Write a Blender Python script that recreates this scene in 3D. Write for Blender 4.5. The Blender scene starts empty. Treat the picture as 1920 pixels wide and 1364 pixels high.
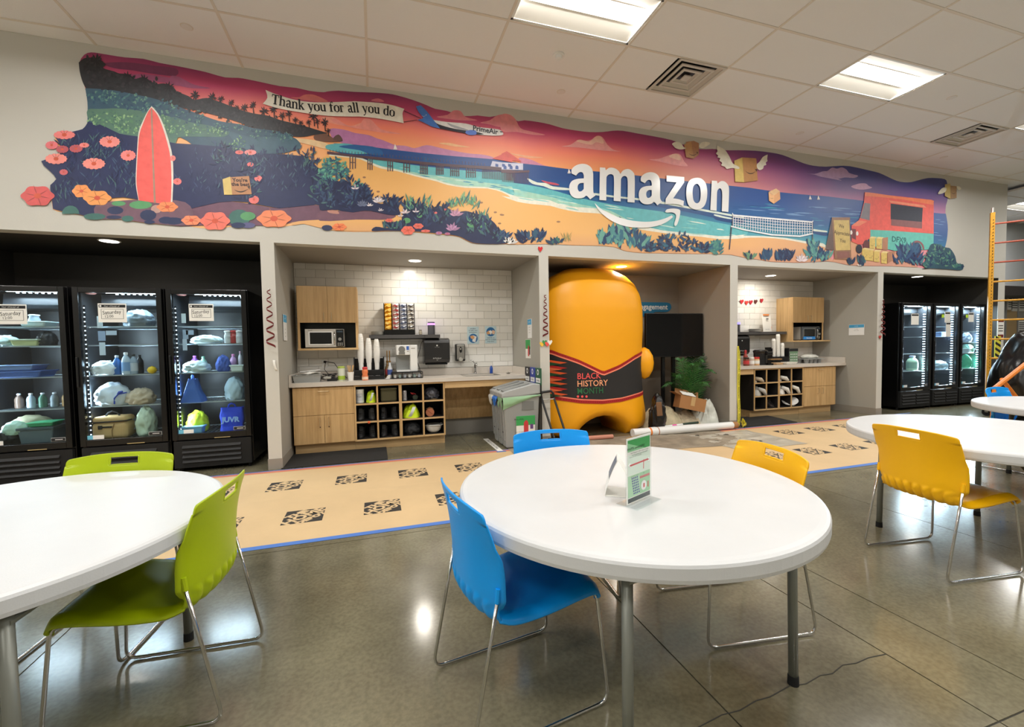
import bpy, bmesh, math, random
from mathutils import Vector, Matrix
from mathutils import noise as mnoise
R = math.radians
SC = bpy.context.scene
COL = SC.collection

# ------------------------------------------------------------------ camera, world, exposure
F_PX, YAW, PITCH, ROLL = 819.1, 0.3039, -0.0410, -0.0167
CAM = Vector((0.0, -5.2296, 1.2932))
_cy, _sy = math.cos(YAW), math.sin(YAW)
C_F = Vector((_sy*math.cos(PITCH), _cy*math.cos(PITCH), math.sin(PITCH)))
_r = Vector((_cy, -_sy, 0)); _u = _r.cross(C_F)
C_R = _r*math.cos(ROLL) + _u*math.sin(ROLL)
C_U = -_r*math.sin(ROLL) + _u*math.cos(ROLL)
cd = bpy.data.cameras.new('camera'); cam = bpy.data.objects.new('camera', cd); COL.objects.link(cam)
cd.sensor_fit = 'HORIZONTAL'; cd.sensor_width = 36.0; cd.lens = 36.0*F_PX/1920.0
cd.clip_start = 0.05; cd.clip_end = 200
M = Matrix.Identity(4)
for i in range(3):
    M[i][0] = C_R[i]; M[i][1] = C_U[i]; M[i][2] = -C_F[i]; M[i][3] = CAM[i]
cam.matrix_world = M
SC.camera = cam
w = bpy.data.worlds.new('world'); SC.world = w; w.use_nodes = True
w.node_tree.nodes['Background'].inputs[0].default_value = (0.9, 0.93, 1.0, 1)
w.node_tree.nodes['Background'].inputs[1].default_value = 0.25
SC.view_settings.view_transform = 'Standard'
try: SC.view_settings.look = 'None'
except Exception: pass
SC.view_settings.gamma = 1.0; SC.view_settings.exposure = -0.12
SC.view_settings.use_curve_mapping = False
TROFFER_W, DOWN_W, FRIDGE_W = 52.0, 11.5, 17.0

def wall(px, py, y=0.0):
    """point of the wall plane y that was measured at this spot of the 1920x1364 photograph"""
    d = C_F + C_R*((px-960)/F_PX) - C_U*((py-682)/F_PX)
    return CAM + d*((y-CAM.y)/d.y)

# ------------------------------------------------------------------ materials
def lin(c):
    out = []
    for v in c[:3]:
        v /= 255.0
        out.append(v/12.92 if v <= .04045 else ((v+.055)/1.055)**2.4)
    return (out[0], out[1], out[2], 1)
MATS = {}
def mat(name, c=(128,128,128), rough=.5, metal=0, emit=0, spec=.5, coat=0, bump=None, var=None, trans=0):
    """plain material; bump=(scale, strength); var=(scale, amount[, stretch xyz]) mottles the colour"""
    if name in MATS: return MATS[name]
    m = bpy.data.materials.new(name); m.use_nodes = True; MATS[name] = m
    nt = m.node_tree; b = nt.nodes['Principled BSDF']; L = nt.links.new
    b.inputs['Base Color'].default_value = lin(c); b.inputs['Roughness'].default_value = rough
    b.inputs['Metallic'].default_value = metal; b.inputs['Specular IOR Level'].default_value = spec
    b.inputs['Coat Weight'].default_value = coat
    if trans: b.inputs['Transmission Weight'].default_value = trans
    if emit:
        b.inputs['Emission Color'].default_value = lin(c); b.inputs['Emission Strength'].default_value = emit
    if bump or var:
        tc = nt.nodes.new('ShaderNodeTexCoord')
    if var:
        mp = nt.nodes.new('ShaderNodeMapping'); L(tc.outputs['Object'], mp.inputs[0])
        if len(var) > 2: mp.inputs['Scale'].default_value = var[2]
        n = nt.nodes.new('ShaderNodeTexNoise'); n.inputs['Scale'].default_value = var[0]
        n.inputs['Detail'].default_value = 6; n.inputs['Roughness'].default_value = .6
        L(mp.outputs[0], n.inputs['Vector'])
        r = nt.nodes.new('ShaderNodeValToRGB')
        a = var[1]; k = lin(c)
        r.color_ramp.elements[0].position = .3; r.color_ramp.elements[1].position = .7
        r.color_ramp.elements[0].color = (k[0]*(1-a), k[1]*(1-a), k[2]*(1-a), 1)
        r.color_ramp.elements[1].color = (min(1,k[0]*(1+a)), min(1,k[1]*(1+a)), min(1,k[2]*(1+a)), 1)
        L(n.outputs[0], r.inputs[0]); L(r.outputs[0], b.inputs['Base Color'])
    if bump:
        n2 = nt.nodes.new('ShaderNodeTexNoise'); n2.inputs['Scale'].default_value = bump[0]
        n2.inputs['Detail'].default_value = 4
        L(tc.outputs['Object'], n2.inputs['Vector'])
        bp = nt.nodes.new('ShaderNodeBump'); bp.inputs['Strength'].default_value = bump[1]
        bp.inputs['Distance'].default_value = .01
        L(n2.outputs[0], bp.inputs['Height']); L(bp.outputs[0], b.inputs['Normal'])
    return m
def glass(name, tint=(255,255,255), gloss=.08, rough=.02):
    """clear pane: mostly transparent with a mirror-like reflection that grows at grazing angles"""
    if name in MATS: return MATS[name]
    m = bpy.data.materials.new(name); m.use_nodes = True; MATS[name] = m
    nt = m.node_tree; nt.nodes.clear(); L = nt.links.new
    o = nt.nodes.new('ShaderNodeOutputMaterial'); mx = nt.nodes.new('ShaderNodeMixShader')
    t = nt.nodes.new('ShaderNodeBsdfTransparent'); g = nt.nodes.new('ShaderNodeBsdfGlossy')
    t.inputs[0].default_value = lin(tint); g.inputs['Roughness'].default_value = rough
    f = nt.nodes.new('ShaderNodeFresnel'); f.inputs[0].default_value = 1.45
    ad = nt.nodes.new('ShaderNodeMath'); ad.operation = 'ADD'; ad.inputs[1].default_value = gloss-.04
    ad.use_clamp = True
    ge = nt.nodes.new('ShaderNodeNewGeometry'); iv = nt.nodes.new('ShaderNodeMath'); iv.operation = 'SUBTRACT'; iv.inputs[0].default_value = 1
    ml = nt.nodes.new('ShaderNodeMath'); ml.operation = 'MULTIPLY'; L(ge.outputs['Backfacing'], iv.inputs[1])
    L(f.outputs[0], ad.inputs[0]); L(ad.outputs[0], ml.inputs[0]); L(iv.outputs[0], ml.inputs[1]); L(ml.outputs[0], mx.inputs[0]); L(t.outputs[0], mx.inputs[1]); L(g.outputs[0], mx.inputs[2])
    L(mx.outputs[0], o.inputs[0])
    return m
def wood(name, c1, c2, axis='Z', scale=26):
    if name in MATS: return MATS[name]
    m = mat(name, c1, .42)
    nt = m.node_tree; L = nt.links.new; b = nt.nodes['Principled BSDF']
    tc = nt.nodes.new('ShaderNodeTexCoord'); mp = nt.nodes.new('ShaderNodeMapping')
    s = {'Z': (1, 1, .05), 'X': (.05, 1, 1), 'Y': (1, .05, 1)}[axis]
    mp.inputs['Scale'].default_value = s
    n = nt.nodes.new('ShaderNodeTexNoise'); n.inputs['Scale'].default_value = scale; n.inputs['Detail'].default_value = 5
    n.inputs['Roughness'].default_value = .65
    r = nt.nodes.new('ShaderNodeValToRGB')
    r.color_ramp.elements[0].position = .34; r.color_ramp.elements[0].color = lin(c2)
    r.color_ramp.elements[1].position = .62; r.color_ramp.elements[1].color = lin(c1)
    L(tc.outputs['Object'], mp.inputs[0]); L(mp.outputs[0], n.inputs['Vector']); L(n.outputs[0], r.inputs[0]); L(r.outputs[0], b.inputs['Base Color'])
    return m

# ------------------------------------------------------------------ mesh builder
class MB:
    def __init__(s): s.bm = bmesh.new(); s.mi = 0
    def _f(s, vs):
        try:
            f = s.bm.faces.new(vs); f.material_index = s.mi; return f
        except ValueError: return None
    def box(s, x0, y0, z0, x1, y1, z1, m=None):
        if m is not None: s.mi = m
        v = [s.bm.verts.new((x, y, z)) for z in (z0, z1) for y in (y0, y1) for x in (x0, x1)]
        for q in ((0,2,3,1), (4,5,7,6), (0,1,5,4), (2,6,7,3), (0,4,6,2), (1,3,7,5)): s._f([v[i] for i in q])
        return v
    def obox(s, c, size, rot):
        """box centred on c, turned by Matrix rot"""
        v = s.box(-size[0]/2, -size[1]/2, -size[2]/2, size[0]/2, size[1]/2, size[2]/2)
        for q in v: q.co = rot @ q.co + Vector(c)
        return v
    def quad(s, a, b, c, d, m=None):
        if m is not None: s.mi = m
        return s._f([s.bm.verts.new(p) for p in (a, b, c, d)])
    def tube(s, pts, r, n=8, cap=True, closed=False):
        pts = [Vector(p) for p in pts]; rings = []; N = len(pts)
        rs = r if isinstance(r, (list, tuple)) else [r]*N
        ref = None
        for i, p in enumerate(pts):
            if closed: t = (pts[(i+1) % N]-pts[i-1])
            else: t = (pts[min(i+1, N-1)]-pts[max(i-1, 0)])
            if t.length < 1e-9: t = Vector((0, 0, 1))
            t.normalize()
            if ref is None:
                ref = Vector((0, 0, 1)) if abs(t.z) < .9 else Vector((1, 0, 0))
            a = (ref - t*ref.dot(t))
            if a.length < 1e-6: a = t.orthogonal()
            a.normalize(); b = t.cross(a); ref = a
            rings.append([s.bm.verts.new(p + (a*math.cos(2*math.pi*k/n) + b*math.sin(2*math.pi*k/n))*rs[i]) for k in range(n)])
        for i in range(N if closed else N-1):
            A, B = rings[i], rings[(i+1) % N]
            for k in range(n): s._f([A[k], A[(k+1) % n], B[(k+1) % n], B[k]])
        if cap and not closed:
            s._f(rings[0][::-1]); s._f(rings[-1])
    def cyl(s, c, r, h, n=20, r2=None, axis='Z'):
        c = Vector(c); d = {'Z': Vector((0,0,1)), 'X': Vector((1,0,0)), 'Y': Vector((0,1,0))}[axis]
        s.tube([c, c+d*h], [r, r if r2 is None else r2], n)
    def lathe(s, prof, c=(0,0,0), n=20, sx=1, sy=1):
        c = Vector(c); rings = []
        for r, z in prof:
            rings.append([s.bm.verts.new(c+Vector((max(r,1e-4)*math.cos(2*math.pi*k/n)*sx, max(r,1e-4)*math.sin(2*math.pi*k/n)*sy, z))) for k in range(n)])
        for A, B in zip(rings, rings[1:]):
            for k in range(n): s._f([A[k], A[(k+1) % n], B[(k+1) % n], B[k]])
        s._f(rings[0][::-1]); s._f(rings[-1])
    def prism(s, pts, off):
        """closed outline pts (3-D, planar) pushed out by vector off"""
        off = Vector(off); a = [s.bm.verts.new(p) for p in pts]; b = [s.bm.verts.new(Vector(p)+off) for p in pts]
        f1 = s._f(a); f2 = s._f(b[::-1]); n = len(a)
        for i in range(n): s._f([a[i], b[i], b[(i+1) % n], a[(i+1) % n]])
        bmesh.ops.triangulate(s.bm, faces=[f for f in (f1, f2) if f])
    def flat(s, pts, m=None):
        if m is not None: s.mi = m
        f = s._f([s.bm.verts.new(p) for p in pts])
        if f and len(pts) > 4: bmesh.ops.triangulate(s.bm, faces=[f])
    def grid(s, fn, nu, nv, skip=None):
        """surface fn(u,v), u,v in 0..1"""
        V = [[s.bm.verts.new(fn(i/nu, j/nv)) for i in range(nu+1)] for j in range(nv+1)]
        for j in range(nv):
            for i in range(nu):
                if skip and skip(i, j): continue
                s._f([V[j][i], V[j][i+1], V[j+1][i+1], V[j+1][i]])
        return V
    def obj(s, name, mats, parent=None, bevel=0, smooth=False, solid=0, sub=0, seg=2, fix=True, **props):
        bm = s.bm
        if fix: bmesh.ops.recalc_face_normals(bm, faces=bm.faces[:])
        me = bpy.data.meshes.new(name); bm.to_mesh(me); bm.free()
        if smooth:
            for p in me.polygons: p.use_smooth = True
        o = bpy.data.objects.new(name, me); COL.objects.link(o)
        for q in (mats if isinstance(mats, (list, tuple)) else [mats]): me.materials.append(q)
        if parent is not None: o.parent = parent
        if solid:
            k = o.modifiers.new('solid', 'SOLIDIFY'); k.thickness = solid; k.offset = 0
        if sub:
            k = o.modifiers.new('sub', 'SUBSURF'); k.levels = sub; k.render_levels = sub
        if bevel:
            k = o.modifiers.new('bevel', 'BEVEL'); k.width = bevel; k.segments = seg; k.limit_method = 'ANGLE'; k.angle_limit = R(40)
        for a, b in props.items(): o[a] = b
        return o
def P(name, mats, parent, fn, **k):
    b = MB(); fn(b); return b.obj(name, mats, parent, **k)
def BX(name, m, parent, x0, y0, z0, x1, y1, z1, bevel=0, **k):
    b = MB(); b.box(x0, y0, z0, x1, y1, z1); return b.obj(name, m, parent, bevel=bevel, **k)
def thing(name, label, cat, loc=(0,0,0), rz=0, group=None, rot=None):
    o = bpy.data.objects.new(name, None); COL.objects.link(o); o.empty_display_size = .1
    o.location = loc; o.rotation_euler = rot if rot else (0, 0, rz)
    o['label'] = label; o['category'] = cat
    if group: o['group'] = group
    return o
def tag(o, label, cat, group=None, loc=None, rz=None):
    o['label'] = label; o['category'] = cat
    if group: o['group'] = group
    if loc is not None: o.location = loc
    if rz is not None: o.rotation_euler = (0, 0, rz)
    return o
def struct(o): o['kind'] = 'structure'; return o
def copy_tree(o, parent=None):
    c = o.copy(); COL.objects.link(c)
    if parent is not None: c.parent = parent
    for ch in [q for q in bpy.data.objects if q.parent == o]: copy_tree(ch, c)
    return c
def dup(o, label, loc, rz=None, group=None):
    c = copy_tree(o); c.location = loc
    if rz is not None: c.rotation_euler = (0, 0, rz)
    c['label'] = label
    if group: c['group'] = group
    return c
def text(s, size, m, parent, loc, rot=(R(90),0,0), bold=0, align='CENTER', name='lettering', sx=1.0, ext=0, space=1.0):
    cu = bpy.data.curves.new('t', 'FONT'); cu.body = s; cu.size = size; cu.align_x = align; cu.align_y = 'CENTER'
    cu.offset = bold; cu.resolution_u = 2; cu.extrude = ext; cu.space_character = space
    o = bpy.data.objects.new('t', cu); COL.objects.link(o)
    dg = bpy.context.evaluated_depsgraph_get()
    me = bpy.data.meshes.new_from_object(o.evaluated_get(dg)); bpy.data.objects.remove(o); bpy.data.curves.remove(cu)
    me.name = name; me.materials.clear(); me.materials.append(m)
    t = bpy.data.objects.new(name, me); COL.objects.link(t); t.parent = parent
    t.location = loc; t.rotation_euler = rot; t.scale = (sx, 1, 1)
    return t
def scrib(words, size, m, parent, loc, rot=(R(90),0,0), bold=0, align='CENTER', name='printed_text', sx=1.0):
    """print too small to read: strokes grouped into words of the given lengths"""
    b = MB(); rn = random.Random(sum(words)+len(words)); cw = size*.56*sx; n = sum(words)+.7*(len(words)-1); x = -n*cw/2
    for w_ in words:
        for k in range(w_):
            h0, h1 = size*rn.choice((-.3,-.3,-.3,-.42)), size*rn.choice((.12,.12,.3,.3)); t_ = cw*(.26+(.18 if bold else 0))
            b.quad((x+cw*.1,h0,0), (x+cw*.1+t_,h0,0), (x+cw*.1+t_,h1,0), (x+cw*.1,h1,0))
            zz = rn.choice((h0, (h0+h1)/2, h1-size*.1)); b.quad((x+cw*.1+t_,zz,0), (x+cw*.92,zz,0), (x+cw*.92,zz+size*.1,0), (x+cw*.1+t_,zz+size*.1,0)); x += cw
        x += .7*cw
    o = b.obj(name, m, parent, fix=False, kind='stuff'); o.location = loc; o.rotation_euler = rot; return o
def smooth_loop(pts, k=4, closed=True):
    """Catmull-Rom through pts; a third entry on a point keeps it a corner"""
    n = len(pts); out = []
    for i in range(n if closed else n-1):
        p1 = pts[i]; p2 = pts[(i+1) % n]
        p0 = pts[i-1] if (closed or i > 0) else p1
        p3 = pts[(i+2) % n] if (closed or i+2 < n) else p2
        if len(p1) > 2: p0 = p1
        if len(p2) > 2: p3 = p2
        for j in range(k):
            t = j/k
            out.append(tuple(.5*((2*p1[a]) + (-p0[a]+p2[a])*t + (2*p0[a]-5*p1[a]+4*p2[a]-p3[a])*t*t + (-p0[a]+3*p1[a]-3*p2[a]+p3[a])*t**3) for a in (0, 1)))
    if not closed: out.append(tuple(pts[-1][:2]))
    return out
def blob(b, c, size, seed=0, crumple=.25, sub=3, flat=.12, freq=2.2):
    """crumpled bag-like lump standing on c"""
    bm = bmesh.new(); bmesh.ops.create_icosphere(bm, subdivisions=sub, radius=1)
    c = Vector(c); vm = {}
    for v in bm.verts:
        p = v.co.copy(); q = p*freq + Vector((seed*7.3, seed*3.1, seed*1.7))
        d = 1 + crumple*((.5-abs(mnoise.noise(q)))*1.5-.3 + .5*(.4-abs(mnoise.noise(q*2.1+Vector((3,1,2))))))
        p *= d
        z = max(p.z, -1+flat*2); z = (z+1-flat*2)/(2-flat*2)
        sq = 1 - .15*z
        vm[v] = s_ = b.bm.verts.new(c + Vector((p.x*size[0]/2*sq, p.y*size[1]/2*sq, z*size[2])))
    for f in bm.faces: b._f([vm[v] for v in f.verts])
    bm.free()

def heap(b, c, size, seed=0, folds=.35, n=40):
    """draped cloth or sheeting: a domed height field with ridged folds"""
    c = Vector(c)
    def f(u, v):
        x, y = u*2-1, v*2-1; r = math.hypot(x, y); s = 1 if r < 1e-6 else max(abs(x), abs(y))/r
        x, y = x*s, y*s; r = min(1, math.hypot(x, y)); q = Vector((x*1.6+seed, y*1.6, seed*.7))
        d = (1-r*r)**.55*(.8+.35*mnoise.noise(q)); rg = (1-abs(mnoise.noise(q*2.1+Vector((0,0,4)))*2))*.5+(1-abs(mnoise.noise(q*4.6))*2)*.22
        z = size[2]*max(0, d+folds*rg*(1-r**3)*min(1, d*2+.2)-.05)
        w_ = 1+.14*mnoise.noise(Vector((math.atan2(y, x)*1.3, seed, 2)))
        return c+Vector((x*size[0]/2*w_, y*size[1]/2*w_, z))
    b.grid(f, n, n)

# ------------------------------------------------------------------ shared materials
m_wall = mat('paint_light_grey', (206,203,195), .7, bump=(90,.06))
m_grey = mat('paint_mid_grey', (168,165,156), .7, bump=(90,.06))  # wall paint with the pier sides' shade put into its colour; also small grey parts
m_dark = mat('paint_charcoal', (62,60,57), .7)
m_taupe = mat('paint_taupe', (150,140,128), .7)
m_base = mat('rubber_baseboard', (150,143,132), .5)
m_tile = mat('white_tile', (236,234,228), .18)
m_grout = mat('tile_grout', (168,164,156), .9)
m_ceil = mat('ceiling_tile', (240,238,237), .9, bump=(160,.25))
m_tbar = mat('ceiling_tee', (226,216,204), .6)
m_white = mat('white_plastic', (238,238,236), .35)
m_tabletop = mat('table_white', (212,213,214), .38, var=(3,.03), bump=(220,.04))
m_chrome = mat('chrome', (205,205,205), .16, 1)
m_steel = mat('steel', (178,176,172), .3, 1)
m_leg = mat('leg_grey', (128,130,122), .4, .3)
m_black = mat('black_plastic', (22,22,23), .35)
m_blacks = mat('black_satin', (14,14,15), .25)
m_rub = mat('black_rubber', (18,18,18), .8)
m_oak = wood('oak_laminate', (212,176,124), (188,150,100))
m_oakx = wood('oak_edge', (216,182,132), (196,160,112), 'X')
m_oakd = mat('oak_shadow', (150,116,74), .6)  # plain darker brown for a stem, a handle and a bin front
m_counter = mat('counter_stone', (214,206,196), .22, var=(120,.05))
m_paper = mat('white_paper', (240,238,232), .8)
m_ink = mat('black_ink', (28,28,30), .7)
m_glass = glass('clear_glass', (236,243,244), .05)
m_acry = glass('clear_acrylic', (250,252,252), .06)
m_led = mat('led', (225,240,255), .5, emit=9)
m_pan = mat('lamp_diffuser', (255,250,240), .5, emit=6)
m_blue = mat('sign_blue', (70,150,200), .6)
m_green = mat('sign_green', (58,160,84), .6)
m_red = mat('sign_red', (205,60,62), .6)
m_pgreen = mat('pale_green', (190,222,190), .7)
# ------------------------------------------------------------------ room shell
X0, SX, Y1, SY, CZ = -2.4333, 1.22, -.1941, .598, 4.205
ZS, ZB = 2.43, 1.15
# floor: concrete slabs with saw-cut joints
def concrete():
    m = bpy.data.materials.new('polished_concrete'); m.use_nodes = True; nt = m.node_tree; L = nt.links.new
    b = nt.nodes['Principled BSDF']; tc = nt.nodes.new('ShaderNodeTexCoord')
    n1 = nt.nodes.new('ShaderNodeTexNoise'); n1.inputs['Scale'].default_value = .9; n1.inputs['Detail'].default_value = 9; n1.inputs['Roughness'].default_value = .62
    n2 = nt.nodes.new('ShaderNodeTexNoise'); n2.inputs['Scale'].default_value = 55; n2.inputs['Detail'].default_value = 3
    r1 = nt.nodes.new('ShaderNodeValToRGB'); e = r1.color_ramp.elements
    e[0].position = .3; e[0].color = lin((92,87,70)); e[1].position = .72; e[1].color = lin((154,147,120))
    mx = nt.nodes.new('ShaderNodeMix'); mx.data_type = 'RGBA'; mx.blend_type = 'MULTIPLY'; mx.inputs[0].default_value = .45
    r2 = nt.nodes.new('ShaderNodeValToRGB'); e = r2.color_ramp.elements
    e[0].position = .35; e[0].color = (.55,.55,.55,1); e[1].position = .62; e[1].color = (1,1,1,1)
    for n in (n1, n2): L(tc.outputs['Object'], n.inputs['Vector'])
    L(n1.outputs[0], r1.inputs[0]); L(n2.outputs[0], r2.inputs[0])
    L(r1.outputs[0], mx.inputs[6]); L(r2.outputs[0], mx.inputs[7]); L(mx.outputs[2], b.inputs['Base Color'])
    r3 = nt.nodes.new('ShaderNodeMapRange'); r3.inputs['To Min'].default_value = .07; r3.inputs['To Max'].default_value = .26
    L(n1.outputs[0], r3.inputs['Value']); L(r3.outputs[0], b.inputs['Roughness'])
    b.inputs['Specular IOR Level'].default_value = .75
    return m
m_conc = concrete()
m_joint = mat('joint_filler', (58,55,48), .8)
floor = struct(BX('floor', m_joint, None, -6, -11.5, -.2, 20, 2.2, -.004))
jx = [-6, -3.9, -1.4, 1.14, 1.97, 2.30, 3.68, 6.2, 8.75, 11.3, 13.8, 16.4, 20]
jy = [-11.5, -9.2, -6.7, -4.36, -2.15, .25, 2.2]
for a, b_ in zip(jx, jx[1:]):
    for c, d in zip(jy, jy[1:]):
        BX('slab', m_conc, floor, a+.003, c+.003, -.06, b_-.003, d-.003, 0)
# ceiling
ceil = struct(BX('ceiling', m_ceil, None, -6, -11.5, CZ+.09, 20, 2.2, CZ+.26))
tb = MB()
cols = range(-3, 18); rows = range(-4, 13)
LIGHTS = {(k, r) for k in (-3, 0, 3, 6, 9, 12) for r in (3, 8)} | {(k, 12) for k in (-3, 0, 3, 6, 9)}
LIGHTS |= {(13, -1)}
VENTS = {(4, 2), (8, 2)}
def rowy(r): return Y1-(r-1)*SY
for r in range(-4, 14):
    y = rowy(r)
    if y <= 0: tb.box(-6, y-.012, CZ-.004, 20, y+.012, CZ+.03)
    elif y < 2.1: tb.box(11.66, y-.012, CZ-.004, 20, y+.012, CZ+.03)
for k in range(-2, 19):
    x = X0+k*SX
    tb.box(x-.012, rowy(13), CZ-.0045, x+.012, 1.9 if x > 11.7 else 0, CZ+.0295)
tb.obj('ceiling_grid', m_tbar, ceil)
b = MB(); b.box(.012, -SY+.012, 0, SX-.012, -.012, .02); tile0 = b.obj('ceiling_tile', m_ceil, ceil); n_t = 0
b = MB(); b.box(.012, -SY+.012, 0, SX/2-.012, -.012, .02); half0 = b.obj('ceiling_tile', m_ceil, ceil); half0.location = (X0+4*SX, rowy(2), CZ)
first = True
for r in rows:
    for k in cols:
        x, y = X0+k*SX, rowy(r)
        if (k, r) in LIGHTS: continue
        if r < 1 and (x < 11.3 or y > 1.6): continue
        if r > 8 and (k < -1 or k > 7): continue
        if r > 5 and k > 13: continue
        if (k, r) in VENTS:
            if (k, r) != (4, 2):
                h = half0.copy(); COL.objects.link(h); h.location = (x, y, CZ)
            continue
        if first: t = tile0; first = False
        else: t = tile0.copy(); COL.objects.link(t)
        t.location = (x, y, CZ)
for k in cols:      # cut tiles along the wall
    x = X0+k*SX
    if x < 11.3: BX('ceiling_tile', m_ceil, ceil, x+.012, Y1+.012, CZ, min(x+SX-.012, 11.6), -.002, CZ+.02)
# troffers
def troffer(k, r, label):
    x, y = X0+k*SX+.014, rowy(r)-.014
    t = thing('ceiling_light', label, 'ceiling light', (x, y, CZ), group='lay-in ceiling lights')
    W_, D_ = SX-.028, SY-.028
    def fr(b):
        b.box(0, -.02, 0, W_, 0, .05); b.box(0, -D_, 0, W_, -D_+.02, .05); b.box(0, -D_, 0, .02, 0, .05); b.box(W_-.02, -D_, 0, W_, 0, .05)
    P('frame', m_white, t, fr)
    def rf(b):
        b.quad((.02,-.02,.004),(W_-.02,-.02,.004),(W_-.02,-.19,.05),(.02,-.19,.05)); b.quad((.02,-D_+.02,.004),(W_-.02,-D_+.02,.004),(W_-.02,-D_+.19,.05),(.02,-D_+.19,.05))
    P('reflector', mat('troffer_reflector', (236,232,222), .6), t, rf)
    P('diffuser', m_pan, t, lambda b: b.box(.02, -D_+.19, .05, W_-.02, -.19, .06))
    l = bpy.data.lights.new('troffer_lamp', 'AREA'); l.shape = 'RECTANGLE'; l.size = W_-.06; l.size_y = .2; l.energy = TROFFER_W; l.color = (1, .985, .95)
    o = bpy.data.objects.new('lamp', l); COL.objects.link(o); o.parent = t; o.location = (W_/2, -D_/2, .045)
    return t
TL = {(3, 3): 'large bright lay-in light above the lettered banner plane', (6, 3): 'lay-in light between the two square air vents',
      (9, 3): 'lay-in light cut by the picture edge beyond the second air vent', (13, -1): 'distant lay-in light past the end of the mural wall'}
for q in sorted(LIGHTS): troffer(q[0], q[1], TL.get(q, 'lay-in ceiling light outside the view over the dining tables'))
# air vents
for (k, r), lab in (((4, 2), 'square white air vent beside the large ceiling light'), ((8, 2), 'square white air vent over the painted food truck')):
    x, y = X0+k*SX+SX/2, rowy(r)
    t = thing('air_vent', lab, 'air vent', (x, y, CZ), group='square ceiling vents')
    S_ = SX/2
    def fr(b):
        for q in range(3):
            i0, i1 = .012+.085*q, .04+.085*q; z0, z1 = -.012+.012*q, .0+.012*q
            b.box(i0, -S_+i0, z0, S_-i0, -S_+i1, z1); b.box(i0, -i1, z0, S_-i0, -i0, z1)
            b.box(i0, -S_+i1, z0, i1, -i1, z1); b.box(S_-i1, -S_+i1, z0, S_-i0, -i1, z1)
    P('frame', mat('vent_white', (205,198,188), .5), t, fr)
    P('plaque', MATS['vent_white'], t, lambda b: b.box(.262, -S_+.262, .004, S_-.262, -.262, .016))
    for q in range(3):
        i0, i1 = .04+.085*q, .075+.085*q; z = .012+.008*q
        def sl(b):
            b.quad((i0,-i0,z-.012),(S_-i0,-i0,z-.012),(S_-i1,-i1,z+.012),(i1,-i1,z+.012)); b.quad((i0,-S_+i0,z-.012),(S_-i0,-S_+i0,z-.012),(S_-i1,-S_+i1,z+.012),(i1,-S_+i1,z+.012))
            b.quad((i0,-i0,z-.012),(i1,-i1,z+.012),(i1,-S_+i1,z+.012),(i0,-S_+i0,z-.012)); b.quad((S_-i0,-i0,z-.012),(S_-i1,-i1,z+.012),(S_-i1,-S_+i1,z+.012),(S_-i0,-S_+i0,z-.012))
        P('slat', MATS['vent_white'], t, sl)
    P('housing', m_black, t, lambda b: b.box(.014, -S_+.014, .031, S_-.014, -.014, .045))
# sprinkler covers and smoke detector
sp = None
for i, (x, y, la) in enumerate([(-1.528,-.51,'round sprinkler cover over the painted jungle'), (2.13,-.499,'round sprinkler cover over the painted pier'), (5.78,-.486,'round sprinkler cover over the flying parcel'), (6.75,-1.676,'dark sprinkler head beyond the second ceiling light'), (8.82,-.502,'round sprinkler cover over the painted truck')]):
    t = thing('sprinkler_cover', la, 'sprinkler', (x, y, CZ), group='sprinkler covers')
    P('cover_plate', mat('cover_plate', (232,228,224), .6), t, lambda b: b.lathe([(.02,-.006),(.041,-.005),(.043,0)], n=20), smooth=False)
    P('trim_ring', m_tbar, t, lambda b: b.lathe([(.044,-.002),(.05,-.001),(.05,.0)], n=20))
t = thing('smoke_detector', 'round white smoke detector left of the square air vent', 'smoke detector', (1.845, -1.079, CZ))
P('base', m_white, t, lambda b: b.lathe([(.05,-.018),(.058,-.012),(.06,0)], n=24), smooth=False)
P('sensor_head', m_white, t, lambda b: b.lathe([(.012,-.045),(.03,-.04),(.038,-.018)], n=24))
for a in range(3): P('slot', m_black, t, lambda b: b.box(-.012, -.004, -.002, .012, .004, .002)).matrix_basis = Matrix.Translation((.042*math.cos(a*2.1+3.6), .042*math.sin(a*2.1+3.6), -.016)) @ Matrix.Rotation(a*2.1+5.2, 4, 'Z')

# walls
struct(BX('wall_mural', m_wall, None, -6, 0, ZS, 11.62, .14, CZ+.09))
struct(BX('ceiling_alcove', mat('alcove_soffit', (150,145,136), .7), None, -1.12, .14, ZS, 8.27, ZB+.1, ZS+.1))
struct(BX('ceiling_alcove_dark', m_dark, None, -6, .14, ZS, -1.12, ZB+.1, ZS+.1))
struct(BX('ceiling_alcove_far', m_dark, None, 8.27, .14, ZS, 11.62, ZB+.1, ZS+.1))
def pier(x0, x1, name, ml, mr):
    o = struct(BX(name, m_wall, None, x0, 0, 0, x1, .004, ZS))
    BX('side_left', ml, o, x0, .004, 0, (x0+x1)/2, ZB, ZS); BX('side_right', mr, o, (x0+x1)/2, .004, 0, x1, ZB, ZS)
    return o
pier(-1.122, -.99, 'wall_pier_1', m_dark, m_grey); pier(2.02, 2.15, 'wall_pier_2', m_grey, m_taupe)  # grey sides are the face paint, darkened in colour for shade
pier(5.04, 5.18, 'wall_pier_3', m_taupe, m_grey); pier(8.145, 8.275, 'wall_pier_4', m_grey, m_dark)
pier(11.42, 11.62, 'wall_pier_5', m_dark, m_grey)
struct(BX('wall_back_1', m_dark, None, -6, ZB, 0, -1.05, ZB+.12, ZS))
struct(BX('wall_alcove_left', m_dark, None, -6, 0, 0, -3.83, ZB, ZS))
struct(BX('wall_back_3', m_taupe, None, 2.08, ZB, 0, 5.1, ZB+.12, ZS))
struct(BX('wall_back_5', m_dark, None, 8.2, ZB, 0, 11.55, ZB+.12, ZS))
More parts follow.
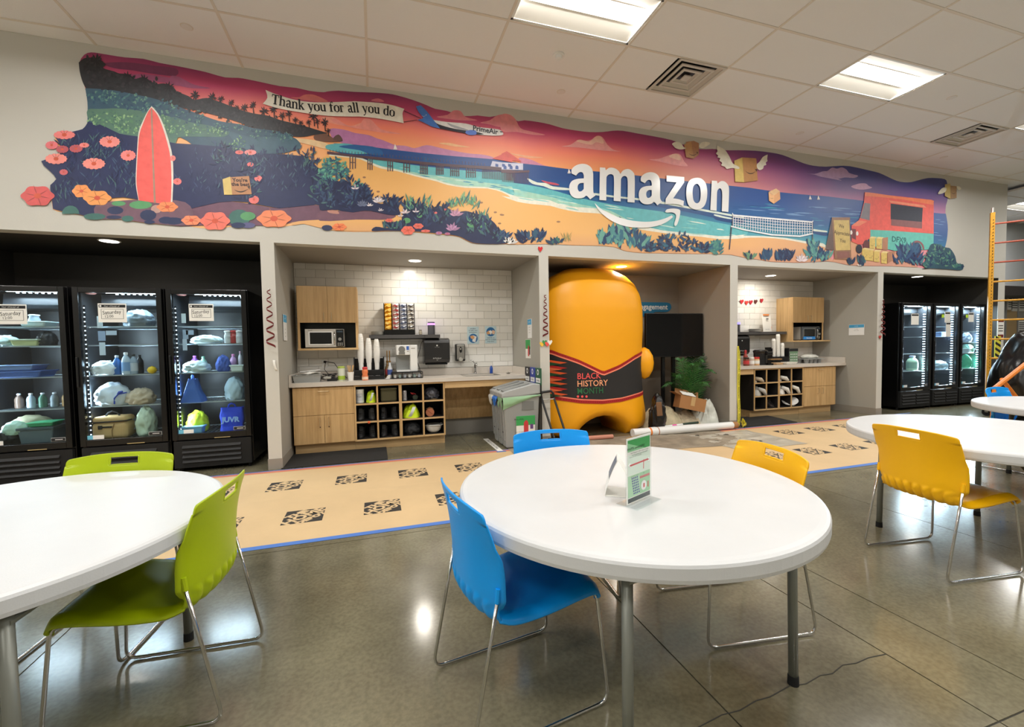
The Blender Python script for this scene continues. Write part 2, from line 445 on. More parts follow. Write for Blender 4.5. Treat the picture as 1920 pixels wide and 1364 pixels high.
m_tvar = mat('white_tile_b', (231,229,222), .2); m_tvar2 = mat('white_tile_c', (240,238,233), .16)
def tiled(name, x0, x1, z0, phase):
    o = struct(BX(name, m_grout, None, x0-.06, ZB, 0, x1+.06, ZB+.12, ZS))
    TW, TH, g = .2415, .1075, .0035; rnd = random.Random(5)
    r = 0; z = ZS-TH*.75
    while z > z0-TH:
        xo = x0 - (phase + (TW/2 if r % 2 else 0)) % TW
        x = xo
        while x < x1:
            a, b_ = max(x+g/2, x0+.001), min(x+TW-g/2, x1-.001); c, d = max(z+g/2, z0), min(z+TH-g/2, ZS-.002)
            if b_-a > .012 and d-c > .012:
                BX('tile', rnd.choice([m_tile, m_tvar, m_tvar2]), o, a, ZB-.008, c, b_, ZB+.002, d)
            x += TW
        z -= TH; r += 1
    return o
tiled('wall_tiled_1', -.985, 2.015, .99, .1); tiled('wall_tiled_2', 5.185, 8.14, .99, .05)
# baseboards
def bb(n, *q): return struct(BX(n, m_base, None, *q))
for i, (x0, x1) in enumerate(((-1.122,-.99), (2.02,2.15), (5.04,5.18), (8.145,8.275), (11.42,11.62))):
    bb('baseboard_pier_%d' % (i+1), x0-.005, -.006, 0, x1+.005, -.0003, .115)
    bb('baseboard_return_%d' % (i+1), x1+.0003, 0, 0, x1+.006, ZB, .115)
    bb('baseboard_side_%d' % (i+1), x0-.006, 0, 0, x0-.0003, ZB, .115)
# far end and unseen enclosing walls
m_cool = mat('paint_cool_white', (205,208,210), .7)
struct(BX('wall_far', m_cool, None, 11.62, 1.75, 0, 20, 1.9, CZ+.09))
struct(BX('trim_canopy', mat('dark_bronze', (46,40,37), .5), None, 12.4, 1.2, 2.3, 20, 1.75, 2.52))
struct(BX('wall_east', m_cool, None, 20, -11.5, 0, 20.15, 1.9, CZ+.09))
struct(BX('wall_west', m_wall, None, -6.15, -11.5, 0, -6, 1.27, CZ+.09))
struct(BX('wall_south', m_wall, None, -6, -11.65, 0, 20, -11.5, CZ+.09))
# recessed downlights
for x, y, lab, e in ((-2.553,.299,'round downlight above the three left glass-door coolers',.35), (.538,.671,'round downlight above the white coffee counter',1), (3.498,.467,'round downlight above the orange inflatable',1), (6.574,.688,'round downlight above the far coffee counter',1), (9.502,.217,'round downlight above the far glass-door coolers',.35)):
    t = thing('downlight', lab, 'downlight', (x, y, ZS), group='recessed alcove downlights')
    P('trim_ring', m_white, t, lambda b: b.lathe([(.078,-.004),(.09,-.003),(.092,0)], n=28))
    P('lens', m_pan, t, lambda b: b.lathe([(.0,-.005),(.077,-.005),(.077,0)], n=28))
    l = bpy.data.lights.new('downlight_lamp', 'AREA'); l.shape = 'DISK'; l.size = .14; l.energy = DOWN_W*e; l.color = (1, .93, .82)
    o = bpy.data.objects.new('lamp', l); COL.objects.link(o); o.parent = t; o.location = (0, 0, -.008)
# ------------------------------------------------------------------ round tables
TH_ = .705
def round_table(c, label, feet, r=.71):
    feet = [(a[0]-c[0], a[1]-c[1]) for a in feet]
    t = thing('round_table', label, 'table', (c[0], c[1], 0), group='round white folding tables')
    H = TH_
    P('tabletop', m_tabletop, t, lambda b: b.lathe([(r-.02,H-.064),(r-.003,H-.058),(r,H-.046),(r,H-.014),(r-.004,H-.006),(r-.014,H-.0015),(r-.03,H),(r*.5,H),(0,H)], n=96), smooth=False)
    P('underside', mat('table_underside', (190,188,184), .6), t, lambda b: b.lathe([(r-.05,H-.064),(r-.03,H-.058)], n=64))
    for (fx, fy) in feet:
        def leg(b): b.tube([(fx*.985, fy*.985, H-.07), (fx, fy, .03)], .0165, 14)
        l = P('leg', m_leg, t, leg, smooth=True)
        P('rubber_foot', m_rub, l, lambda b: b.tube([(fx, fy, .035), (fx, fy, 0)], [.0185, .0195], 14))
        def br(b):
            b.tube([(fx*.99, fy*.99, .56), (fx*.55, fy*.55, H-.068)], .0095, 10)
            b.box(fx*.5-.03, fy*.5-.03, H-.08, fx*.5+.03, fy*.5+.03, H-.062)
        P('brace', m_leg, t, br)
    n = len(feet)
    for i in (0, 2):
        a, b_ = feet[i], feet[i+1]
        P('cross_bar', m_leg, t, lambda b: b.tube([(a[0], a[1], H-.085), (b_[0], b_[1], H-.085)], .011, 10))
        P('folding_stay', m_chrome, t, lambda b: b.tube([(a[0]*.99, a[1]*.99, .5), (a[0]*.99-(a[0]-b_[0])*.1, a[1]*.99-(a[1]-b_[1])*.1, .6), ((a[0]+b_[0])*.3, (a[1]+b_[1])*.3, H-.075)], .006, 8))
    return t
CT, LT, RT, FT = (1.012,-3.612), (-1.310,-3.294), (3.657,-3.529), (5.761,-3.20)
round_table(CT, 'round white table with two upright sign holders and a near blue chair', [(1.47,-4.018), (.663,-4.17), (.50,-3.22), (1.30,-3.08)])
round_table(LT, 'round white table between the two lime green chairs', [(-.831,-2.971), (-.897,-3.834), (-1.72,-3.74), (-1.76,-2.9)])
round_table(RT, 'round white table behind the empty yellow chair seen from its back', [(3.291,-3.15), (4.15,-3.25), (4.0,-3.95), (3.2,-3.92)])
round_table(FT, 'round white table cut by the picture edge before the black trash bag', [(5.72,-2.72), (6.25,-2.9), (6.1,-3.6), (5.35,-3.6)])

# ------------------------------------------------------------------ stacking chairs
PROF = [(-.243,.785), (-.235,.75), (-.226,.70), (-.219,.635), (-.214,.56), (-.212,.50), (-.209,.462), (-.197,.428), (-.172,.404), (-.135,.394)]
def prof_at(v, prof):
    f = v*(len(prof)-1); i = min(int(f), len(prof)-2); t = f-i
    p0 = prof[max(i-1,0)]; p1 = prof[i]; p2 = prof[i+1]; p3 = prof[min(i+2,len(prof)-1)]
    return [.5*((2*p1[a]) + (-p0[a]+p2[a])*t + (2*p0[a]-5*p1[a]+4*p2[a]-p3[a])*t*t + (-p0[a]+3*p1[a]-3*p2[a]+p3[a])*t**3) for a in (0, 1)]
def make_chair(label, colour, loc, ang, mname):
    m = mat(mname, colour, .38, bump=(300,.05))
    t = thing('stacking_chair', label, 'chair', (loc[0], loc[1], 0), ang, group='plastic sled-base chairs')
    NU, NV = 44, 44
    def back(u, v):
        x, z = prof_at(v, PROF); s = 2*u-1
        hw = .226 + .006*math.sin(math.pi*min(v*1.3,1)) - .02*min(1, max(0, (v-.6)/.1)) - .012*max(0, v-.8)/.2
        if v < .06: hw -= .008*(1-v/.06)**2
        y = s*hw
        k_ = min(1, max(0, (v-.1)/.35)); cur = (.034+.026*k_*k_*(3-2*k_))*(1-.6*max(0, v-.62)/.38)
        x += cur*abs(s)**2.2 + .013*max(0, abs(s)-.93)/.07*min(1, max(0, (v-.3)/.06))*min(1, max(0, (.72-v)/.03))
        z += -.012*(abs(s)**3)*(1 if v < .12 else 0)
        if v < .12 : z += .004*(1-s*s)
        if v > .62:                        # corrugation of the bend
            k = math.sin(math.pi*min(1, (v-.62)/.12))*1 if v < .68 else (1 if v < .94 else max(0, (1-v)/.06))
            k *= max(0, 1-abs(s)**8)
            w_ = abs(math.sin(s*math.pi*4.5))
            d = .021*k*(w_**.7-.45)
            x -= d*.75; z -= d*.5
        return (x, y, z)
    hole = lambda i, j: 16 <= i < 28 and 3 <= j < 7
    b = MB(); b.grid(back, NU*1, NV, hole); o = b.obj('backrest', m, t, smooth=True, solid=.0065, fix=False)
    def rim(b):
        pts = []
        for (i, j) in [(16+q, 3) for q in range(13)] + [(28,4), (28,5), (28,6)] + [(28-q, 7) for q in range(13)] + [(16,6), (16,5), (16,4)]: pts.append(back(i/NU, j/NV))
        b.tube(pts, .0045, 6, closed=True)
    P('handle_rim', m, o, rim, smooth=True)
    SP = [(-.150,.418), (-.10,.402), (-.03,.404), (.05,.414), (.13,.428), (.19,.435), (.228,.432), (.252,.418), (.262,.396)]
    def seat(u, v):
        x, z = prof_at(v, SP); s = 2*u-1
        hw = .205+.02*math.sin(math.pi*min(1, v*1.05)*.8)
        if v > .82: hw -= .03*((v-.82)/.18)**2
        x -= .03*max(0, v-.6)/.4*abs(s)**3
        z += .010*abs(s)**2.5*(1-v) - .022*max(0, abs(s)-.86)/.14
        return (x, s*hw, z)
    b = MB(); b.grid(seat, 24, 24); b.obj('seat', m, t, smooth=True, solid=.008, fix=False)
    for sd in (-1, 1):
        y = .222*sd; yb = .207*sd
        path = []
        def arc(p0, p1, p2, n=5):
            p0, p1, p2 = Vector(p0), Vector(p1), Vector(p2)
            return [p0*(1-q)**2 + p1*2*q*(1-q) + p2*q*q for q in [k/n for k in range(n+1)]]
        A = Vector((-.160, .219*sd, .508)); B = Vector((-.262, y, .0095)); Cc = Vector((.262, y, .0095)); D = Vector((.232, yb*.95, .405)); E = Vector((.0, yb*.6, .392))
        path = [A, A.lerp(B, .45)] + arc(B.lerp(A, .1), B, B.lerp(Cc, .09)) + [B.lerp(Cc, .5)] + arc(Cc.lerp(B, .09), Cc, Cc.lerp(D, .11)) + [Cc.lerp(D, .5)] + arc(D.lerp(Cc, .08), D, D.lerp(E, .12)) + [E]
        P('leg_frame', m_chrome, t, lambda b: b.tube(path, .0062, 10), smooth=True)
        P('frame_socket', m, t, lambda b: b.tube([A+Vector((.0,0,.02)), A.lerp(B, .05)], [.0085,.0085], 8))
        P('glide', m_acry, t, lambda b: b.tube([B.lerp(Cc, .9)-Vector((0,0,.001)), B.lerp(Cc, .94)-Vector((0,0,.001))], .0085, 8))
    for x, z in ((.12,.408), (-.06,.388)):
        P('seat_bar', m_chrome, t, lambda b: b.tube([(x, -.17, z), (x, .17, z)], .0062, 8))
    return t
BLUE, GREEN, YEL = (0,156,244), (172,192,0), (255,192,8)
make_chair('blue chair at the near side of the middle table showing its ribbed back', BLUE, (.478,-3.69), R(8), 'chair_blue')
make_chair('blue chair beyond the middle table in front of the grey recycling bins', BLUE, (.955,-3.06), R(-97), 'chair_blue')
make_chair('lime green chair turned sideways at the end of the left table', GREEN, (-.782,-3.285), R(176), 'chair_green')
make_chair('lime green chair in front of the left glass-door coolers', GREEN, (-1.235,-2.80), R(-95), 'chair_green')
make_chair('yellow chair tucked under the far side of the middle table', YEL, (1.59,-3.585), R(172), 'chair_yellow')
make_chair('yellow chair seen from behind at the table nearest the end of the mural', YEL, (3.11,-3.58), R(-7), 'chair_yellow')
make_chair('blue chair beside the yellow scaffold and black trash bag', BLUE, (6.02,-2.70), R(-85), 'chair_blue')
make_chair('orange chair cut by the picture edge at the far white table', (206,98,30), (5.02,-3.60), R(25), 'chair_orange')

# ------------------------------------------------------------------ sign holders on the tables
def sign_holder(name, label, loc, rz, w, h, mfront, fn, lean=0, group=None):
    t = thing(name, label, 'sign holder', loc, rz, group=group)
    P('base', m_acry, t, lambda b: b.box(-w/2, -.045, 0, w/2, .045, .003))
    P('panel', m_acry, t, lambda b: b.box(-w/2, -.004, .003, w/2, .004, h))
    f = P('sheet', mfront, t, lambda b: b.box(-w/2+.004, -.0015, .008, w/2-.004, .0015, h-.004))
    fn(t, f, w, h)
    return t
def sheet1(t, f, w, h):
    y = -.0018
    def rect(name, m, x0, z0, x1, z1, yy=y): P(name, m, f, lambda b: b.box(x0, yy, z0, x1, yy+.0004, z1))
    a, e = -w/2+.008, w/2-.008
    rect('printed_band', m_green, a, h*.79, e, h-.01)
    P('printed_band', mat('mid_green', (140,200,150), .7), f, lambda b: b.prism([(a, y-.0004, h*.79), (e*.55, y-.0004, h*.79), (a, y-.0004, h*.92)], (0,.0003,0)))
    rect('printed_panel', mat('mint', (222,236,222), .7), a, h*.45, e, h*.74)
    rect('printed_panel', mat('mint_b', (176,216,178), .7), a, h*.12, 0, h*.44); rect('printed_panel', mat('mint_c', (160,208,164), .7), .002, h*.12, e, h*.44)
    rect('printed_band', mat('slate', (74,80,82), .7), a, h*.045, e, h*.11)
    P('printed_strap', m_red, f, lambda b: b.obox((0, y-.0003, h*.595), (w*.78, .0003, .006), Matrix.Rotation(-.03, 4, 'Y')))
    P('printed_strap', m_red, f, lambda b: b.obox((w*.18, y-.0004, h*.55), (.004, .0003, .035), Matrix.Rotation(.05, 4, 'Y')))
    for sx in (-1, 1):
        P('printed_hook', m_white, f, lambda b: b.tube([(sx*w*.37, y-.0005, h*.62), (sx*w*.42, y-.0005, h*.595), (sx*w*.37, y-.0005, h*.57)], .003, 6))
    rect('printed_strap', mat('strap_rose', (196,110,110), .7), .004, h*.35, e-.003, h*.385, y-.0004)
    P('printed_tag', m_white, f, lambda b: b.lathe([(.0,-.0004),(.018,-.0004),(.018,.0)], n=20)).matrix_basis = Matrix.Translation((.03, y-.0004, h*.23)) @ Matrix.Rotation(R(90), 4, 'X')
    P('printed_tag', m_red, f, lambda b: b.box(.026, y-.0015, h*.2, .034, y-.0009, h*.26))
    rect('printed_tag', m_red, .056, h*.18, .062, h*.27, y-.0004)
    def lines(b):
        for i in range(7):
            for j in range(4): b.box(-.05+.011*j+.002*(6-i), y-.0005, h*(.15+.038*i), -.043+.011*j+.002*(6-i), y-.0003, h*(.15+.038*i)+.006)
    P('printed_pattern', mat('indigo', (70,74,150), .7), f, lines)
    scrib((6, 9), .013, m_ink, f, (-.02, y-.0012, h*.835))
    for i, s in enumerate(((4,8,1,5,5,3,5), (3,3,7,6,3,5))): scrib(s, .006, m_ink, f, (.004, y-.0006, h*.765-.008*i))
    scrib((6, 3, 4, 2, 3, 4), .0055, m_ink, f, (-.025, y-.0009, h*.71)); scrib((3,), .006, m_ink, f, (.03, y-.0009, h*.42)); scrib((4, 4, 7), .0055, m_ink, f, (-.03, y-.0009, h*.42))
sign_holder('sign_holder', 'clear acrylic sign holder with a green and white strap safety sheet', (.9195,-3.843,.7055), R(24), .162, .25, m_paper, sheet1)
t = thing('tent_card', 'small folded tent card hidden behind the strap safety sign', 'tent card', (.905,-3.72,.7055), R(60))
P('front_leaf', m_paper, t, lambda b: b.grid(lambda u, v: (-.06+.12*u, -.05+.05*v-.012*math.sin(math.pi*v), .002+.14*v), 2, 8), solid=.001)
P('back_leaf', m_paper, t, lambda b: b.grid(lambda u, v: (-.06+.12*u, .05-.05*v+.006*math.sin(math.pi*v), .002+.14*v), 2, 8), solid=.001)
P('foot_leaf', m_paper, t, lambda b: b.box(-.06, -.05, 0, .06, .05, .001))
P('printed_photo', mat('photo_grey', (120,122,128), .5), t, lambda b: b.grid(lambda u, v: (-.05+.1*u, .0505-.05*v+.006*math.sin(math.pi*v)+.0012, .002+.14*v), 2, 6) if False else b.grid(lambda u, v: (-.05+.1*u, .05-.05*(.45+.5*v)+.006*math.sin(math.pi*(.45+.5*v))+.0016, .002+.14*(.45+.5*v)), 2, 6), fix=False)
def sheet2(t, f, w, h):
    P('printed_photo', mat('slate_dark', (84,84,90), .4), f, lambda b: b.box(-w/2+.01, -.0022, .03, w/2-.012, -.0017, h-.006))
sign_holder('sign_holder', 'clear acrylic sign holder with a dark sheet at the left picture edge', (-1.568,-3.242,.7055), R(38), .14, .2, m_paper, sheet2, group=None)
t = thing('tent_card', 'white tent card half outside the left picture edge', 'tent card', (-1.585,-3.385,.7055), R(20))
P('front_leaf', m_paper, t, lambda b: b.grid(lambda u, v: (-.05+.1*u, -.04+.04*v, .001+.1*v), 2, 4), solid=.001)
P('back_leaf', m_paper, t, lambda b: b.grid(lambda u, v: (-.05+.1*u, .04-.04*v, .001+.1*v), 2, 4), solid=.001)

# ------------------------------------------------------------------ floor paper, tape, mats, drop cloth
m_kraft = mat('kraft_paper', (212,182,138), .75, var=(1.6,.06), bump=(3,.25))
m_print = mat('print_black', (52,48,44), .8)
def logo(parent, x, y):
    s = .142; z = .0023
    o = P('printed_logo', m_print, parent, lambda b: b.box(x-s, y-s*.98, z-.0008, x+s, y+s*.98, z))
    for ln, sz, d, sx in (('THE', .075, .08, 1.3), ('HOME', .125, -.002, 1.0), ('DEPOT', .07, -.085, 1.1)):
        text(ln, sz, m_kraft, o, (x-d*math.sin(R(45)), y+d*math.cos(R(45)), z+.0006), rot=(0,0,R(45)), bold=.0055, sx=sx)
def paper(label, y0, y1, xs, ly, x0, x1):
    t = thing('floor_paper', label, 'floor paper', ((x0+x1)/2, (y0+y1)/2, 0), group='kraft paper runners')
    cx, cy = (x0+x1)/2, (y0+y1)/2
    P('sheet', m_kraft, t, lambda b: b.box(x0-cx, y0-cy, .0002, x1-cx, y1-cy, .0015))
    for x in xs: logo(t, x-cx, ly-cy)
    return t
paper('kraft paper runner with black printed logos, strip nearest the white coffee counter', -1.068, -.14, [-.846+.593*i for i in range(-5, 4)], -.68, -3.9, 2.6)
paper('kraft paper runner with black printed logos, strip nearest the lime and blue chairs', -2.06, -1.068, [-.557+.582*i for i in range(-5, 4)], -1.565, -3.9, 2.6)
paper('kraft paper runner with black printed logos, strip nearest the far coffee counter', -1.068, -.14, [4.4,4.98,5.56,6.15,6.72,7.3,7.88], -.535, 2.61, 8.3)
paper('kraft paper runner with black printed logos, strip nearest the yellow chairs', -2.06, -1.068, [4.26,4.846,5.434,6.02,6.6,7.18,7.76], -1.445, 2.61, 8.3)
m_btape = mat('painters_tape_blue', (78,122,200), .6); m_otape = mat('tape_salmon', (214,128,100), .6)
tag(BX('floor_tape', m_btape, None, -3.9, -2.085, .0017, 8.3, -2.03, .0024), 'blue painter tape along the edge of the kraft paper nearest the tables', 'tape')
tag(BX('floor_tape', m_otape, None, -3.9, -.15, .0017, 8.3, -.085, .0024), 'salmon tape along the edge of the kraft paper nearest the alcoves', 'tape')
tag(BX('floor_tape', m_btape, None, -3.9, -.078, .0002, 8.9, -.055, .001), 'thin blue tape line on the concrete in front of the alcoves', 'tape')
m_mat = mat('mat_black', (40,39,38), .95, bump=(400,.5))
tag(BX('floor_mat', m_mat, None, -1.0, -.03, .0016, .11, .665, .009, bevel=.003), 'black rubber-backed mat in front of the oak cabinet doors', 'floor mat')
tag(P('floor_mat', m_mat, None, lambda b: b.prism([(5.3,-.02,.0016),(6.35,-.02,.0016),(6.47,.67,.0016),(5.35,.67,.0016)], (0,0,.008))), 'black mat in front of the far coffee counter', 'floor mat')
# drop cloth
def cloth(label, x0, y0, x1, y1, seed, m, amp=.03, name='drop_cloth', nu=60, nv=34):
    b = MB()
    def f(u, v):
        x = x0+(x1-x0)*u + .06*mnoise.noise(Vector((u*3, v*4, seed))); y = y0+(y1-y0)*v + .08*mnoise.noise(Vector((u*4+9, v*2, seed)))
        e = min(u, v, 1-u, 1-v); q = mnoise.noise(Vector((x*3.2, y*7, seed))); q2 = mnoise.noise(Vector((x*9, y*14, seed+4)))
        return (x, y, .0045 + amp*min(1, e*8)*max(0, q*.8+q2*.45+.12))
    b.grid(f, nu, nv)
    return tag(b.obj(name, m, None, smooth=True, fix=False), label, 'drop cloth')
m_drop = mat('drop_canvas', (150,138,120), .8, var=(4,.35), bump=(30,.2))
cloth('wrinkled grey canvas drop cloth over the kraft paper before the orange inflatable', 1.55, -.86, 4.75, .08, 2, m_drop, .028)
cloth('thin translucent plastic sheet lying across the end of the drop cloth', 4.1, -1.15, 5.15, -.2, 7, mat('plastic_sheet', (190,182,166), .3), .035)
# ------------------------------------------------------------------ painted mural on the fascia
mural = thing('mural', 'long irregular-edged beach sunset mural with a pier above the alcoves', 'mural', (4, -.002, 3.3))
MI = Matrix.Translation((4, -.002, 3.3)).inverted()
EPS = [0.0, 0.0]
def pts(s, f):
    out = []
    for q in s.split():
        c = q.endswith('c'); x, y = q.rstrip('c').split(',')
        p = f(float(x), float(y)); out.append((p[0], p[1], 1) if c else p)
    return out
def crop(x0, y0, k):
    def g(x, y):
        p = wall(x0+x/k, y0+y/k); return (p.x, p.z)
    return g
m0 = crop(0, 0, 1); m1 = crop(30, 90, 3.897); m2 = crop(320, 130, 4.4); m3 = crop(600, 160, 4.4)
m4 = crop(940, 200, 4.174); m5 = crop(1340, 260, 5.682); m6 = crop(1560, 320, 6.821)
def L3(p, lay): return MI @ Vector((p[0], -.002-.0007*lay-EPS[0]-EPS[1], p[1]))
FL = {}
def fm(c, name=None):
    k = 'paint_%02x%02x%02x' % tuple(c)
    return mat(k, c, .45, var=(14,.10))
def paint(name, colour, loops, lay, sm=3, parent=None, m=None, inplace=False):
    """one or more filled outlines painted at a layer; holes where a loop lies inside another"""
    cu = bpy.data.curves.new('p', 'CURVE'); cu.dimensions = '2D'; cu.fill_mode = 'BOTH'
    for lp in loops:
        q = smooth_loop(lp, sm) if sm > 1 else lp
        sp = cu.splines.new('POLY'); sp.points.add(len(q)-1); sp.use_cyclic_u = True
        for i, p in enumerate(q): sp.points[i].co = (p[0], p[1], 0, 1)
    o = bpy.data.objects.new('p', cu); COL.objects.link(o)
    me = bpy.data.meshes.new_from_object(o.evaluated_get(bpy.context.evaluated_depsgraph_get()))
    bpy.data.objects.remove(o); bpy.data.curves.remove(cu)
    EPS[0] += 6e-6; EPS[1] = 0
    for v in me.vertices: v.co = L3((v.co.x, v.co.y), lay)
    me.materials.clear(); me.materials.append(m or fm(colour)); me.name = name
    o = bpy.data.objects.new(name, me); COL.objects.link(o); o.parent = parent or mural
    if name in ('painted_leaves', 'painted_foliage', 'painted_water'): o['kind'] = 'stuff'
    return o
def multi(name, cols, items, lay, parent=None):
    """many small flat shapes in one part; items = [(colour index, [(x,z)...])]"""
    b = MB()
    EPS[1] = 0
    for ci, lp in items:
        b.flat([L3(p, lay) for p in lp], ci); EPS[1] += 4e-6
    EPS[1] = 0
    return b.obj(name, [fm(c) for c in cols], parent or mural, fix=False, kind='stuff')
def tint(name, stops_l, stops_r, z0, z1, xa, xb):
    """painted vertical colour change that also drifts along the wall"""
    m = bpy.data.materials.new(name); m.use_nodes = True; nt = m.node_tree; L = nt.links.new; b = nt.nodes['Principled BSDF']
    b.inputs['Roughness'].default_value = .45
    tc = nt.nodes.new('ShaderNodeTexCoord'); sx = nt.nodes.new('ShaderNodeSeparateXYZ'); L(tc.outputs['Object'], sx.inputs[0])
    ns = nt.nodes.new('ShaderNodeTexNoise'); ns.inputs['Scale'].default_value = 1.3; L(tc.outputs['Object'], ns.inputs['Vector'])
    def mr(sock, a, c):
        q = nt.nodes.new('ShaderNodeMapRange'); q.inputs['From Min'].default_value = a; q.inputs['From Max'].default_value = c; L(sock, q.inputs['Value']); return q.outputs[0]
    zz = mr(sx.outputs[2], z0-3.3, z1-3.3); xx = mr(sx.outputs[0], xa-4, xb-4)
    ad = nt.nodes.new('ShaderNodeMath'); ad.operation = 'MULTIPLY_ADD'; ad.inputs[1].default_value = .12; L(ns.outputs[0], ad.inputs[0]); L(zz, ad.inputs[2])
    sb = nt.nodes.new('ShaderNodeMath'); sb.operation = 'SUBTRACT'; sb.inputs[1].default_value = .06; L(ad.outputs[0], sb.inputs[0])
    outs = []
    for st in (stops_l, stops_r):
        r = nt.nodes.new('ShaderNodeValToRGB'); e = r.color_ramp.elements
        while len(e) < len(st): e.new(.5)
        for i, (p, c) in enumerate(st): e[i].position = p; e[i].color = lin(c)
        L(sb.outputs[0], r.inputs[0]); outs.append(r.outputs[0])
    mx = nt.nodes.new('ShaderNodeMix'); mx.data_type = 'RGBA'; L(xx, mx.inputs[0]); L(outs[0], mx.inputs[6]); L(outs[1], mx.inputs[7]); L(mx.outputs[2], b.inputs['Base Color'])
    return m
m_sky = tint('mural_sky', [(0,(255,196,136)), (.3,(255,176,116)), (.55,(250,140,116)), (.78,(206,76,120)), (1,(124,42,94))],
             [(0,(244,160,168)), (.25,(206,128,170)), (.5,(126,92,150)), (.75,(74,72,140)), (1,(52,60,130))], 3.25, 4.18, 3.2, 7.2)
m_sea = tint('mural_sea', [(0,(150,214,200)), (.35,(74,168,184)), (.65,(40,104,160)), (1,(44,82,146))], [(0,(110,190,196)), (.3,(56,130,176)), (.6,(52,96,160)), (1,(62,96,166))], 2.72, 3.42, 3, 9)
m_sand = tint('mural_sand', [(0,(226,170,130)), (.3,(246,190,120)), (1,(244,186,112))], [(0,(220,160,140)), (.5,(226,170,140)), (1,(230,176,146))], 2.5, 3.3, 4, 8.5)
# whole outline in the sky colour
outl = (pts('500,50 550,33 610,40 700,55 800,70 930,80 1050,110 1160,130', m1) + pts('240,12 330,35 450,68 560,72 640,85 760,110 900,140 1040,155 1150,180 1260,190', m2)
  + pts('60,52 150,45 280,55 420,60 560,70 640,85 760,120 880,165 950,195 1050,213 1180,255 1300,250 1400,262 1490,245', m3)
  + pts('20,70 80,90 130,115 180,108 280,120 380,140 480,170 600,190 690,200 790,200 870,190 950,190 1060,210 1200,235 1330,262 1430,300 1550,333 1650,332', m4)
  + pts('110,125 250,125 430,130 600,150 720,175 850,225 950,265 1050,290 1180,300 1310,292 1440,295', m5)
  + pts('480,0 600,30 700,75 820,130 920,150 1010,148 1100,125 1220,97 1340,97 1440,110 1468,150 1480,260 1475,380 1455,450 1450,550 1470,650 1478,750 1465,890 1440,990', m6)
  + pts('1500,1000 1560,1090 1590,1195 1665,1200 1668,1250 1630,1278 1450,1265 1160,1250 1000,1220 700,1225 330,1220 170,1205', m6)
  + pts('1330,1330 1200,1310 930,1325 760,1320 600,1315 480,1295 310,1270 170,1240 20,1235', m5)
  + pts('1700,1155 1500,1155 1250,1150 1100,1148 960,1130 880,1100 720,1090 560,1088 480,1080 340,1078 120,1082', m4)
  + pts('1530,1312 1300,1310 1220,1290 1150,1255 1060,1240 950,1230 780,1215 670,1205 560,1205 430,1210 130,1205', m3)
  + pts('1100,1278 1000,1290 860,1305 720,1288 500,1300 320,1320 110,1290', m2)
  + pts('1040,1290 900,1275 760,1255 620,1250 480,1225 350,1200 270,1180 262,1060 256,1000 300,960 250,900 190,830 320,780 300,700 290,650 440,612 490,595 520,560 527,500 526,400 515,320 490,250 470,180 462,110', m1))
paint('painted_sky', None, [outl], 0, 2, m=m_sky)
# clouds
CL = (236,150,150)
def cloud(s, f, c, c2=None, lay=2):
    o = paint('painted_cloud', c, [pts(s, f)], lay)
    return o
cloud('640,115 760,105 880,112 1000,130 1169,150 1169,205 1000,190 850,165 720,150', m1, (128,60,98)); cloud('720,185 820,195 900,192 1010,200 1169,230 1169,262 1040,250 880,235', m1, (166,84,124))
cloud('0,60 60,60 120,90 200,130 330,158 180,158 80,140 0,125', m2, (170,90,130)); cloud('990,235 1060,232 1100,212 1160,208 1220,225 1300,270 1150,262', m2, (232,130,130))
cloud('1240,400 1330,395 1400,430 1480,470 1584,440 1584,480 1470,475 1300,440', m2, (246,160,140))
cloud('90,275 150,285 220,330 320,335 360,280 420,285 470,335 520,370 670,402 540,395 380,372 240,345 120,310', m3, (240,150,140))
cloud('960,262 1050,245 1100,210 1160,215 1200,262 1300,290 1180,292 1060,280', m3, (232,140,150)); cloud('1320,310 1400,290 1460,250 1540,240 1584,262 1584,340 1480,345 1400,325', m3, (232,140,150))
cloud('0,70 60,62 110,100 150,170 230,195 345,222 250,222 120,200 0,190', m4, (234,146,150)); cloud('470,312 540,300 600,262 660,268 700,262 745,230 790,240 830,300 880,340 935,352 800,345 640,325 550,318', m4, (234,160,156))
cloud('590,275 610,260 650,268 690,275 740,235 780,238 800,290 740,280 700,300', m4, (246,196,176), lay=3); cloud('1155,415 1230,410 1300,385 1360,368 1400,378 1430,430 1455,468 1340,455 1240,432', m4, (240,160,160))
cloud('1310,390 1360,370 1395,385 1400,420 1350,410', m4, (248,200,180), lay=3)
cloud('945,370 1060,378 1150,350 1200,345 1250,310 1300,322 1350,308 1400,330 1440,375 1525,395 1480,420 1340,412 1300,425 1350,448 1250,430 1120,405 1060,385', m5, (184,150,190)); cloud('240,205 300,180 360,165 430,168 470,200 510,222 400,245 300,235', m6, (206,160,196))
cloud('0,90 100,80 180,30 240,40 320,70 280,95 160,90 60,110', m6, (178,146,186)); cloud('980,480 1060,476 1150,495 1240,512 1120,508', m3, (250,190,140)); cloud('60,365 200,385 330,400 200,402', m4, (250,180,140)); cloud('420,125 480,110 530,135 470,138', m3, (226,120,140))
# mountains
paint('painted_mountain', (190,126,176), [pts('80,362 200,368 290,395 400,412 470,440 520,455 640,505 700,530 560,530 380,510 240,490 160,470 110,450', m3)], 2)
paint('painted_mountain', (202,140,180), [pts('560,500 700,500 780,520 880,495 1000,520 1120,545 1240,565 1330,572 1420,592 1420,615 1100,590 800,560 600,535', m3)], 2)
paint('painted_mountain', (214,140,170), [pts('140,400 240,420 330,460 440,480 440,490 300,470 160,448', m4)], 2)
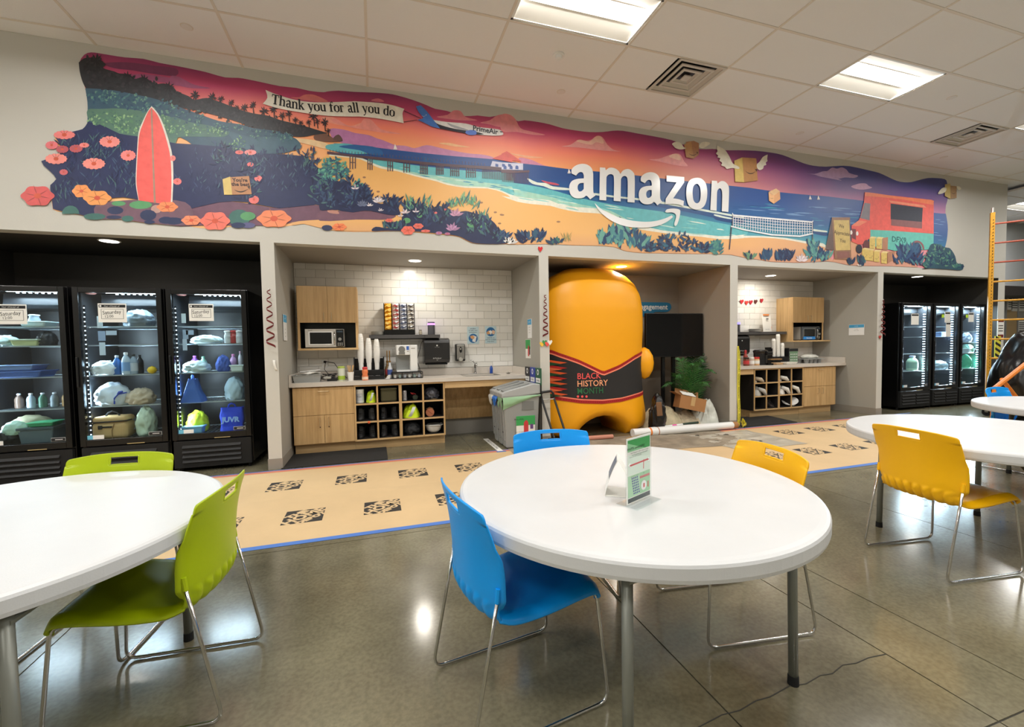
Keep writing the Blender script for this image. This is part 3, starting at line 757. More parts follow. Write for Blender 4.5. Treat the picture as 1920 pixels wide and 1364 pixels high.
# sea
sea = pts('120,480c 300,492 500,520 800,556 1100,586 1430,612', m3) + pts('160,446 340,466 540,492 760,510 1100,545 1400,580 1900,632', m4) + pts('400,530 700,573 1000,602 1200,618 1500,655', m5) + pts('200,365 400,388 900,470 1290,540 1452,552c 1470,650 1478,750 1465,890 1440,990c 900,1000 300,900c', m6) + pts('1150,1160 960,1130 750,1090 500,1060 300,1070 80,1085', m5) + pts('1700,1050 1560,1030 1400,1015 1250,995 1100,975 980,945 860,870 760,845 600,830 450,800 380,780 240,770 120,750 0,705', m4) + pts('1500,890 1380,865 1200,855 1050,835 960,805 780,765 640,720 500,700 420,660 330,620 200,570 100,540 70,510', m3)
paint('painted_sea', None, [sea], 3, 2, m=m_sea)
rnd = random.Random(3)
it = []
def streak(f, x, y, l, h, slope, ci):
    a = []
    for k in range(5): t = k/4; a.append((x+l*t, y+slope*l*t-h*math.sin(math.pi*t)*(1+.4*rnd.random())))
    for k in range(4, 0, -1): t = k/4; a.append((x+l*t-l*.12, y+slope*l*t+h*.5*math.sin(math.pi*t)))
    it.append((ci, [f(*p) for p in a]))
for _ in range(70): streak(m4, rnd.uniform(560, 1850), 0, 0, 0, 0, 0) if False else None
for _ in range(60):
    x = rnd.uniform(0, 1840); yb = 640+ (x)*.21; streak(m4, x, yb+rnd.uniform(-60, 170)*(1 if x > 700 else .45), rnd.uniform(50, 160), rnd.uniform(2, 5), .12+rnd.uniform(-.05,.1), rnd.choice([0,1,2,3]))
for _ in range(45):
    x = rnd.uniform(140, 1480); streak(m5, x, 640+x*.06+rnd.uniform(0, 240), rnd.uniform(60, 260), rnd.uniform(2, 6), .06, rnd.choice([2,3,4,4]))
for _ in range(26):
    x = rnd.uniform(430, 1500); streak(m3, x, 640+(x-430)*.16+rnd.uniform(0, 60), rnd.uniform(40, 110), rnd.uniform(2, 5), .12, rnd.choice([0,1,2]))
for _ in range(8): streak(m6, rnd.uniform(1285, 1380), rnd.uniform(600, 960), 80, 4, .1, 4)
multi('painted_water', [(214,236,226), (150,214,208), (64,150,180), (40,86,146), (120,160,206)], it, 4)
# waves
paint('painted_wave', (40,92,150), [pts('840,592 900,600 1000,640 1180,668 1330,690 1330,712 1180,690 1000,672 880,650', m3)], 4)
paint('painted_wave', (232,240,228), [pts('200,560 280,595 350,600 400,625 520,640 540,655 400,650 330,625 240,605', m4)], 5)
paint('painted_wave', (34,80,138), [pts('730,690 900,715 1100,735 1280,765 1500,800 1700,840 1880,880 1880,910 1700,880 1500,835 1250,790 1000,748 730,712', m4)], 4)
paint('painted_wave', (226,238,226), [pts('730,678 900,702 1100,722 1300,752 1500,790 1700,826 1880,862 1880,874 1700,842 1500,806 1300,770 1100,738 900,716 730,694', m4)], 5)
paint('painted_wave', (226,238,226), [pts('0,808 120,835 190,850 190,862 100,850 0,825', m5)], 5); paint('painted_wave', (34,74,132), [pts('0,826 190,866 190,900 60,880 0,860', m5)], 4)
paint('painted_wave', (226,238,226), [pts('1040,965 1120,975 1190,985 1190,1000 1120,995 1040,985', m5)], 5); paint('painted_wave', (34,74,132), [pts('1040,985 1190,1002 1185,1040 1040,1010', m5)], 4)
paint('painted_shallows', (104,190,196), [pts('400,604 640,640 830,668 1100,694 1330,716 1584,735 1584,925 1500,890 1380,862 1200,852 1050,830 960,800 780,758 640,718 500,690 420,650', m3)], 4.2, 2)
paint('painted_shallows', (104,190,196), [pts('0,600 200,612 400,655 520,690 720,740 1000,790 1250,822 1500,872 1800,930 1900,950 1920,1010 1700,1040 1560,1020 1400,1010 1250,985 1100,960 980,940 860,866 760,835 600,825 450,795 380,775 240,765 120,745 0,700', m4)], 4.2, 2)
paint('painted_shallows', (170,216,196), [pts('520,672 700,706 900,740 1100,766 1330,800 1584,840 1584,930 1500,890 1380,862 1200,852 1050,830 960,800 780,758 640,718', m3), pts('0,640 200,668 420,716 620,768 800,800 900,840 1000,900 860,868 760,838 600,825 450,795 380,775 240,765 120,745 0,700', m4)], 4.5, 2)
multi('painted_water', [(232,242,230), (150,214,208)], it[:60], 4.8)
# foam edge and sand
foam = pts('0,668 120,705 240,722 380,735 460,768 600,790 760,800 880,850 1000,915 1100,935 1250,968 1400,985 1560,998 1700,1015 1830,1010 1920,1000', m4) + pts('300,1035 500,1040 750,1060 960,1095 1150,1118 1200,1180 960,1140 700,1095 500,1070 300,1080', m5) + pts('1920,1035 1830,1045 1700,1045 1560,1030 1400,1020 1250,1000 1100,975 980,955 860,885 760,850 600,840 450,810 380,790 240,775 120,755 0,710', m4)
paint('painted_foam', (240,238,222), [foam], 5, 2)
paint('painted_foam', (236,234,214), [pts('90,570 240,580 340,600 430,640 500,668 640,700 780,738 960,780 1050,810 1200,835 1380,842 1500,872 1584,915 1584,945 1500,905 1380,866 1200,858 1050,834 960,806 780,762 640,720 500,695 420,660 330,618 240,600 90,590', m3)], 5, 2)
sand = pts('60,580c 240,600 330,612 420,652 500,688 640,712 780,752 960,795 1050,824 1200,848 1380,854 1500,884 1570,925', m3) + pts('0,700 120,745 240,765 380,778 450,798 600,828 760,838 860,870 1000,940 1100,966 1250,988 1400,1008 1560,1020 1700,1038 1830,1036 1900,1030', m4) + pts('300,1060 500,1056 750,1078 960,1118 1170,1160', m5) + pts('0,1150 240,900 400,1000 800,1040 1100,1240c 700,1222 330,1218 170,1203', m6) + pts('1330,1328 1200,1308 930,1322 760,1318 600,1312 480,1292 310,1268 170,1238 20,1233', m5) + pts('1700,1152 1500,1152 1250,1147 1100,1145 960,1128 880,1098 720,1088 560,1085 340,1076 120,1080', m4) + pts('1530,1308 1300,1306 1220,1286 1150,1252 1060,1236 950,1226 780,1212 560,1202 130,1202', m3) + pts('1100,1275 1000,1287 1000,1150 1200,1000 1200,760c', m2)
paint('painted_sand', None, [sand], 6, 2, m=m_sand)
paint('painted_path', (118,84,104), [pts('0,1180 200,1130 420,1090 640,1110 900,1150 1080,1120 1250,1130 1400,1180 1584,1190 1584,1230 1300,1240 1060,1255 880,1290 600,1290 300,1290 0,1290', m2)], 7)
paint('painted_path', (124,88,106), [pts('0,1040 200,1040 420,1040 620,1070 560,1110 300,1110 0,1120', m3)], 7)
it = [(0, [m3(x+14*math.cos(a*.8), y+8*math.sin(a*.8)) for a in range(8)]) for x, y in ((365,762), (395,830), (1330,970), (1445,1050), (1495,1070), (1480,1142), (480,880), (245,712))] + [(0, [m4(x+16*math.cos(a*.8), y+7*math.sin(a*.8)) for a in range(8)]) for x, y in ((445,903), (6,850))]
multi('painted_pebbles', [(164,122,92)], it, 7)
paint('painted_rock', (196,142,128), [pts('60,1040 80,1018 110,1012 140,1035 158,1062 90,1058', m3)], 8); paint('painted_rock', (120,84,70), [pts('1180,560 1210,535 1280,532 1340,570 1400,600 1280,602 1200,590', m2)], 7); paint('painted_rock', (96,72,70), [pts('1340,575 1385,540 1420,590 1380,598', m2)], 7)
paint('painted_sand', (240,206,160), [pts('880,565 1050,572 1200,590 1300,620 1290,660 1200,640 1040,600 900,580', m2)], 7); paint('painted_lagoon', (96,180,190), [pts('50,500 120,485 240,485 340,520 420,560 300,570 150,550 60,530', m3)], 7)
paint('painted_lagoon', (44,100,160), [pts('160,505 300,495 480,520 520,580 420,575 330,540 200,520', m3)], 8)
# jungle hills
ridge = pts('462,110c 500,80 560,75 620,95 660,125 640,150 720,175 760,190 830,195 870,230 930,215 980,240 1010,270 1080,262 1140,280 1169,310', m1) + pts('60,190 150,225 200,255 300,240 400,270 480,300 600,345 700,370 800,385 900,420 1000,445 1100,470 1200,500 1300,530c 1180,545 1100,560 1000,555 800,520 500,420 200,340', m2) + pts('0,310c', m2) + pts('1169,425 1000,375 800,330 640,310 515,300c 490,250 470,180', m1)
paint('painted_jungle', (46,46,52), [ridge], 8)
hill1 = pts('510,298c 640,305 760,320 880,345 1000,370 1110,405 1169,425', m1) + pts('200,360 400,430 560,455 700,490 850,510 950,530 1000,560c 1050,590 1060,650 900,700 600,700 300,700', m2) + pts('1169,640 800,640 525,560c 527,500 526,400', m1)
paint('painted_hill', (62,92,112), [hill1], 9)
paint('painted_hill', (92,128,112), [pts('528,455 620,450 740,445 860,455 1000,480 1169,530 1169,700 1000,680 800,650 640,580 540,530', m1)], 10)
paint('painted_hill', (84,120,110), [pts('0,400 160,440 330,470 480,520 440,560 300,560 100,560 0,570', m2)], 10)
paint('painted_hill', (72,104,122), [pts('480,520 640,560 800,560 960,570 1060,600 1060,660 900,690 640,700 560,640', m2)], 10)
paint('painted_path', (122,92,108), [pts('590,1150 760,1120 1000,1110 1240,1130 1300,1230 1240,1300 1040,1288 900,1273 760,1253 600,1246', m1)], 13)
bush = pts('530,545c 640,570 760,630 900,650 1169,700c', m1) + pts('400,640 640,690 800,700 1100,720 1200,800 1320,900 1480,960 1584,1010c 1584,1170 1400,1170 1200,1120 900,1150 640,1100 400,1100 0,1190', m2) + pts('1169,1150 900,1110 700,1100 600,1240 480,1222 350,1198 275,1178c 262,1060 256,1005 300,960 250,900 190,830 320,790 330,720 295,660c 420,615 490,597 520,562', m1)
paint('painted_bush', (44,52,92), [bush], 11, 2)
def leaf(x, y, l, wd, a):
    ca, sa = math.cos(a), math.sin(a)
    return [(x+ca*u*l-sa*v*wd, y+sa*u*l+ca*v*wd) for u, v in ((0,0), (.3,.42), (.65,.4), (1,0), (.65,-.4), (.3,-.42))]
def scatter(f, reg, n, ln, wd, ncol, seed, up=-90, spread=60, jit=None):
    rn = random.Random(seed); out = []
    for _ in range(n):
        cx, cy, rx, ry = rn.choice(reg); a = rn.uniform(0, 6.283); q = math.sqrt(rn.random())
        x, y = cx+rx*q*math.cos(a), cy+ry*q*math.sin(a); k = rn.uniform(.6, 1.2)
        out.append((rn.randrange(ncol), [f(*p) for p in leaf(x, y, ln*k, wd*k, R(up+rn.uniform(-spread, spread)))]))
    return out
# soft texture of the hills
multi('painted_leaves', [(48,50,56), (38,38,44), (60,56,62)], scatter(m1, [(560,140,70,80), (700,240,160,60), (900,280,180,50), (1100,340,80,50)], 160, 34, 22, 3, 4, spread=180) + scatter(m2, [(60,260,80,60), (280,320,130,60), (500,380,140,50), (760,440,160,50), (1000,500,150,40)], 220, 30, 18, 3, 5, spread=180), 9)
multi('painted_leaves', [(60,98,112), (76,118,124), (52,80,108), (104,146,130)], scatter(m1, [(640,360,110,50), (850,400,140,50), (1050,440,120,50)], 240, 26, 16, 4, 6, spread=180) + scatter(m2, [(150,400,150,60), (450,480,160,40), (750,540,160,36), (950,560,70,30)], 200, 24, 14, 4, 7, spread=180), 10.5)
multi('painted_leaves', [(96,140,110), (120,164,120), (78,116,108), (150,186,140)], scatter(m1, [(660,520,130,60), (850,560,150,60), (1060,580,110,80)], 260, 22, 14, 4, 8, spread=180) + scatter(m2, [(150,500,150,50), (380,520,80,30), (560,620,80,60)], 120, 22, 12, 4, 9, spread=180), 11.5)
multi('painted_leaves', [(52,64,106), (40,46,84), (66,90,120), (78,112,116), (36,42,74)], scatter(m1, [(600,760,80,120), (430,760,110,110), (760,800,120,120), (500,960,180,140), (780,1000,110,110), (380,1080,100,80), (1040,900,30,180)], 420, 60, 9, 5, 10, spread=50) + scatter(m2, [(640,800,80,140), (1250,1000,90,120), (1400,1050,120,110), (680,960,60,120), (1500,1080,70,90), (400,700,60,100), (1150,800,60,120), (620,1040,90,100)], 320, 56, 16, 5, 11, spread=90), 12)
multi('painted_leaves', [(84,150,140), (110,176,150), (66,120,126), (54,92,116)], scatter(m2, [(1340,820,90,80), (1420,860,60,60), (1280,880,60,60)], 150, 40, 20, 4, 12, spread=150) + scatter(m3, [(120,680,100,70), (60,740,70,50), (320,840,40,30)], 130, 44, 20, 4, 13, spread=120), 13)
multi('painted_leaves', [(54,64,104), (64,78,116), (40,48,86), (78,104,124), (50,58,98)], scatter(m2, [(380,760,260,110), (350,940,320,110), (900,900,260,120), (1000,760,200,100), (700,760,120,90)], 420, 52, 11, 5, 51, spread=45), 12.2)
# palms on the ridge
palms = []
rnd = random.Random(8)
for f, x, y, s in [(m2,205,215,48), (m2,345,235,44), (m2,415,250,34), (m2,500,280,34), (m2,610,320,40), (m2,680,300,36), (m2,770,350,44), (m2,850,330,44), (m2,920,385,34), (m2,975,370,34), (m2,1030,420,30), (m2,1180,390,44), (m2,1210,435,30), (m2,1140,440,28), (m2,1270,440,40), (m2,1300,510,24), (m1,590,95,50), (m1,820,215,44), (m1,940,240,48), (m1,1120,290,46), (m2,545,320,28), (m2,1075,445,26)]:
    for k in range(9): palms.append((0, [f(*p) for p in leaf(x, y, s*rnd.uniform(.8,1.15), s*.24, R(k*40+rnd.uniform(-12,12)))]))
    palms.append((0, [f(x-3,y), f(x+3,y), f(x+5+s*.15, y+s*1.9), f(x-3+s*.15, y+s*1.9)]))
multi('painted_palms', [(40,38,46)], palms, 9.5)
# surfboard
sb = paint('painted_surfboard', (232,224,214), [pts('995,430c 1040,480 1080,560 1120,680 1148,800 1154,950 1150,1060 1146,1150c 1060,1140 900,1118c 880,1000 882,880 890,740 900,620 930,540 965,470', m1)], 14)
paint('surfboard_face', (246,104,98), [pts('993,440c 1035,490 1070,570 1105,680 1132,800 1140,950 1138,1060 1134,1148c 1050,1138 903,1118c 886,1000 888,880 896,740 908,630 938,545 968,475', m1)], 15, parent=sb)
paint('surfboard_stringer', (172,142,124), [pts('990,450c 1000,450c 1012,800 1026,1138c 1012,1138c 1000,800', m1)], 16, parent=sb)
# flowers
def flower(f, x, y, r, c, sq=.75, lay=16, n=6, big=True):
    pa = []
    for k in range(40):
        a = k/40*2*math.pi; q = r*(.93+.07*math.cos(n*a)) if big else r*(.84+.16*abs(math.cos(n*a)))
        pa.append(f(x+q*math.cos(a), y+q*sq*math.sin(a)))
    o = paint('painted_flower', c, [pa], lay, 1)
    dk = tuple(int(v*.78) for v in c)
    pe = []
    for k in range(n if big else 3):
        a = k/n*2*math.pi+.3 if big else -1.2-.4*k
        pe.append((0, [f(*p) for p in leaf(x+r*.1*math.cos(a), y+r*.1*sq*math.sin(a), r*(.62 if big else .5), r*.06, math.atan2(sq*math.sin(a), math.cos(a)))]))
    pe.append((1, [f(x+r*.22*math.cos(k), y+r*.16*math.sin(k)) for k in [q*.7 for q in range(9)]]))
    b = MB()
    EPS[1] = 0
    for ci, lp in pe:
        b.flat([L3(p, lay+1) for p in lp], ci); EPS[1] += 5e-6
    EPS[1] = 0
    b.obj('flower_veins', [fm(dk), fm((220,96,70))], o, fix=False)
for a in [(m1,165,1085,125,(224,98,98),.62), (m1,485,1050,70,(255,160,96),.72), (m1,600,1100,105,(255,166,98),.55), (m1,1110,1165,80,(255,150,100),.5), (m2,175,1250,85,(250,148,110),.5), (m2,370,1255,125,(244,126,110),.64), (m2,855,1235,145,(252,146,104),.52), (m3,725,1200,58,(246,120,100),.66), (m3,810,1165,44,(240,120,106),.55), (m3,570,1118,32,(246,120,108),.5), (m3,160,1172,62,(255,140,90),.5)]: flower(*a)
for a in [(m1,360,640,82,(244,136,134),.4), (m1,268,715,48,(236,124,130),.65), (m1,345,745,48,(190,90,100),.6), (m1,445,740,50,(196,96,104),.6), (m1,505,715,38,(240,140,136),.5), (m1,300,815,84,(250,150,140),.48), (m1,575,850,86,(250,150,140),.5), (m1,690,690,78,(250,150,144),.55), (m1,825,790,58,(244,140,136),.7), (m1,355,912,32,(216,110,116),.7), (m1,1150,810,22,(244,140,136),1.0), (m2,660,690,52,(250,150,150),.45), (m2,570,690,36,(236,120,120),.5), (m2,660,790,28,(236,120,124),.7), (m2,725,905,34,(240,130,130),.75), (m2,690,1080,44,(236,124,120),.8), (m2,60,930,36,(240,130,130),.8), (m3,945,1055,22,(240,120,116),.5), (m3,1030,1028,16,(240,120,116),.5), (m3,870,1205,40,(236,120,110),.3), (m3,980,1222,28,(190,130,176),.5), (m3,1050,1228,24,(180,110,150),.5)]: flower(*a, n=7, big=False, lay=15)
# ground leaves under the flowers
gl = [(0,[m1(405+64*math.cos(a*.45), 1215-60*math.sin(a*.45)*1) for a in range(8)])]
for f, x, y, rx, ry, ci in [(m1,580,1235,80,24,0), (m1,755,1140,52,18,1), (m1,915,1150,84,30,1), (m1,730,1190,60,30,2), (m1,720,1240,56,14,2), (m1,820,1250,44,22,0), (m1,1100,1262,54,26,2), (m1,980,1275,40,14,2), (m1,1030,1180,40,30,3), (m1,970,1225,60,40,2), (m2,570,1230,90,70,0), (m2,640,1215,64,36,1), (m2,640,1290,60,24,4), (m2,30,1255,80,30,2), (m2,560,1290,60,24,2), (m2,1290,1310,44,22,2), (m2,1240,960,30,50,0), (m2,1180,980,30,20,0), (m3,640,1150,40,26,1), (m3,715,1120,32,24,1), (m3,820,1075,24,22,1), (m3,610,1170,50,14,1), (m3,1290,1150,80,32,1), (m3,60,1180,44,22,2)]:
    gl.append((ci, [f(x+rx*math.cos(a*.5), y+ry*math.sin(a*.5)) for a in range(13)]))
multi('painted_ground_leaves', [(70,116,110), (96,160,110), (50,60,96), (200,160,150), (96,96,140)], gl, 13.5)
# low beach shrubs
def shrub(f, base, n, l, wd, cols, seed, lay=14, spread=55):
    multi('painted_leaves', cols, scatter(f, base, n, l, wd, len(cols), seed, spread=spread), lay)
NAVY = [(38,48,84), (48,62,100), (60,84,116), (34,40,70)]
TEAL = [(44,84,120), (58,112,136), (88,150,150), (40,66,108), (110,170,156)]
paint('painted_foliage', (40,48,84), [pts('10,930 60,850 140,800 220,790 280,850 360,860 420,890 440,960 540,980 640,920 650,1020 660,1070 560,1070 420,1040 280,1040 100,1030 0,1030', m3)], 12.5)
paint('painted_foliage', (40,48,84), [pts('430,1205 460,1170 560,1180 660,1140 680,1060 700,990 780,980 860,990 920,1020 960,1000 1040,1010 1120,1050 1200,1040 1280,1060 1360,1080 1440,1140 1470,1190 1530,1260 1530,1308 1300,1308 1220,1285 1150,1250 1050,1232 950,1222 780,1208 560,1202', m3)], 12.5)
shrub(m3, [(200,880,180,110), (60,940,60,90), (340,940,100,80), (590,1000,70,70), (350,900,60,40)], 260, 60, 18, NAVY, 20)
shrub(m3, [(760,1040,90,60), (620,1180,100,16), (860,1100,80,80), (1000,1080,80,80), (1230,1150,110,90), (1350,1180,70,80), (1450,1260,60,40)], 300, 64, 20, NAVY+[(70,110,110)], 21)
shrub(m3, [(740,1010,60,40), (1080,1000,60,30), (1180,980,60,40), (1270,1000,50,40), (870,1000,40,30), (1350,1090,30,30), (1290,1150,60,20)], 110, 80, 12, [(80,140,120), (110,170,130), (60,110,116), (140,180,130)], 22, 14.5, 40)
def bloom(f, x, y, s, c, n=6):
    multi('painted_bloom', [c, tuple(int(v*.85) for v in c)], [(k % 2, [f(*p) for p in leaf(x, y, s*(.8+.2*(k % 2)), s*.34, R(-160+140/(n-1)*k))]) for k in range(n)], 16)
for a in [(m3,480,970,62,(236,226,232)), (m3,1120,1080,70,(216,160,190)), (m3,1090,1200,72,(200,150,190)), (m3,700,1060,50,(240,220,226),4), (m3,790,1050,40,(236,222,228),3), (m3,410,1000,34,(240,232,236),4), (m3,350,1000,60,(110,120,150),7), (m3,500,1040,30,(236,226,232),4), (m3,665,1085,34,(240,226,226),3), (m3,1555,1300,60,(244,240,236),5), (m4,75,1075,62,(246,244,240),6), (m5,920,1310,90,(238,222,226),7), (m6,345,1218,50,(238,236,234),3), (m3,290,860,46,(236,220,226),3)]: bloom(*a)
shrub(m4, [(160,1050,30,30), (230,1040,70,36), (290,1040,40,40), (10,1040,30,30)], 90, 70, 22, NAVY+[(58,96,120)], 23)
shrub(m4, [(430,1075,50,12)], 22, 50, 20, [(50,70,96), (70,120,110)], 24); shrub(m4, [(520,1060,30,10)], 14, 80, 6, [(196,170,110), (150,150,100)], 25, 14, 35)
shrub(m4, [(800,1070,80,20), (880,1050,80,50), (980,1080,90,50), (1100,1110,40,30), (980,1000,50,40)], 90, 110, 34, TEAL, 26, 14, 45); shrub(m4, [(1280,1080,50,60), (1400,1080,130,70), (1560,1120,60,30), (1170,1120,40,24)], 260, 46, 18, NAVY+TEAL[:2], 27, 14, 80); shrub(m4, [(1670,1110,50,40)], 60, 46, 20, [(70,130,130), (90,150,136), (54,104,124)], 28, 14, 70)
shrub(m5, [(10,1200,50,50)], 24, 70, 26, [(70,130,130), (90,150,136)], 29); shrub(m5, [(370,1280,50,20)], 16, 70, 30, [(40,56,84), (110,150,120)], 30, 14, 40); shrub(m5, [(540,1290,50,20), (680,1300,40,14)], 30, 110, 40, [(44,74,108), (60,96,124), (36,56,96)], 31, 14, 25); shrub(m5, [(760,1270,60,50)], 60, 80, 26, NAVY, 32, 14, 50); shrub(m5, [(1040,1290,60,50), (1040,1200,40,60), (1150,1280,60,40)], 90, 100, 30, TEAL, 33, 14, 40); shrub(m5, [(1440,1340,30,12), (1560,1330,40,20)], 26, 80, 30, [(50,80,110), (40,56,90), (90,140,140)], 34, 14, 35)
shrub(m6, [(870,1180,80,40), (1050,1200,80,30), (960,1120,40,60), (900,1080,30,60)], 80, 150, 34, [(40,66,110), (54,86,128), (80,130,140), (36,52,96)], 35, 17, 40); shrub(m6, [(1050,1040,50,60)], 36, 110, 26, [(44,72,116), (60,100,136)], 36, 17, 35)
shrub(m6, [(1250,1150,90,80), (1330,1050,80,80), (1440,1150,100,90), (1600,1240,50,24), (1200,1220,60,30)], 320, 50, 20, [(40,70,104), (54,100,110), (70,124,120), (110,160,130), (36,56,96)], 37, 17, 90); shrub(m6, [(225,1200,30,10), (370,1200,30,40)], 26, 90, 34, [(50,90,110), (38,56,92)], 38, 17, 30)
paint('painted_foliage', (52,88,106), [pts('1180,1240 1225,1000 1290,935 1440,985 1500,1000 1560,1090 1590,1195 1665,1200 1668,1250 1630,1278 1450,1265 1160,1250', m6)], 16.3)
# banner plane
wire = multi('painted_tow_line', [(56,30,44)], [(0, [m3(695,214), m3(830,275), m3(830,280), m3(695,220)]), (0, [m3(690,306), m3(800,288), m3(800,293), m3(690,311)])], 16); del wire['kind']
ban = paint('painted_banner', (240,234,220), [pts('785,176c 900,222 1050,262 1200,278 1380,275 1500,270', m2) + pts('300,138 480,150 600,170 695,200c 680,240 690,318c 600,300 450,275 300,262 130,258', m3) + pts('1580,395 1400,394 1250,385 1080,362 900,330 762,290c 800,240', m2)], 16)
pl = paint('painted_plane', (240,238,236), [pts('930,290c 1050,308 1200,320 1300,348 1420,362 1480,372 1508,398 1500,415 1440,420 1300,412 1180,395 1060,372 980,350', m3)], 16)
paint('plane_belly', (34,36,52), [pts('930,290c 960,318 1010,338 1100,362 1200,378 1300,392 1350,408c 1300,412 1180,398 1060,376 985,362c', m3)], 17, parent=pl)
paint('plane_tail', (72,124,206), [pts('790,180c 830,170c 880,220 930,285 990,362c 920,345 860,315 800,290c 850,275 815,230', m3)], 18, parent=pl)
paint('plane_engine', (98,134,220), [pts('1198,390 1220,375 1280,378 1286,410 1240,416 1205,406', m3)], 18, parent=pl); paint('plane_wing', (176,176,184), [pts('1045,315c 1120,340 1200,365 1230,380 1150,368 1080,345', m3)], 18, parent=pl); paint('plane_nose_window', (40,42,56), [pts('1480,384c 1500,386c 1506,394c 1484,392c', m3)], 18, parent=pl)
def smile(f, x0, y0, x1, y1, sag, c, lay, parent, wd=.05):
    dx, dy = x1-x0, y1-y0; n = 8; a = []; b_ = []
    for k in range(n+1):
        t = k/n; s = 4*sag*t*(1-t); th = wd*abs(dx)*math.sin(math.pi*min(1, t*.9+.08))
        a.append((x0+dx*t, y0+dy*t+s)); b_.append((x0+dx*t, y0+dy*t+s-th))
    h = abs(dx)*.16
    b = MB(); b.flat([L3(f(*p), lay) for p in a+b_[::-1]])
    EPS[1] = 5e-5
    b.flat([L3(f(*p), lay) for p in ((x1-h*.9,y1-h*.7), (x1+h*.35,y1-h*.8), (x1+h*.2,y1+h*.9), (x1-h*.05,y1+h*.1))])
    EPS[1] = 0
    o = b.obj('smile_arrow', fm(c), parent, fix=False); return o
smile(m3, 835, 255, 875, 252, 10, (230,236,246), 19, pl)
def stext(parent, s, f, x, y, h, ang, m, lay, bold=0, sx=1.0, align='CENTER'):
    p = L3(f(x, y), lay)
    return text(s, h, m, parent, p, rot=(R(90), 0, 0), bold=bold, sx=sx, align=align) if not ang else text(s, h, m, parent, p, rot=Matrix((Matrix.Rotation(-ang, 3, 'Y') @ Matrix.Rotation(R(90), 3, 'X'))).to_euler(), bold=bold, sx=sx, align=align)
stext(pl, 'PrimeAir', m3, 1362, 376, .085, R(-2), fm((50,54,66)), 19, .002)
# serif lettering of the banner
SER = {}
def G(ch, adv, *st): SER[ch] = (adv, st)
st = lambda w_, *p: (w_, p)
def arcp(cx, cy, rx, ry, a0, a1, n=10): return [(cx+rx*math.cos(R(a0+(a1-a0)*k/n)), cy+ry*math.sin(R(a0+(a1-a0)*k/n))) for k in range(n+1)]
def sf(x, y, w_=.24): return st(.04, (x-w_/2, y), (x+w_/2, y))
G('T', .66, st(.13,(.33,.0),(.33,.69)), st(.05,(.03,.675),(.63,.675)), st(.05,(.05,.69),(.04,.52)), st(.05,(.61,.69),(.62,.52)), sf(.33,.02,.3))
G('h', .60, st(.12,(.13,0),(.13,.74)), st(.05,(.02,.72),(.13,.72)), sf(.13,.02), st(.05,*arcp(.29,.33,.16,.16,170,60)), st(.11,*(arcp(.31,.33,.14,.14,70,0)+[(.45,0)])), sf(.45,.02))
G('a', .52, st(.05,*arcp(.22,.36,.16,.13,160,80)), st(.11,*(arcp(.22,.33,.14,.16,90,0)+[(.36,.06),(.42,.02),(.5,.03)])), st(.05,(.36,.28),(.2,.24)), st(.1,*arcp(.2,.13,.11,.12,80,300)), st(.04,(.22,.0),(.36,.1)), st(.09,(.08,.38),(.09,.4)))
G('n', .60, st(.12,(.13,0),(.13,.48)), st(.05,(.02,.46),(.13,.46)), sf(.13,.02), st(.05,*arcp(.29,.33,.16,.16,170,60)), st(.11,*(arcp(.31,.33,.14,.14,70,0)+[(.45,0)])), sf(.45,.02))
G('k', .58, st(.12,(.13,0),(.13,.74)), st(.05,(.02,.72),(.13,.72)), sf(.13,.02), st(.05,(.15,.2),(.42,.46)), st(.11,(.25,.29),(.46,.02)), sf(.46,.02,.22), sf(.42,.465,.2))
G('y', .55, st(.11,(.1,.47),(.29,.02)), st(.05,(.46,.47),(.26,-.08),(.17,-.18),(.08,-.2)), sf(.1,.465,.22), sf(.46,.465,.18), st(.09,(.07,-.18),(.1,-.18)))
G('o', .56, st(.12,*arcp(.14,.24,.06,.17,90,270)), st(.12,*arcp(.42,.24,.06,.17,90,-90)), st(.05,*arcp(.28,.3,.17,.18,160,20)), st(.05,*arcp(.28,.18,.17,.18,200,340)))
G('u', .60, st(.11,*([(.13,.47),(.13,.18)]+arcp(.27,.16,.14,.13,180,270))), st(.05,*arcp(.27,.17,.16,.14,270,350)), st(.12,(.45,.48),(.45,0)), sf(.07,.46,.14), sf(.39,.46,.14), sf(.5,.02,.12))
G('f', .40, st(.12,(.15,0),(.15,.55)), st(.05,*arcp(.28,.55,.13,.17,180,60)), st(.09,(.33,.68),(.36,.67)), st(.05,(.02,.46),(.33,.46)), sf(.16,.02,.28))
G('r', .46, st(.12,(.13,0),(.13,.48)), st(.05,(.02,.46),(.13,.46)), sf(.14,.02,.26), st(.05,*arcp(.28,.32,.15,.15,170,80)), st(.1,(.32,.43),(.38,.42)))
G('l', .30, st(.12,(.14,0),(.14,.74)), st(.05,(.02,.72),(.14,.72)), sf(.14,.02))
G('d', .60, st(.12,(.45,0),(.45,.74)), st(.05,(.34,.72),(.45,.72)), sf(.5,.02,.14), st(.12,*arcp(.16,.24,.07,.18,90,270)), st(.05,*arcp(.27,.3,.18,.18,150,30)), st(.05,*arcp(.27,.18,.18,.18,210,340)))
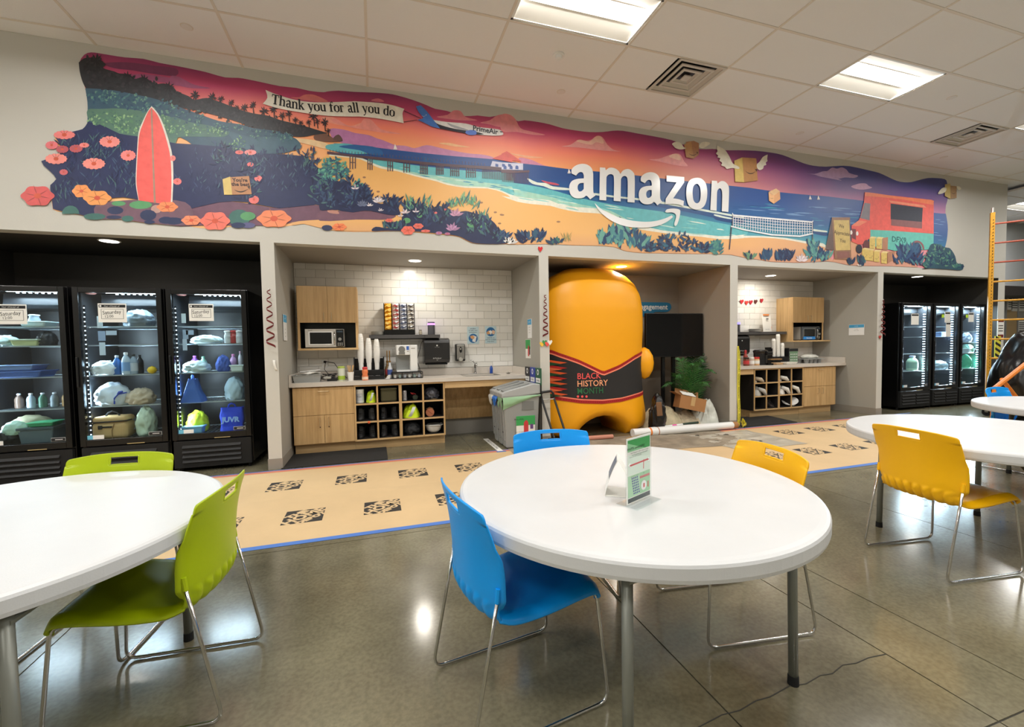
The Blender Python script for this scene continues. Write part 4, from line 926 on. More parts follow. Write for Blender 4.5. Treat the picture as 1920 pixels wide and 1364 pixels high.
def serif(parent, s, base, h, m, lay):
    """letters set along a base line: base(t) -> wall point for t in 0..1"""
    tot = sum(SER[c][0] if c != ' ' else .3 for c in s); x = 0
    for c in s:
        if c == ' ': x += .3; continue
        adv, strokes = SER[c]; b = MB(); EPS[1] = 0; p0 = Vector(base(x/tot)); p1 = Vector(base((x+adv)/tot)); d = (p1-p0); d.normalize(); nrm = Vector((-d.y, d.x))
        sc = (p1-p0).length/adv
        def T(q): w_ = p0+d*q[0]*sc+nrm*q[1]*h; return L3((w_.x, w_.y), lay)
        for wd, pp in strokes:
            for i in range(len(pp)-1):
                a, e = Vector(pp[i]), Vector(pp[i+1]); t = e-a; t.normalize(); n_ = Vector((-t.y, t.x))*wd*.66
                if wd > .06 and abs(t.y) < .5: n_ *= .7
                ex = t*wd*.12
                b.flat([T(a+n_-ex), T(a-n_-ex), T(e-n_+ex), T(e+n_+ex)]); EPS[1] += 4e-6
        b.obj('letter', m, parent, fix=False); x += adv
B0 = pts('832,288 1000,326 1110,342 1250,352 1400,358 1500,361', m2) + pts('400,232 500,243 616,266', m3)
SM = smooth_loop(B0, 8, closed=False)
def base(t):
    L_ = [0]
    for a, e in zip(SM, SM[1:]): L_.append(L_[-1]+math.hypot(e[0]-a[0], e[1]-a[1]))
    q = t*L_[-1]
    for i in range(len(SM)-1):
        if L_[i+1] >= q:
            k = (q-L_[i])/(L_[i+1]-L_[i]+1e-9); return (SM[i][0]+(SM[i+1][0]-SM[i][0])*k, SM[i][1]+(SM[i+1][1]-SM[i][1])*k)
    return SM[-1][:2]
serif(ban, 'Thank you for all you do', base, .142, fm((30,28,32)), 18)
# pier
pier_ = paint('painted_pier', (92,70,80), [pts('60,548c 240,572 500,598 830,632 1100,655 1420,672 1584,684c 1584,720c 1420,700 1100,678 830,655 500,622 240,590 60,570c', m3)], 10, 2)
it = []
rnd = random.Random(2)
for x0, x1, yt, yb in [(248,292,590,692), (395,430,605,700), (560,598,625,712), (692,738,640,722), (828,885,650,735), (960,1015,665,742), (1078,1144,672,752), (1208,1280,680,765)]:
    n = 3 if x1-x0 < 50 else 5
    for k in range(n):
        x = x0+(x1-x0)*k/(n-1); it.append((0, [m3(x-4,yt), m3(x+4,yt), m3(x+4,yb+rnd.uniform(-4,6)), m3(x-4,yb)]))
    it.append((0, [m3(x0,(yt+yb)/2-6), m3(x1,(yt+yb)/2-2), m3(x1,(yt+yb)/2+4), m3(x0,(yt+yb)/2)]))
for k in range(26):
    x = 1340+k*11; it.append((0, [m3(x-2.5,690), m3(x+2.5,690), m3(x+2.5,770+k*.9), m3(x-2.5,770+k*.9)]))
for k in range(22): x = 8+k*9.6; it.append((0, [m4(x-2,510), m4(x+2,510), m4(x+2,590+k*.8), m4(x-2,590+k*.8)]))
multi('painted_pier_piles', [(96,78,88)], it, 10, pier_)
multi('painted_pier_rail', [(110,92,104)], [(0, [m3(80+k*26,532+k*2.3), m3(84+k*26,532+k*2.3), m3(84+k*26,552+k*2.3), m3(80+k*26,552+k*2.3)]) for k in range(50)], 10, pier_)
paint('pier_deck', (108,82,92), [pts('0,498c 120,505 218,500c 218,516c 120,520 0,520c', m4)], 10.5, 1, parent=pier_)
pv = paint('pier_pavilion', (206,206,226), [pts('1420,628c 1584,652c 1584,690c 1405,672c', m3) + pts('0,430c 165,440c 170,500c 0,495c', m4)[:0]], 11, 1, parent=pier_)
paint('pier_pavilion', (212,212,232), [pts('0,440c 168,448c 168,500c 0,495c', m4)], 11, 1, parent=pier_)
paint('pavilion_roof', (226,100,92), [pts('1420,606c 1530,560c 1560,560c 1584,580c 1584,640c', m3)], 12, 1, parent=pier_); paint('pavilion_roof', (226,100,92), [pts('0,372c 40,352c 70,372c 158,432c 0,420c', m4)], 12, 1, parent=pier_)
multi('pavilion_arches', [(70,96,160)], [(0, [m4(x,470), m4(x+12,462), m4(x+24,472), m4(x+24,494), m4(x,492)]) for x in (15, 62, 108)] + [(0, [m3(x,650), m3(x+24,655), m3(x+24,676), m3(x,674)]) for x in (1445, 1500, 1550)], 12, pier_)
for f, x, y, s in ((m3,620,530,44), (m4,528,522,34), (m5,1012,648,42), (m5,1100,650,42)):
    paint('painted_sailboat', (240,232,226), [[f(x-2,y-s) + (1,), f(x+s*.36,y-4) + (1,), f(x-s*.3,y-4) + (1,)], [f(x-s*.4,y-3)+(1,), f(x+s*.42,y-3)+(1,), f(x+s*.3,y+3)+(1,), f(x-s*.3,y+3)+(1,)]], 9, 1)
paint('painted_surfboard', (210,90,110), [pts('310,578 360,590 420,600 452,616 400,614 340,598', m4)], 9)
# shop lettering
m_gloss = mat('white_vinyl', (246,246,246), .2)
AO = '545,528c 545,500 560,478 590,460 630,452 670,460 700,485 712,520 714,560 714,650 718,680 732,700c 690,730c 662,702 640,715 610,722 570,718 540,695 527,655 530,615 550,585 590,570 640,566c 640,545 632,522 615,517 598,524 580,545c'
AI = '640,602c 612,604 595,620 593,648 605,668 625,664 640,648c'
def aff(s, x0, y0, x1, y1, X0, Y0_, X1, Y1_):
    out = []
    for q in s.split():
        c = 'c' if q.endswith('c') else ''; x, y = map(float, q.rstrip('c').split(','))
        out.append('%f,%f%s' % (X0+(x-x0)*(X1-X0)/(x1-x0), Y0_+(y-y0)*(Y1_-Y0_)/(y1-y0)+(0), c))
    return ' '.join(out)
LG = [[AO, AI], ['766,480c 808,483c 812,503c 840,483 880,486 912,508 925,532c 950,502 990,493 1025,516 1038,562 1037,755c 982,751c 983,590 972,552 948,550 933,568 930,600 928,746c 874,741c 876,570 864,537 840,535 821,550 817,580 816,739c 762,735c'],
      [aff(AO, 527,452,732,730, 1070,517,1252,776), aff(AI, 527,452,732,730, 1070,517,1252,776)], ['1287,542c 1425,555c 1424,598c 1338,722c 1380,728 1422,742c 1418,787c 1390,772 1340,765 1278,768c 1280,725c 1365,597c 1287,590c'],
      ['1440,680 1446,625 1468,580 1510,562 1555,566 1590,600 1604,660 1600,730 1580,782 1540,808 1500,806 1462,780 1445,735', '1490,680 1494,635 1510,612 1530,610 1548,635 1553,685 1548,735 1532,758 1512,756 1496,732'],
      ['1640,583c 1680,586c 1686,606c 1710,588 1740,590 1768,620 1775,670 1769,828c 1718,823c 1721,690 1713,650 1698,645 1684,662 1680,700 1677,819c 1628,813c'],
      ['725,757c 770,800 830,836 900,866 1000,892 1100,904 1190,900 1270,880 1328,854c 1337,868c 1290,905 1220,935 1130,950 1020,948 930,930 850,893 790,848 745,798'], ['1275,828c 1290,808 1340,801 1386,809 1394,830 1385,880 1368,928 1352,938c 1347,918 1360,870 1357,846 1330,832 1290,833']]
for i, lp in enumerate(LG): paint('wall_letter' if i < 6 else 'smile_arrow', None, [pts(s, m4) for s in lp], 22, 5, m=m_gloss)
# parcels
def parcel(quadL, quadR, f, cl=(222,192,112), cr=(190,138,88), top=None, sm=None, lay=18):
    o = paint('painted_parcel', cr, [pts(quadR, f)], lay, 1)
    paint('parcel_side', cl, [pts(quadL, f)], lay, 1, parent=o)
    if top: paint('parcel_top', (236,196,150), [pts(top, f)], lay, 1, parent=o)
    if sm: smile(f, *sm, (50,36,34), lay+1, o, .08)
    return o
def wing(f, s, parent): paint('wing', (238,232,214), [pts(s, f)], 19, parent=parent)
pa = parcel('200,240c 285,205c 305,470c 210,465c', '285,205c 435,215c 450,450c 305,470c', m5, sm=(318,350,435,345,35))
wing(m5, '20,80c 100,125 150,200 185,270 250,305 245,328 180,318 120,328 100,305 60,290 70,262 40,240 50,215 20,205 28,185 5,165 22,140 15,115', pa); wing(m5, '555,175c 550,220 552,245 535,260 540,285 515,295 505,325 470,340 445,320 440,280 470,250 500,205 530,185', pa)
pa = parcel('1425,300c 1480,275c 1500,405c 1440,400c', '1440,280 1500,272 1540,290 1540,380 1500,412 1440,400', m4, (196,148,100), (176,126,92), sm=(1462,372,1528,368,18))
wing(m4, '1330,295 1360,280 1400,290 1420,320 1440,330 1400,340 1360,330 1340,310', pa); wing(m4, '1540,318 1560,285 1600,280 1630,292 1600,315 1570,330', pa)
pa = parcel('1430,180c 1500,170c 1500,365c 1430,330c', '1490,195c 1580,205c 1580,355c 1490,365c', m6, (206,180,110), (166,128,84), sm=(1510,280,1575,268,30))
wing(m6, '1340,300 1380,240 1420,220 1450,230 1440,270 1390,300', pa); wing(m6, '1580,205 1620,210 1638,240 1600,250', pa)
pa = parcel('565,575c 625,610c 620,698c 570,665c', '625,610c 685,565c 690,650c 620,698c', m5, (238,186,138), (230,172,126), top='565,572c 645,535c 685,565c 625,610c', sm=(580,632,612,640,8))
pa = parcel('432,912c 495,890c 512,1040c 445,1040c', '495,895c 650,885c 672,1035c 512,1040c', m2, (224,196,120), (192,138,98), sm=(530,1000,650,985,28))
stext(pa, "You're", m2, 575, 920, .05, R(4), fm((70,44,40)), 19, .002); stext(pa, 'the best', m2, 580, 955, .05, R(4), fm((70,44,40)), 19, .002)
# volleyball net
net = paint('painted_net', (240,240,244), [pts('180,792c 195,812c 1030,885c 1040,872c 1042,886c 1028,902c 195,830c 178,808c', m5), pts('165,930c 300,965c 600,1020c 900,1035c 1030,1008c 1045,1020c 900,1052c 600,1036c 300,980c 165,945c', m5)], 16, 1)
it = []
for k in range(33):
    t = k/32; x = 190+840*t; yt = 815+75*t; yb = 942+90*math.sin(min(1, t*1.15)*1.57)-10*t; it.append((0, [m5(x-3,yt), m5(x+3,yt), m5(x+3,yb), m5(x-3,yb)]))
for j in range(1, 5):
    for k in range(8):
        t0, t1 = k/8, (k+1)/8
        def yy(t): yt = 815+75*t; yb = 942+90*math.sin(min(1, t*1.15)*1.57)-10*t; return yt+(yb-yt)*j/5
        a, e = 190+840*t0, 190+840*t1; it.append((0, [m5(a,yy(t0)-3), m5(e,yy(t1)-3), m5(e,yy(t1)+3), m5(a,yy(t0)+3)]))
multi('net_mesh', [(236,236,242)], it, 15.5, net)
paint('net_post', (70,72,92), [pts('165,945c 178,945c 155,1185c 145,1185c', m5), pts('185,815c 200,815c 190,930c 175,930c', m5), pts('1028,890c 1042,890c 1040,1080c 1030,1080c', m5)], 15, 1, parent=net)
# sandwich board
bd = paint('painted_sandwich_board', (158,118,92), [pts('1240,842c 1432,842c 1446,1295c 1270,1285c', m5)], 16, 1)
paint('board_side', (112,92,90), [pts('1240,842c 1252,880c 1262,1190c 1170,1185c', m5)], 15, 1, parent=bd); paint('board_face', (218,190,118), [pts('1258,872c 1422,872c 1436,1190c 1280,1195c', m5)], 17, 1, parent=bd); paint('board_gap', (150,100,92), [pts('1292,1210c 1425,1206c 1430,1270c 1296,1282c', m5)], 17, 1, parent=bd)
for s, x, y in (('We',1340,938), ('Appreciate',1346,1012), ('You',1354,1092)): stext(bd, s, m5, x, y, .085, R(-3), fm((96,74,48)), 18, .001, .92)
# food truck
tr = paint('painted_truck', (240,98,88), [pts('410,285c 1270,378 1290,400 1290,810c 715,770c 460,880 380,945c 330,950c 240,910c 240,705c 330,640 350,600 400,400c', m6)], 13, 1)
paint('truck_roof', (250,134,92), [pts('410,280c 520,290 900,345 1260,378 1288,405 1285,440c 1150,420 900,375 640,345 520,335 412,330c', m6)], 14, 2, parent=tr); paint('truck_windscreen', (136,128,138), [pts('405,415c 480,425c 470,640c 350,610c', m6)], 14, 1, parent=tr); paint('truck_hood', (252,140,110), [pts('330,640c 440,655c 330,715c 240,705c', m6)], 14, 1, parent=tr)
paint('truck_side', (104,196,184), [pts('480,760c 715,770c 1290,812c 1285,1010c 800,1030c 480,960c', m6)], 14, 1, parent=tr); paint('truck_window', (44,48,66), [pts('740,425c 1150,480c 1140,660c 740,625c', m6)], 14, 1, parent=tr); paint('truck_awning', (250,150,120), [pts('715,385c 1160,445c 1200,480c 740,415c', m6)], 15, 1, parent=tr); paint('truck_counter', (142,90,92), [pts('745,625c 1140,660c 1140,745c 745,705c', m6)], 15, 1, parent=tr)
paint('truck_grille', (124,60,66), [pts('245,745c 295,755c 295,890c 245,865c', m6)], 14, 1, parent=tr)
for x, y in ((236,795), (312,808)): paint('truck_headlight', (248,240,236), [[m6(x+16*math.cos(k*.5), y+28*math.sin(k*.5)) for k in range(12)]], 15, 1, parent=tr)
for x, y, r, c in ((336,1005,58,(36,40,58)), (1070,1010,90,(70,60,84)), (430,950,60,(110,54,60))): paint('truck_wheel', c, [[m6(x+r*.7*math.cos(k*.4), y+r*math.sin(k*.4)) for k in range(16)]], 15, 1, parent=tr)
paint('wheel_arch', (150,96,100), [[m6(1075+95*math.cos(R(k)), 1010-112*math.sin(R(k))) for k in range(0, 181, 15)] + [m6(1075+72*math.cos(R(k)), 1010-88*math.sin(R(k))) for k in range(180, -1, -15)]], 16, 1, parent=tr)
stext(tr, 'DFX9', m6, 845, 890, .13, R(-1), fm((38,104,110)), 17, .001, 1.15)
for x, y in ((505,935), (590,940), (410,1080), (480,1090), (560,1105), (655,1125)):
    up = y < 1000; h1 = 70
    q = '%d,%dc %d,%dc %d,%dc %d,%dc' % (x-38,y-h1, x+38,y-h1+5, x+36,y+h1, x-36,y+h1-8)
    o = paint('painted_carton', (226,196,112), [pts(q, m6)], 16.2 if up else 16, 1); smile(m6, x-28, y+12, x+24, y+8, 22, (110,80,50), 17.5, o, .07)
    paint('carton_top', (238,214,150), [pts('%d,%dc %d,%dc %d,%dc %d,%dc' % (x-38,y-h1, x-10,y-h1-20, x+62,y-h1-12, x+38,y-h1+5), m6)], 16, 1, parent=o)
paint('carton_side', (186,132,104), [pts('632,865c 705,855c 700,1020c 630,1015c', m6), pts('700,1040c 800,1030c 770,1150c 700,1190c', m6)], 15.9, 1)
# ------------------------------------------------------------------ glass-door coolers
m_fin = mat('cooler_liner', (44,46,50), .4); m_shelf = mat('shelf_wire', (190,200,205), .35, .6); m_fback = mat('cooler_back', (26,27,29), .35)
def cooler(label, x, y, w, d=.74, h=1.95, led='L', kick=1, group='black glass-door coolers', shelves=(.40,.74,1.06,1.37,1.56)):
    t = thing('display_cooler', label, 'cooler', (x, y, 0), group=group)
    f = .055; zk, zt = .34, h-.055
    def body(b):
        b.box(0, .05, .06, .035, d, h); b.box(w-.035, .05, .06, w, d, h); b.box(.035, d-.03, .06, w-.035, d, h)
        b.box(.035, .05, h-.05, w-.035, d-.03, h); b.box(.035, .05, .06, w-.035, d-.03, zk)
    P('cabinet', m_blacks, t, body, bevel=.004)
    P('liner', m_fin, t, lambda b: (b.box(.036, .06, zk, .05, d-.031, h-.051), b.box(w-.05, .06, zk, w-.036, d-.031, h-.051), b.box(.05, .06, zk, w-.05, d-.031, zk+.012)))
    P('back_panel', m_fback, t, lambda b: b.box(.05, d-.045, zk, w-.05, d-.031, h-.051))
    def door(b):
        b.box(.006, 0, zk+.01, f, .045, h-.006); b.box(w-f, 0, zk+.01, w-.006, .045, h-.006)
        b.box(f, 0, zk+.01, w-f, .045, zk+.075); b.box(f, 0, h-.06, w-f, .045, h-.006)
    dr = P('door', m_blacks, t, door, bevel=.004)
    P('glass_pane', m_glass, dr, lambda b: b.box(f-.005, .018, zk+.07, w-f+.005, .024, h-.055))
    P('handle', m_black, dr, lambda b: b.box(.012, -.018, .95, .03, 0, 1.25), bevel=.006)
    P('maker_plate', m_ink, dr, lambda b: b.box(w-f-.12, .012, zk+.085, w-f-.015, .0175, zk+.115))
    P('maker_plate', mat('plate_edge', (200,200,200), .4), dr, lambda b: (b.box(w-f-.124, .0165, zk+.081, w-f-.011, .0179, zk+.119), b.box(w-f-.09, .0115, zk+.096, w-f-.03, .0119, zk+.104)))
    P('sticker', m_white, dr, lambda b: b.box(f+.05, .012, zk+.078, f+.14, .0165, zk+.118)); P('sticker', mat('sticker_cyan', (110,190,220), .5), dr, lambda b: b.box(f+.005, .012, zk+.078, f+.05, .0165, zk+.118))
    P('hinge_tag', mat('tag_amber', (190,170,120), .5), dr, lambda b: b.box(w*.52, -.0015, zk+.012, w*.72, 0, zk+.019))
    k = P('kick_panel', m_rub, t, lambda b: b.box(.012, .004, .05, w-.012, .05, zk-.004), bevel=.003)
    for q in range(4):
        z = .10+.052*q
        if kick == 1: P('louver', mat('louver_black', (20,20,21), .55), k, lambda b: b.prism([(.09,.004,z), (.09,-.016,z+.008), (.09,.004,z+.032)], (w-.2,0,0)))
        else:
            for a, e in ((.05, w*.48), (w*.52, w-.05)): P('louver', mat('louver_black', (20,20,21), .55), k, lambda b: b.prism([(a,.004,z), (a,-.013,z+.008), (a,.004,z+.032)], (e-a,0,0)))
    for q in ((.05,.08), (w-.05,.08), (.05,d-.06), (w-.05,d-.06)): P('foot', m_rub, t, lambda b: b.cyl((q[0], q[1], 0), .018, .062, 10))
    for z in shelves:
        def sh(b):
            b.box(.052, .10, z-.012, w-.052, .112, z); b.box(.052, d-.07, z-.012, w-.052, d-.058, z)
            for i in range(16): xx = .058+(w-.116)*i/15; b.box(xx-.0025, .112, z-.007, xx+.0025, d-.07, z-.002)
        P('shelf', m_shelf, t, sh)
    xl = .058 if led == 'L' else w-.066
    st = P('led_strip', m_fin, t, lambda b: b.box(xl-.004, .075, zk+.05, xl+.012, .09, h-.18))
    nb = 30 if led == 'L' else 30
    if led == 'L':
        P('led_beads', m_led, st, lambda b: [b.lathe([(.001,.0),(.005,.002),(.005,.006)], (0,0,0), 6) for _ in ()] or [b.box(xl, .068, zk+.07+(h-.28-zk)*i/(nb-1), xl+.007, .075, zk+.078+(h-.28-zk)*i/(nb-1)) for i in range(nb)], kind='stuff')
    else:
        P('led_beads', m_led, st, lambda b: [b.box(xl-.055, .07, zk+.07+(h-.28-zk)*i/(nb-1), xl+.006, .076, zk+.082+(h-.28-zk)*i/(nb-1)) for i in range(nb)], kind='stuff')
    hd = P('evaporator_housing', m_fin, t, lambda b: b.prism([(.14,.22,h-.055), (.14,.2,h-.17), (.14,.28,h-.20), (.14,d-.06,h-.20), (.14,d-.06,h-.055)], (w-.2,0,0)), bevel=.006)
    P('led_beads', m_led, hd, lambda b: [b.box(w*.42+(w*.46)*i/7, .10, h-.066, w*.42+(w*.46)*i/7+.018, .112, h-.058) for i in range(8)], kind='stuff')
    P('light_cap', mat('cap_red', (226,150,140), .5), t, lambda b: b.lathe([(.03,-.01),(.045,0)], (.12,.08,h-.058), 14))
    for nm, sx, sy, loc, rot, e in (('strip_lamp', .02, 1.3, (xl+(.02 if led == 'L' else -.05), .12, 1.1), (R(90), 0, R(-70 if led == 'L' else 70)), 1), ('top_lamp', w*.6, .03, (w*.6, .13, h-.07), (R(-18), 0, 0), .55)):
        l = bpy.data.lights.new(nm, 'AREA'); l.shape = 'RECTANGLE'; l.size = sx; l.size_y = sy; l.energy = FRIDGE_W*e*(1 if led == 'L' else 2.2); l.color = (.74, .88, 1)
        o = bpy.data.objects.new(nm, l); COL.objects.link(o); o.parent = t; o.location = loc; o.rotation_euler = rot
    return t
FY = .19
cooler('black glass-door cooler cut by the left picture edge with blue trays inside', -3.62, FY, .735)
cooler('black glass-door cooler holding the tan lunch cooler bag', -2.835, FY, .75)
cooler('black glass-door cooler beside the light pier holding the bright blue tote', -2.06, FY, .745)
cooler('far black cooler nearest the grey pier with one pale green jug', 9.0, .15, .82, led='R', kick=2, group='far black glass-door coolers', shelves=(.36,.70,1.02,1.33,1.52))
cooler('far black cooler in the middle of three with a pale blue bag', 9.87, .15, .74, led='R', kick=2, group='far black glass-door coolers', shelves=(.36,.70,1.02,1.33,1.52))
cooler('far black cooler behind the yellow scaffold with a green lined shelf', 10.64, .15, .74, led='R', kick=2, group='far black glass-door coolers', shelves=(.36,.70,1.0,1.21,1.42))
# paper notices on the doors
def notice(label, x, z, w=.235, h=.19, words=('Saturday', '12:00'), y=FY, group='paper notices on cooler doors'):
    t = thing('paper_notice', label, 'notice', (x, y-.001+.018, z), group=group)
    P('sheet', m_paper, t, lambda b: b.box(-w/2, -.004, -h/2, w/2, -.003, h/2))
    P('printed_bar', m_ink, t, lambda b: b.box(-w/2+.008, -.0048, h/2-.04, w/2-.008, -.004, h/2-.012))
    if words:
        scrib((4, 7, 2), .016, m_white, t, (0, -.0056, h/2-.026))
        P('emblem', m_white, t, lambda b: b.tube([(-w/2+.022,-.0058,h/2-.026),(-w/2+.022,-.0049,h/2-.026)], .009, 12))
        P('printed_border', m_ink, t, lambda b: [b.box(a, -.0046, c, e, -.004, g) for a, c, e, g in ((-w/2+.025,-h/2+.035,w/2-.025,-h/2+.038), (-w/2+.025,h/2-.058,w/2-.025,h/2-.055), (-w/2+.025,-h/2+.035,-w/2+.028,h/2-.055), (w/2-.028,-h/2+.035,w/2-.025,h/2-.055))])
        text(words[0], .052, m_ink, t, (-.005, -.005, .006), rot=(R(90), R(-5), 0), sx=.85, name='handwriting')
        text(words[1], .038, m_ink, t, (-.03, -.005, -.036), rot=(R(90), R(-4), 0), sx=.9, name='handwriting')
    return t
notice('paper notice reading Saturday on the cooler cut by the left picture edge', -3.305, 1.672)
notice('paper notice reading Saturday on the cooler with the tan lunch bag', -2.515, 1.69)
notice('paper notice reading Saturday on the cooler beside the light pier', -1.745, 1.70, .225, .18)
notice('blank white notice on the far cooler nearest the grey pier', 9.37, 1.65, .2, .2, None, y=.15)
notice('upper white notice on the middle far cooler', 10.27, 1.69, .16, .2, None, y=.15); notice('long lower white notice on the middle far cooler', 10.3, 1.46, .14, .27, None, y=.15)
notice('white notice on the far cooler behind the yellow scaffold', 10.96, 1.69, .16, .18, None, y=.15)
for x, la in ((10.14,'lime sticky note beside the notice on the middle far cooler'), (10.84,'lime sticky note on the far cooler behind the scaffold')):
    tag(BX('sticky_note', mat('lime_note', (190,226,60), .7), None, -.035, -.002, -.03, .035, -.001, .03), la, 'note', 'lime sticky notes', (x, .166, 1.71))
for i, (x, z, w_, h_, c) in enumerate([(-2.64,1.60,.045,.12,(214,226,234)), (-2.63,1.46,.06,.1,(150,170,200)), (-2.55,1.49,.09,.045,(190,206,226)), (-2.63,1.33,.05,.13,(200,214,228)), (-1.92,1.64,.04,.1,(214,226,234)), (-1.91,1.47,.05,.1,(160,180,206)), (-1.87,1.49,.07,.05,(170,190,216)), (-1.92,1.36,.04,.12,(190,206,226))]):
    la = ['white', 'slate blue', 'small pale blue', 'long pale blue'][i % 4]
    tag(BX('door_note', mat('note_%d' % i, c, .7), None, -w_/2, -.002, -h_/2, w_/2, -.001, h_/2), la+' paper slip inside the door of the '+('tan lunch bag cooler' if i < 4 else 'bright blue tote cooler'), 'note', 'paper slips inside cooler doors', (x, FY+.05, z))

# ------------------------------------------------------------------ things inside the coolers
def bag(label, c, size, colour, seed=1, crumple=.3, name='plastic_bag', cat='bag', rough=.45, group=None, knot=True, freq=2.4):
    t = thing(name, label, cat, c, group=group)
    m = mat('bag_%02x%02x%02x_%d' % (*colour, int(rough*100)), colour, rough, var=(9,.07))
    P('body', m, t, lambda b: blob(b, (0,0,0), size, seed, crumple, 4, freq=freq), smooth=True)
    if knot:
        def kn(b):
            for k in range(3): b.tube([(0,0,size[2]*.78), (.02*math.cos(k*2.1+seed), .02*math.sin(k*2.1+seed), size[2]*.93), (.05*math.cos(k*2.1+seed), .04*math.sin(k*2.1+seed), size[2]*1.03)], [.02,.014,.007], 6)
        P('knot', m, t, kn, smooth=True)
    return t
def bottle(label, c, r, h, colour, cap=(240,240,240), name='bottle', neck=.4, group=None, clear=False, lab=None):
    t = thing(name, label, 'bottle', c, group=group)
    m = mat('bot_%02x%02x%02x' % colour, colour, .2, var=(20,.08))
    P('body', m, t, lambda b: b.lathe([(r*.9,0),(r,.01),(r,h*.3),(r*.94,h*.36),(r,h*.42),(r,h*.6),(r*.8,h*.74),(r*neck,h*.85),(r*neck,h*.9)], n=14), smooth=True)
    P('cap', mat('cap_%02x%02x%02x' % cap, cap, .4), t, lambda b: b.lathe([(r*neck*1.15,h*.89),(r*neck*1.15,h*.98),(r*neck*.9,h)], n=12), smooth=False)
    if lab: P('paper_label', mat('lab_%02x%02x%02x' % lab, lab, .5), t, lambda b: b.lathe([(r*1.015,h*.16),(r*1.015,h*.3),(r*1.015,h*.56)], n=14))
    return t
def tub(label, c, size, colour, lid=None, name='food_container', group=None):
    t = thing(name, label, 'container', c, group=group)
    w_, d_, h_ = size
    def bd(b):
        v = b.box(-w_/2, -d_/2, 0, w_/2, d_/2, h_)
        for q in v[:4]: q.co.x *= .88; q.co.y *= .88
    P('body', mat('tub_%02x%02x%02x' % colour, colour, .35), t, bd, bevel=.012)
    lid = lid or colour
    P('lid', mat('tub_%02x%02x%02x' % lid, lid, .35), t, lambda b: b.box(-w_/2-.006, -d_/2-.006, h_*.86, w_/2+.006, d_/2+.006, h_+.006), bevel=.006)
    return t
S5 = (.40,.74,1.06,1.37,1.56)
fy = FY+.36
ICE, PALE = (206,228,238), (214,232,226)
# cooler with the tan bag  (x -2.78 .. -2.14)
bag('crumpled white plastic bag left of the water bottles in the tan bag cooler', (-2.585,FY+.26,S5[2]), (.23,.16,.14), (226,236,242), 2, .28)
bottle('dark blue bottle beside the crumpled white bag', (-2.415,FY+.3,S5[2]), .036, .2, (52,104,170), (200,210,220))
bottle('clear water bottle with pale cap in front of the cooler light', (-2.335,FY+.24,S5[2]), .038, .23, (186,206,224), (240,244,248), lab=(120,160,210))
bottle('water bottle with black cap next to the clear one', (-2.255,FY+.27,S5[2]), .035, .21, (150,170,190), (20,20,24), lab=(190,200,214))
bottle('dark bottle in shadow behind the black capped one', (-2.20,FY+.42,S5[2]), .036, .2, (30,34,40), (24,24,26))
t = thing('yellow_fruit', 'round yellow fruit at the right end of the bottle shelf', 'fruit', (-2.14,FY+.2,S5[2]))
P('flesh', mat('lemon', (246,206,30), .5, bump=(120,.1)), t, lambda b: b.lathe([(.004,0),(.03,.012),(.043,.04),(.03,.068),(.004,.08)], n=16), smooth=True); P('stem', m_oakd, t, lambda b: b.cyl((0,0,.078), .005, .008, 6))
bag('white drawstring bag with blue ties in the tan bag cooler', (-2.42,FY+.26,S5[1]), (.29,.26,.23), (214,226,236), 4, .25)
o = bag('beige cloth bag beside the drawstring bag', (-2.2,FY+.3,S5[1]), (.24,.26,.16), (214,196,170), 5, .35, 'cloth_bag', rough=.8, knot=False)
bag('grey foil bag on the top shelf behind the notice', (-2.22,FY+.3,S5[4]), (.26,.26,.17), (120,134,146), 6, .35, knot=False, rough=.3)
t = thing('drawstring_tie', 'blue drawstring hanging from the white bag', 'string', (-2.36,FY+.12,S5[1]+.02))
P('ribbon', mat('ribbon_blue', (40,70,180), .5), t, lambda b: (b.tube([(-.05,0,.0), (-.045,-.005,.06), (-.01,-.01,.1), (.06,0,.115)], .007, 6), b.tube([(-.01,-.01,.1), (.0,-.012,.12), (.03,-.01,.125)], .012, 6)))
t = thing('lunch_cooler', 'tan soft lunch cooler bag with black zip on the bottom shelf', 'lunch bag', (-2.47,FY+.25,S5[0]))
m_tan = mat('tan_canvas', (206,170,116), .8, bump=(200,.15))
P('body', m_tan, t, lambda b: b.box(-.15,-.11,0,.15,.11,.17), bevel=.04, seg=4); P('lid', m_tan, t, lambda b: b.box(-.145,-.105,.165,.145,.105,.23), bevel=.045, seg=4)
P('zip', m_rub, t, lambda b: b.tube([(-.15,0,.178), (-.148,-.1,.178), (-.1,-.112,.178), (.1,-.112,.182), (.148,-.1,.182), (.15,0,.182)], .006, 6))
P('handle', m_rub, t, lambda b: b.tube([(-.06,-.02,.225), (-.04,-.02,.262), (.0,-.02,.28), (.04,-.02,.262), (.06,-.02,.225)], .009, 6)); P('strap', m_rub, t, lambda b: (b.box(-.08,-.119,.12,.03,-.111,.135), b.box(-.082,-.124,.11,-.05,-.112,.145)))
P('pocket_seam', mat('tan_dark', (140,108,66), .8), t, lambda b: b.tube([(.03,-.112,.01), (.03,-.115,.09), (.05,-.114,.16)], .004, 6))
bag('grey plastic bag behind the tan lunch cooler', (-2.27,FY+.36,S5[0]), (.2,.24,.2), (170,180,178), 8, .35)
bag('pale green paper bag at the right of the tan lunch cooler', (-2.165,FY+.2,S5[0]), (.17,.22,.3), (208,226,204), 9, .3, rough=.6, knot=False)
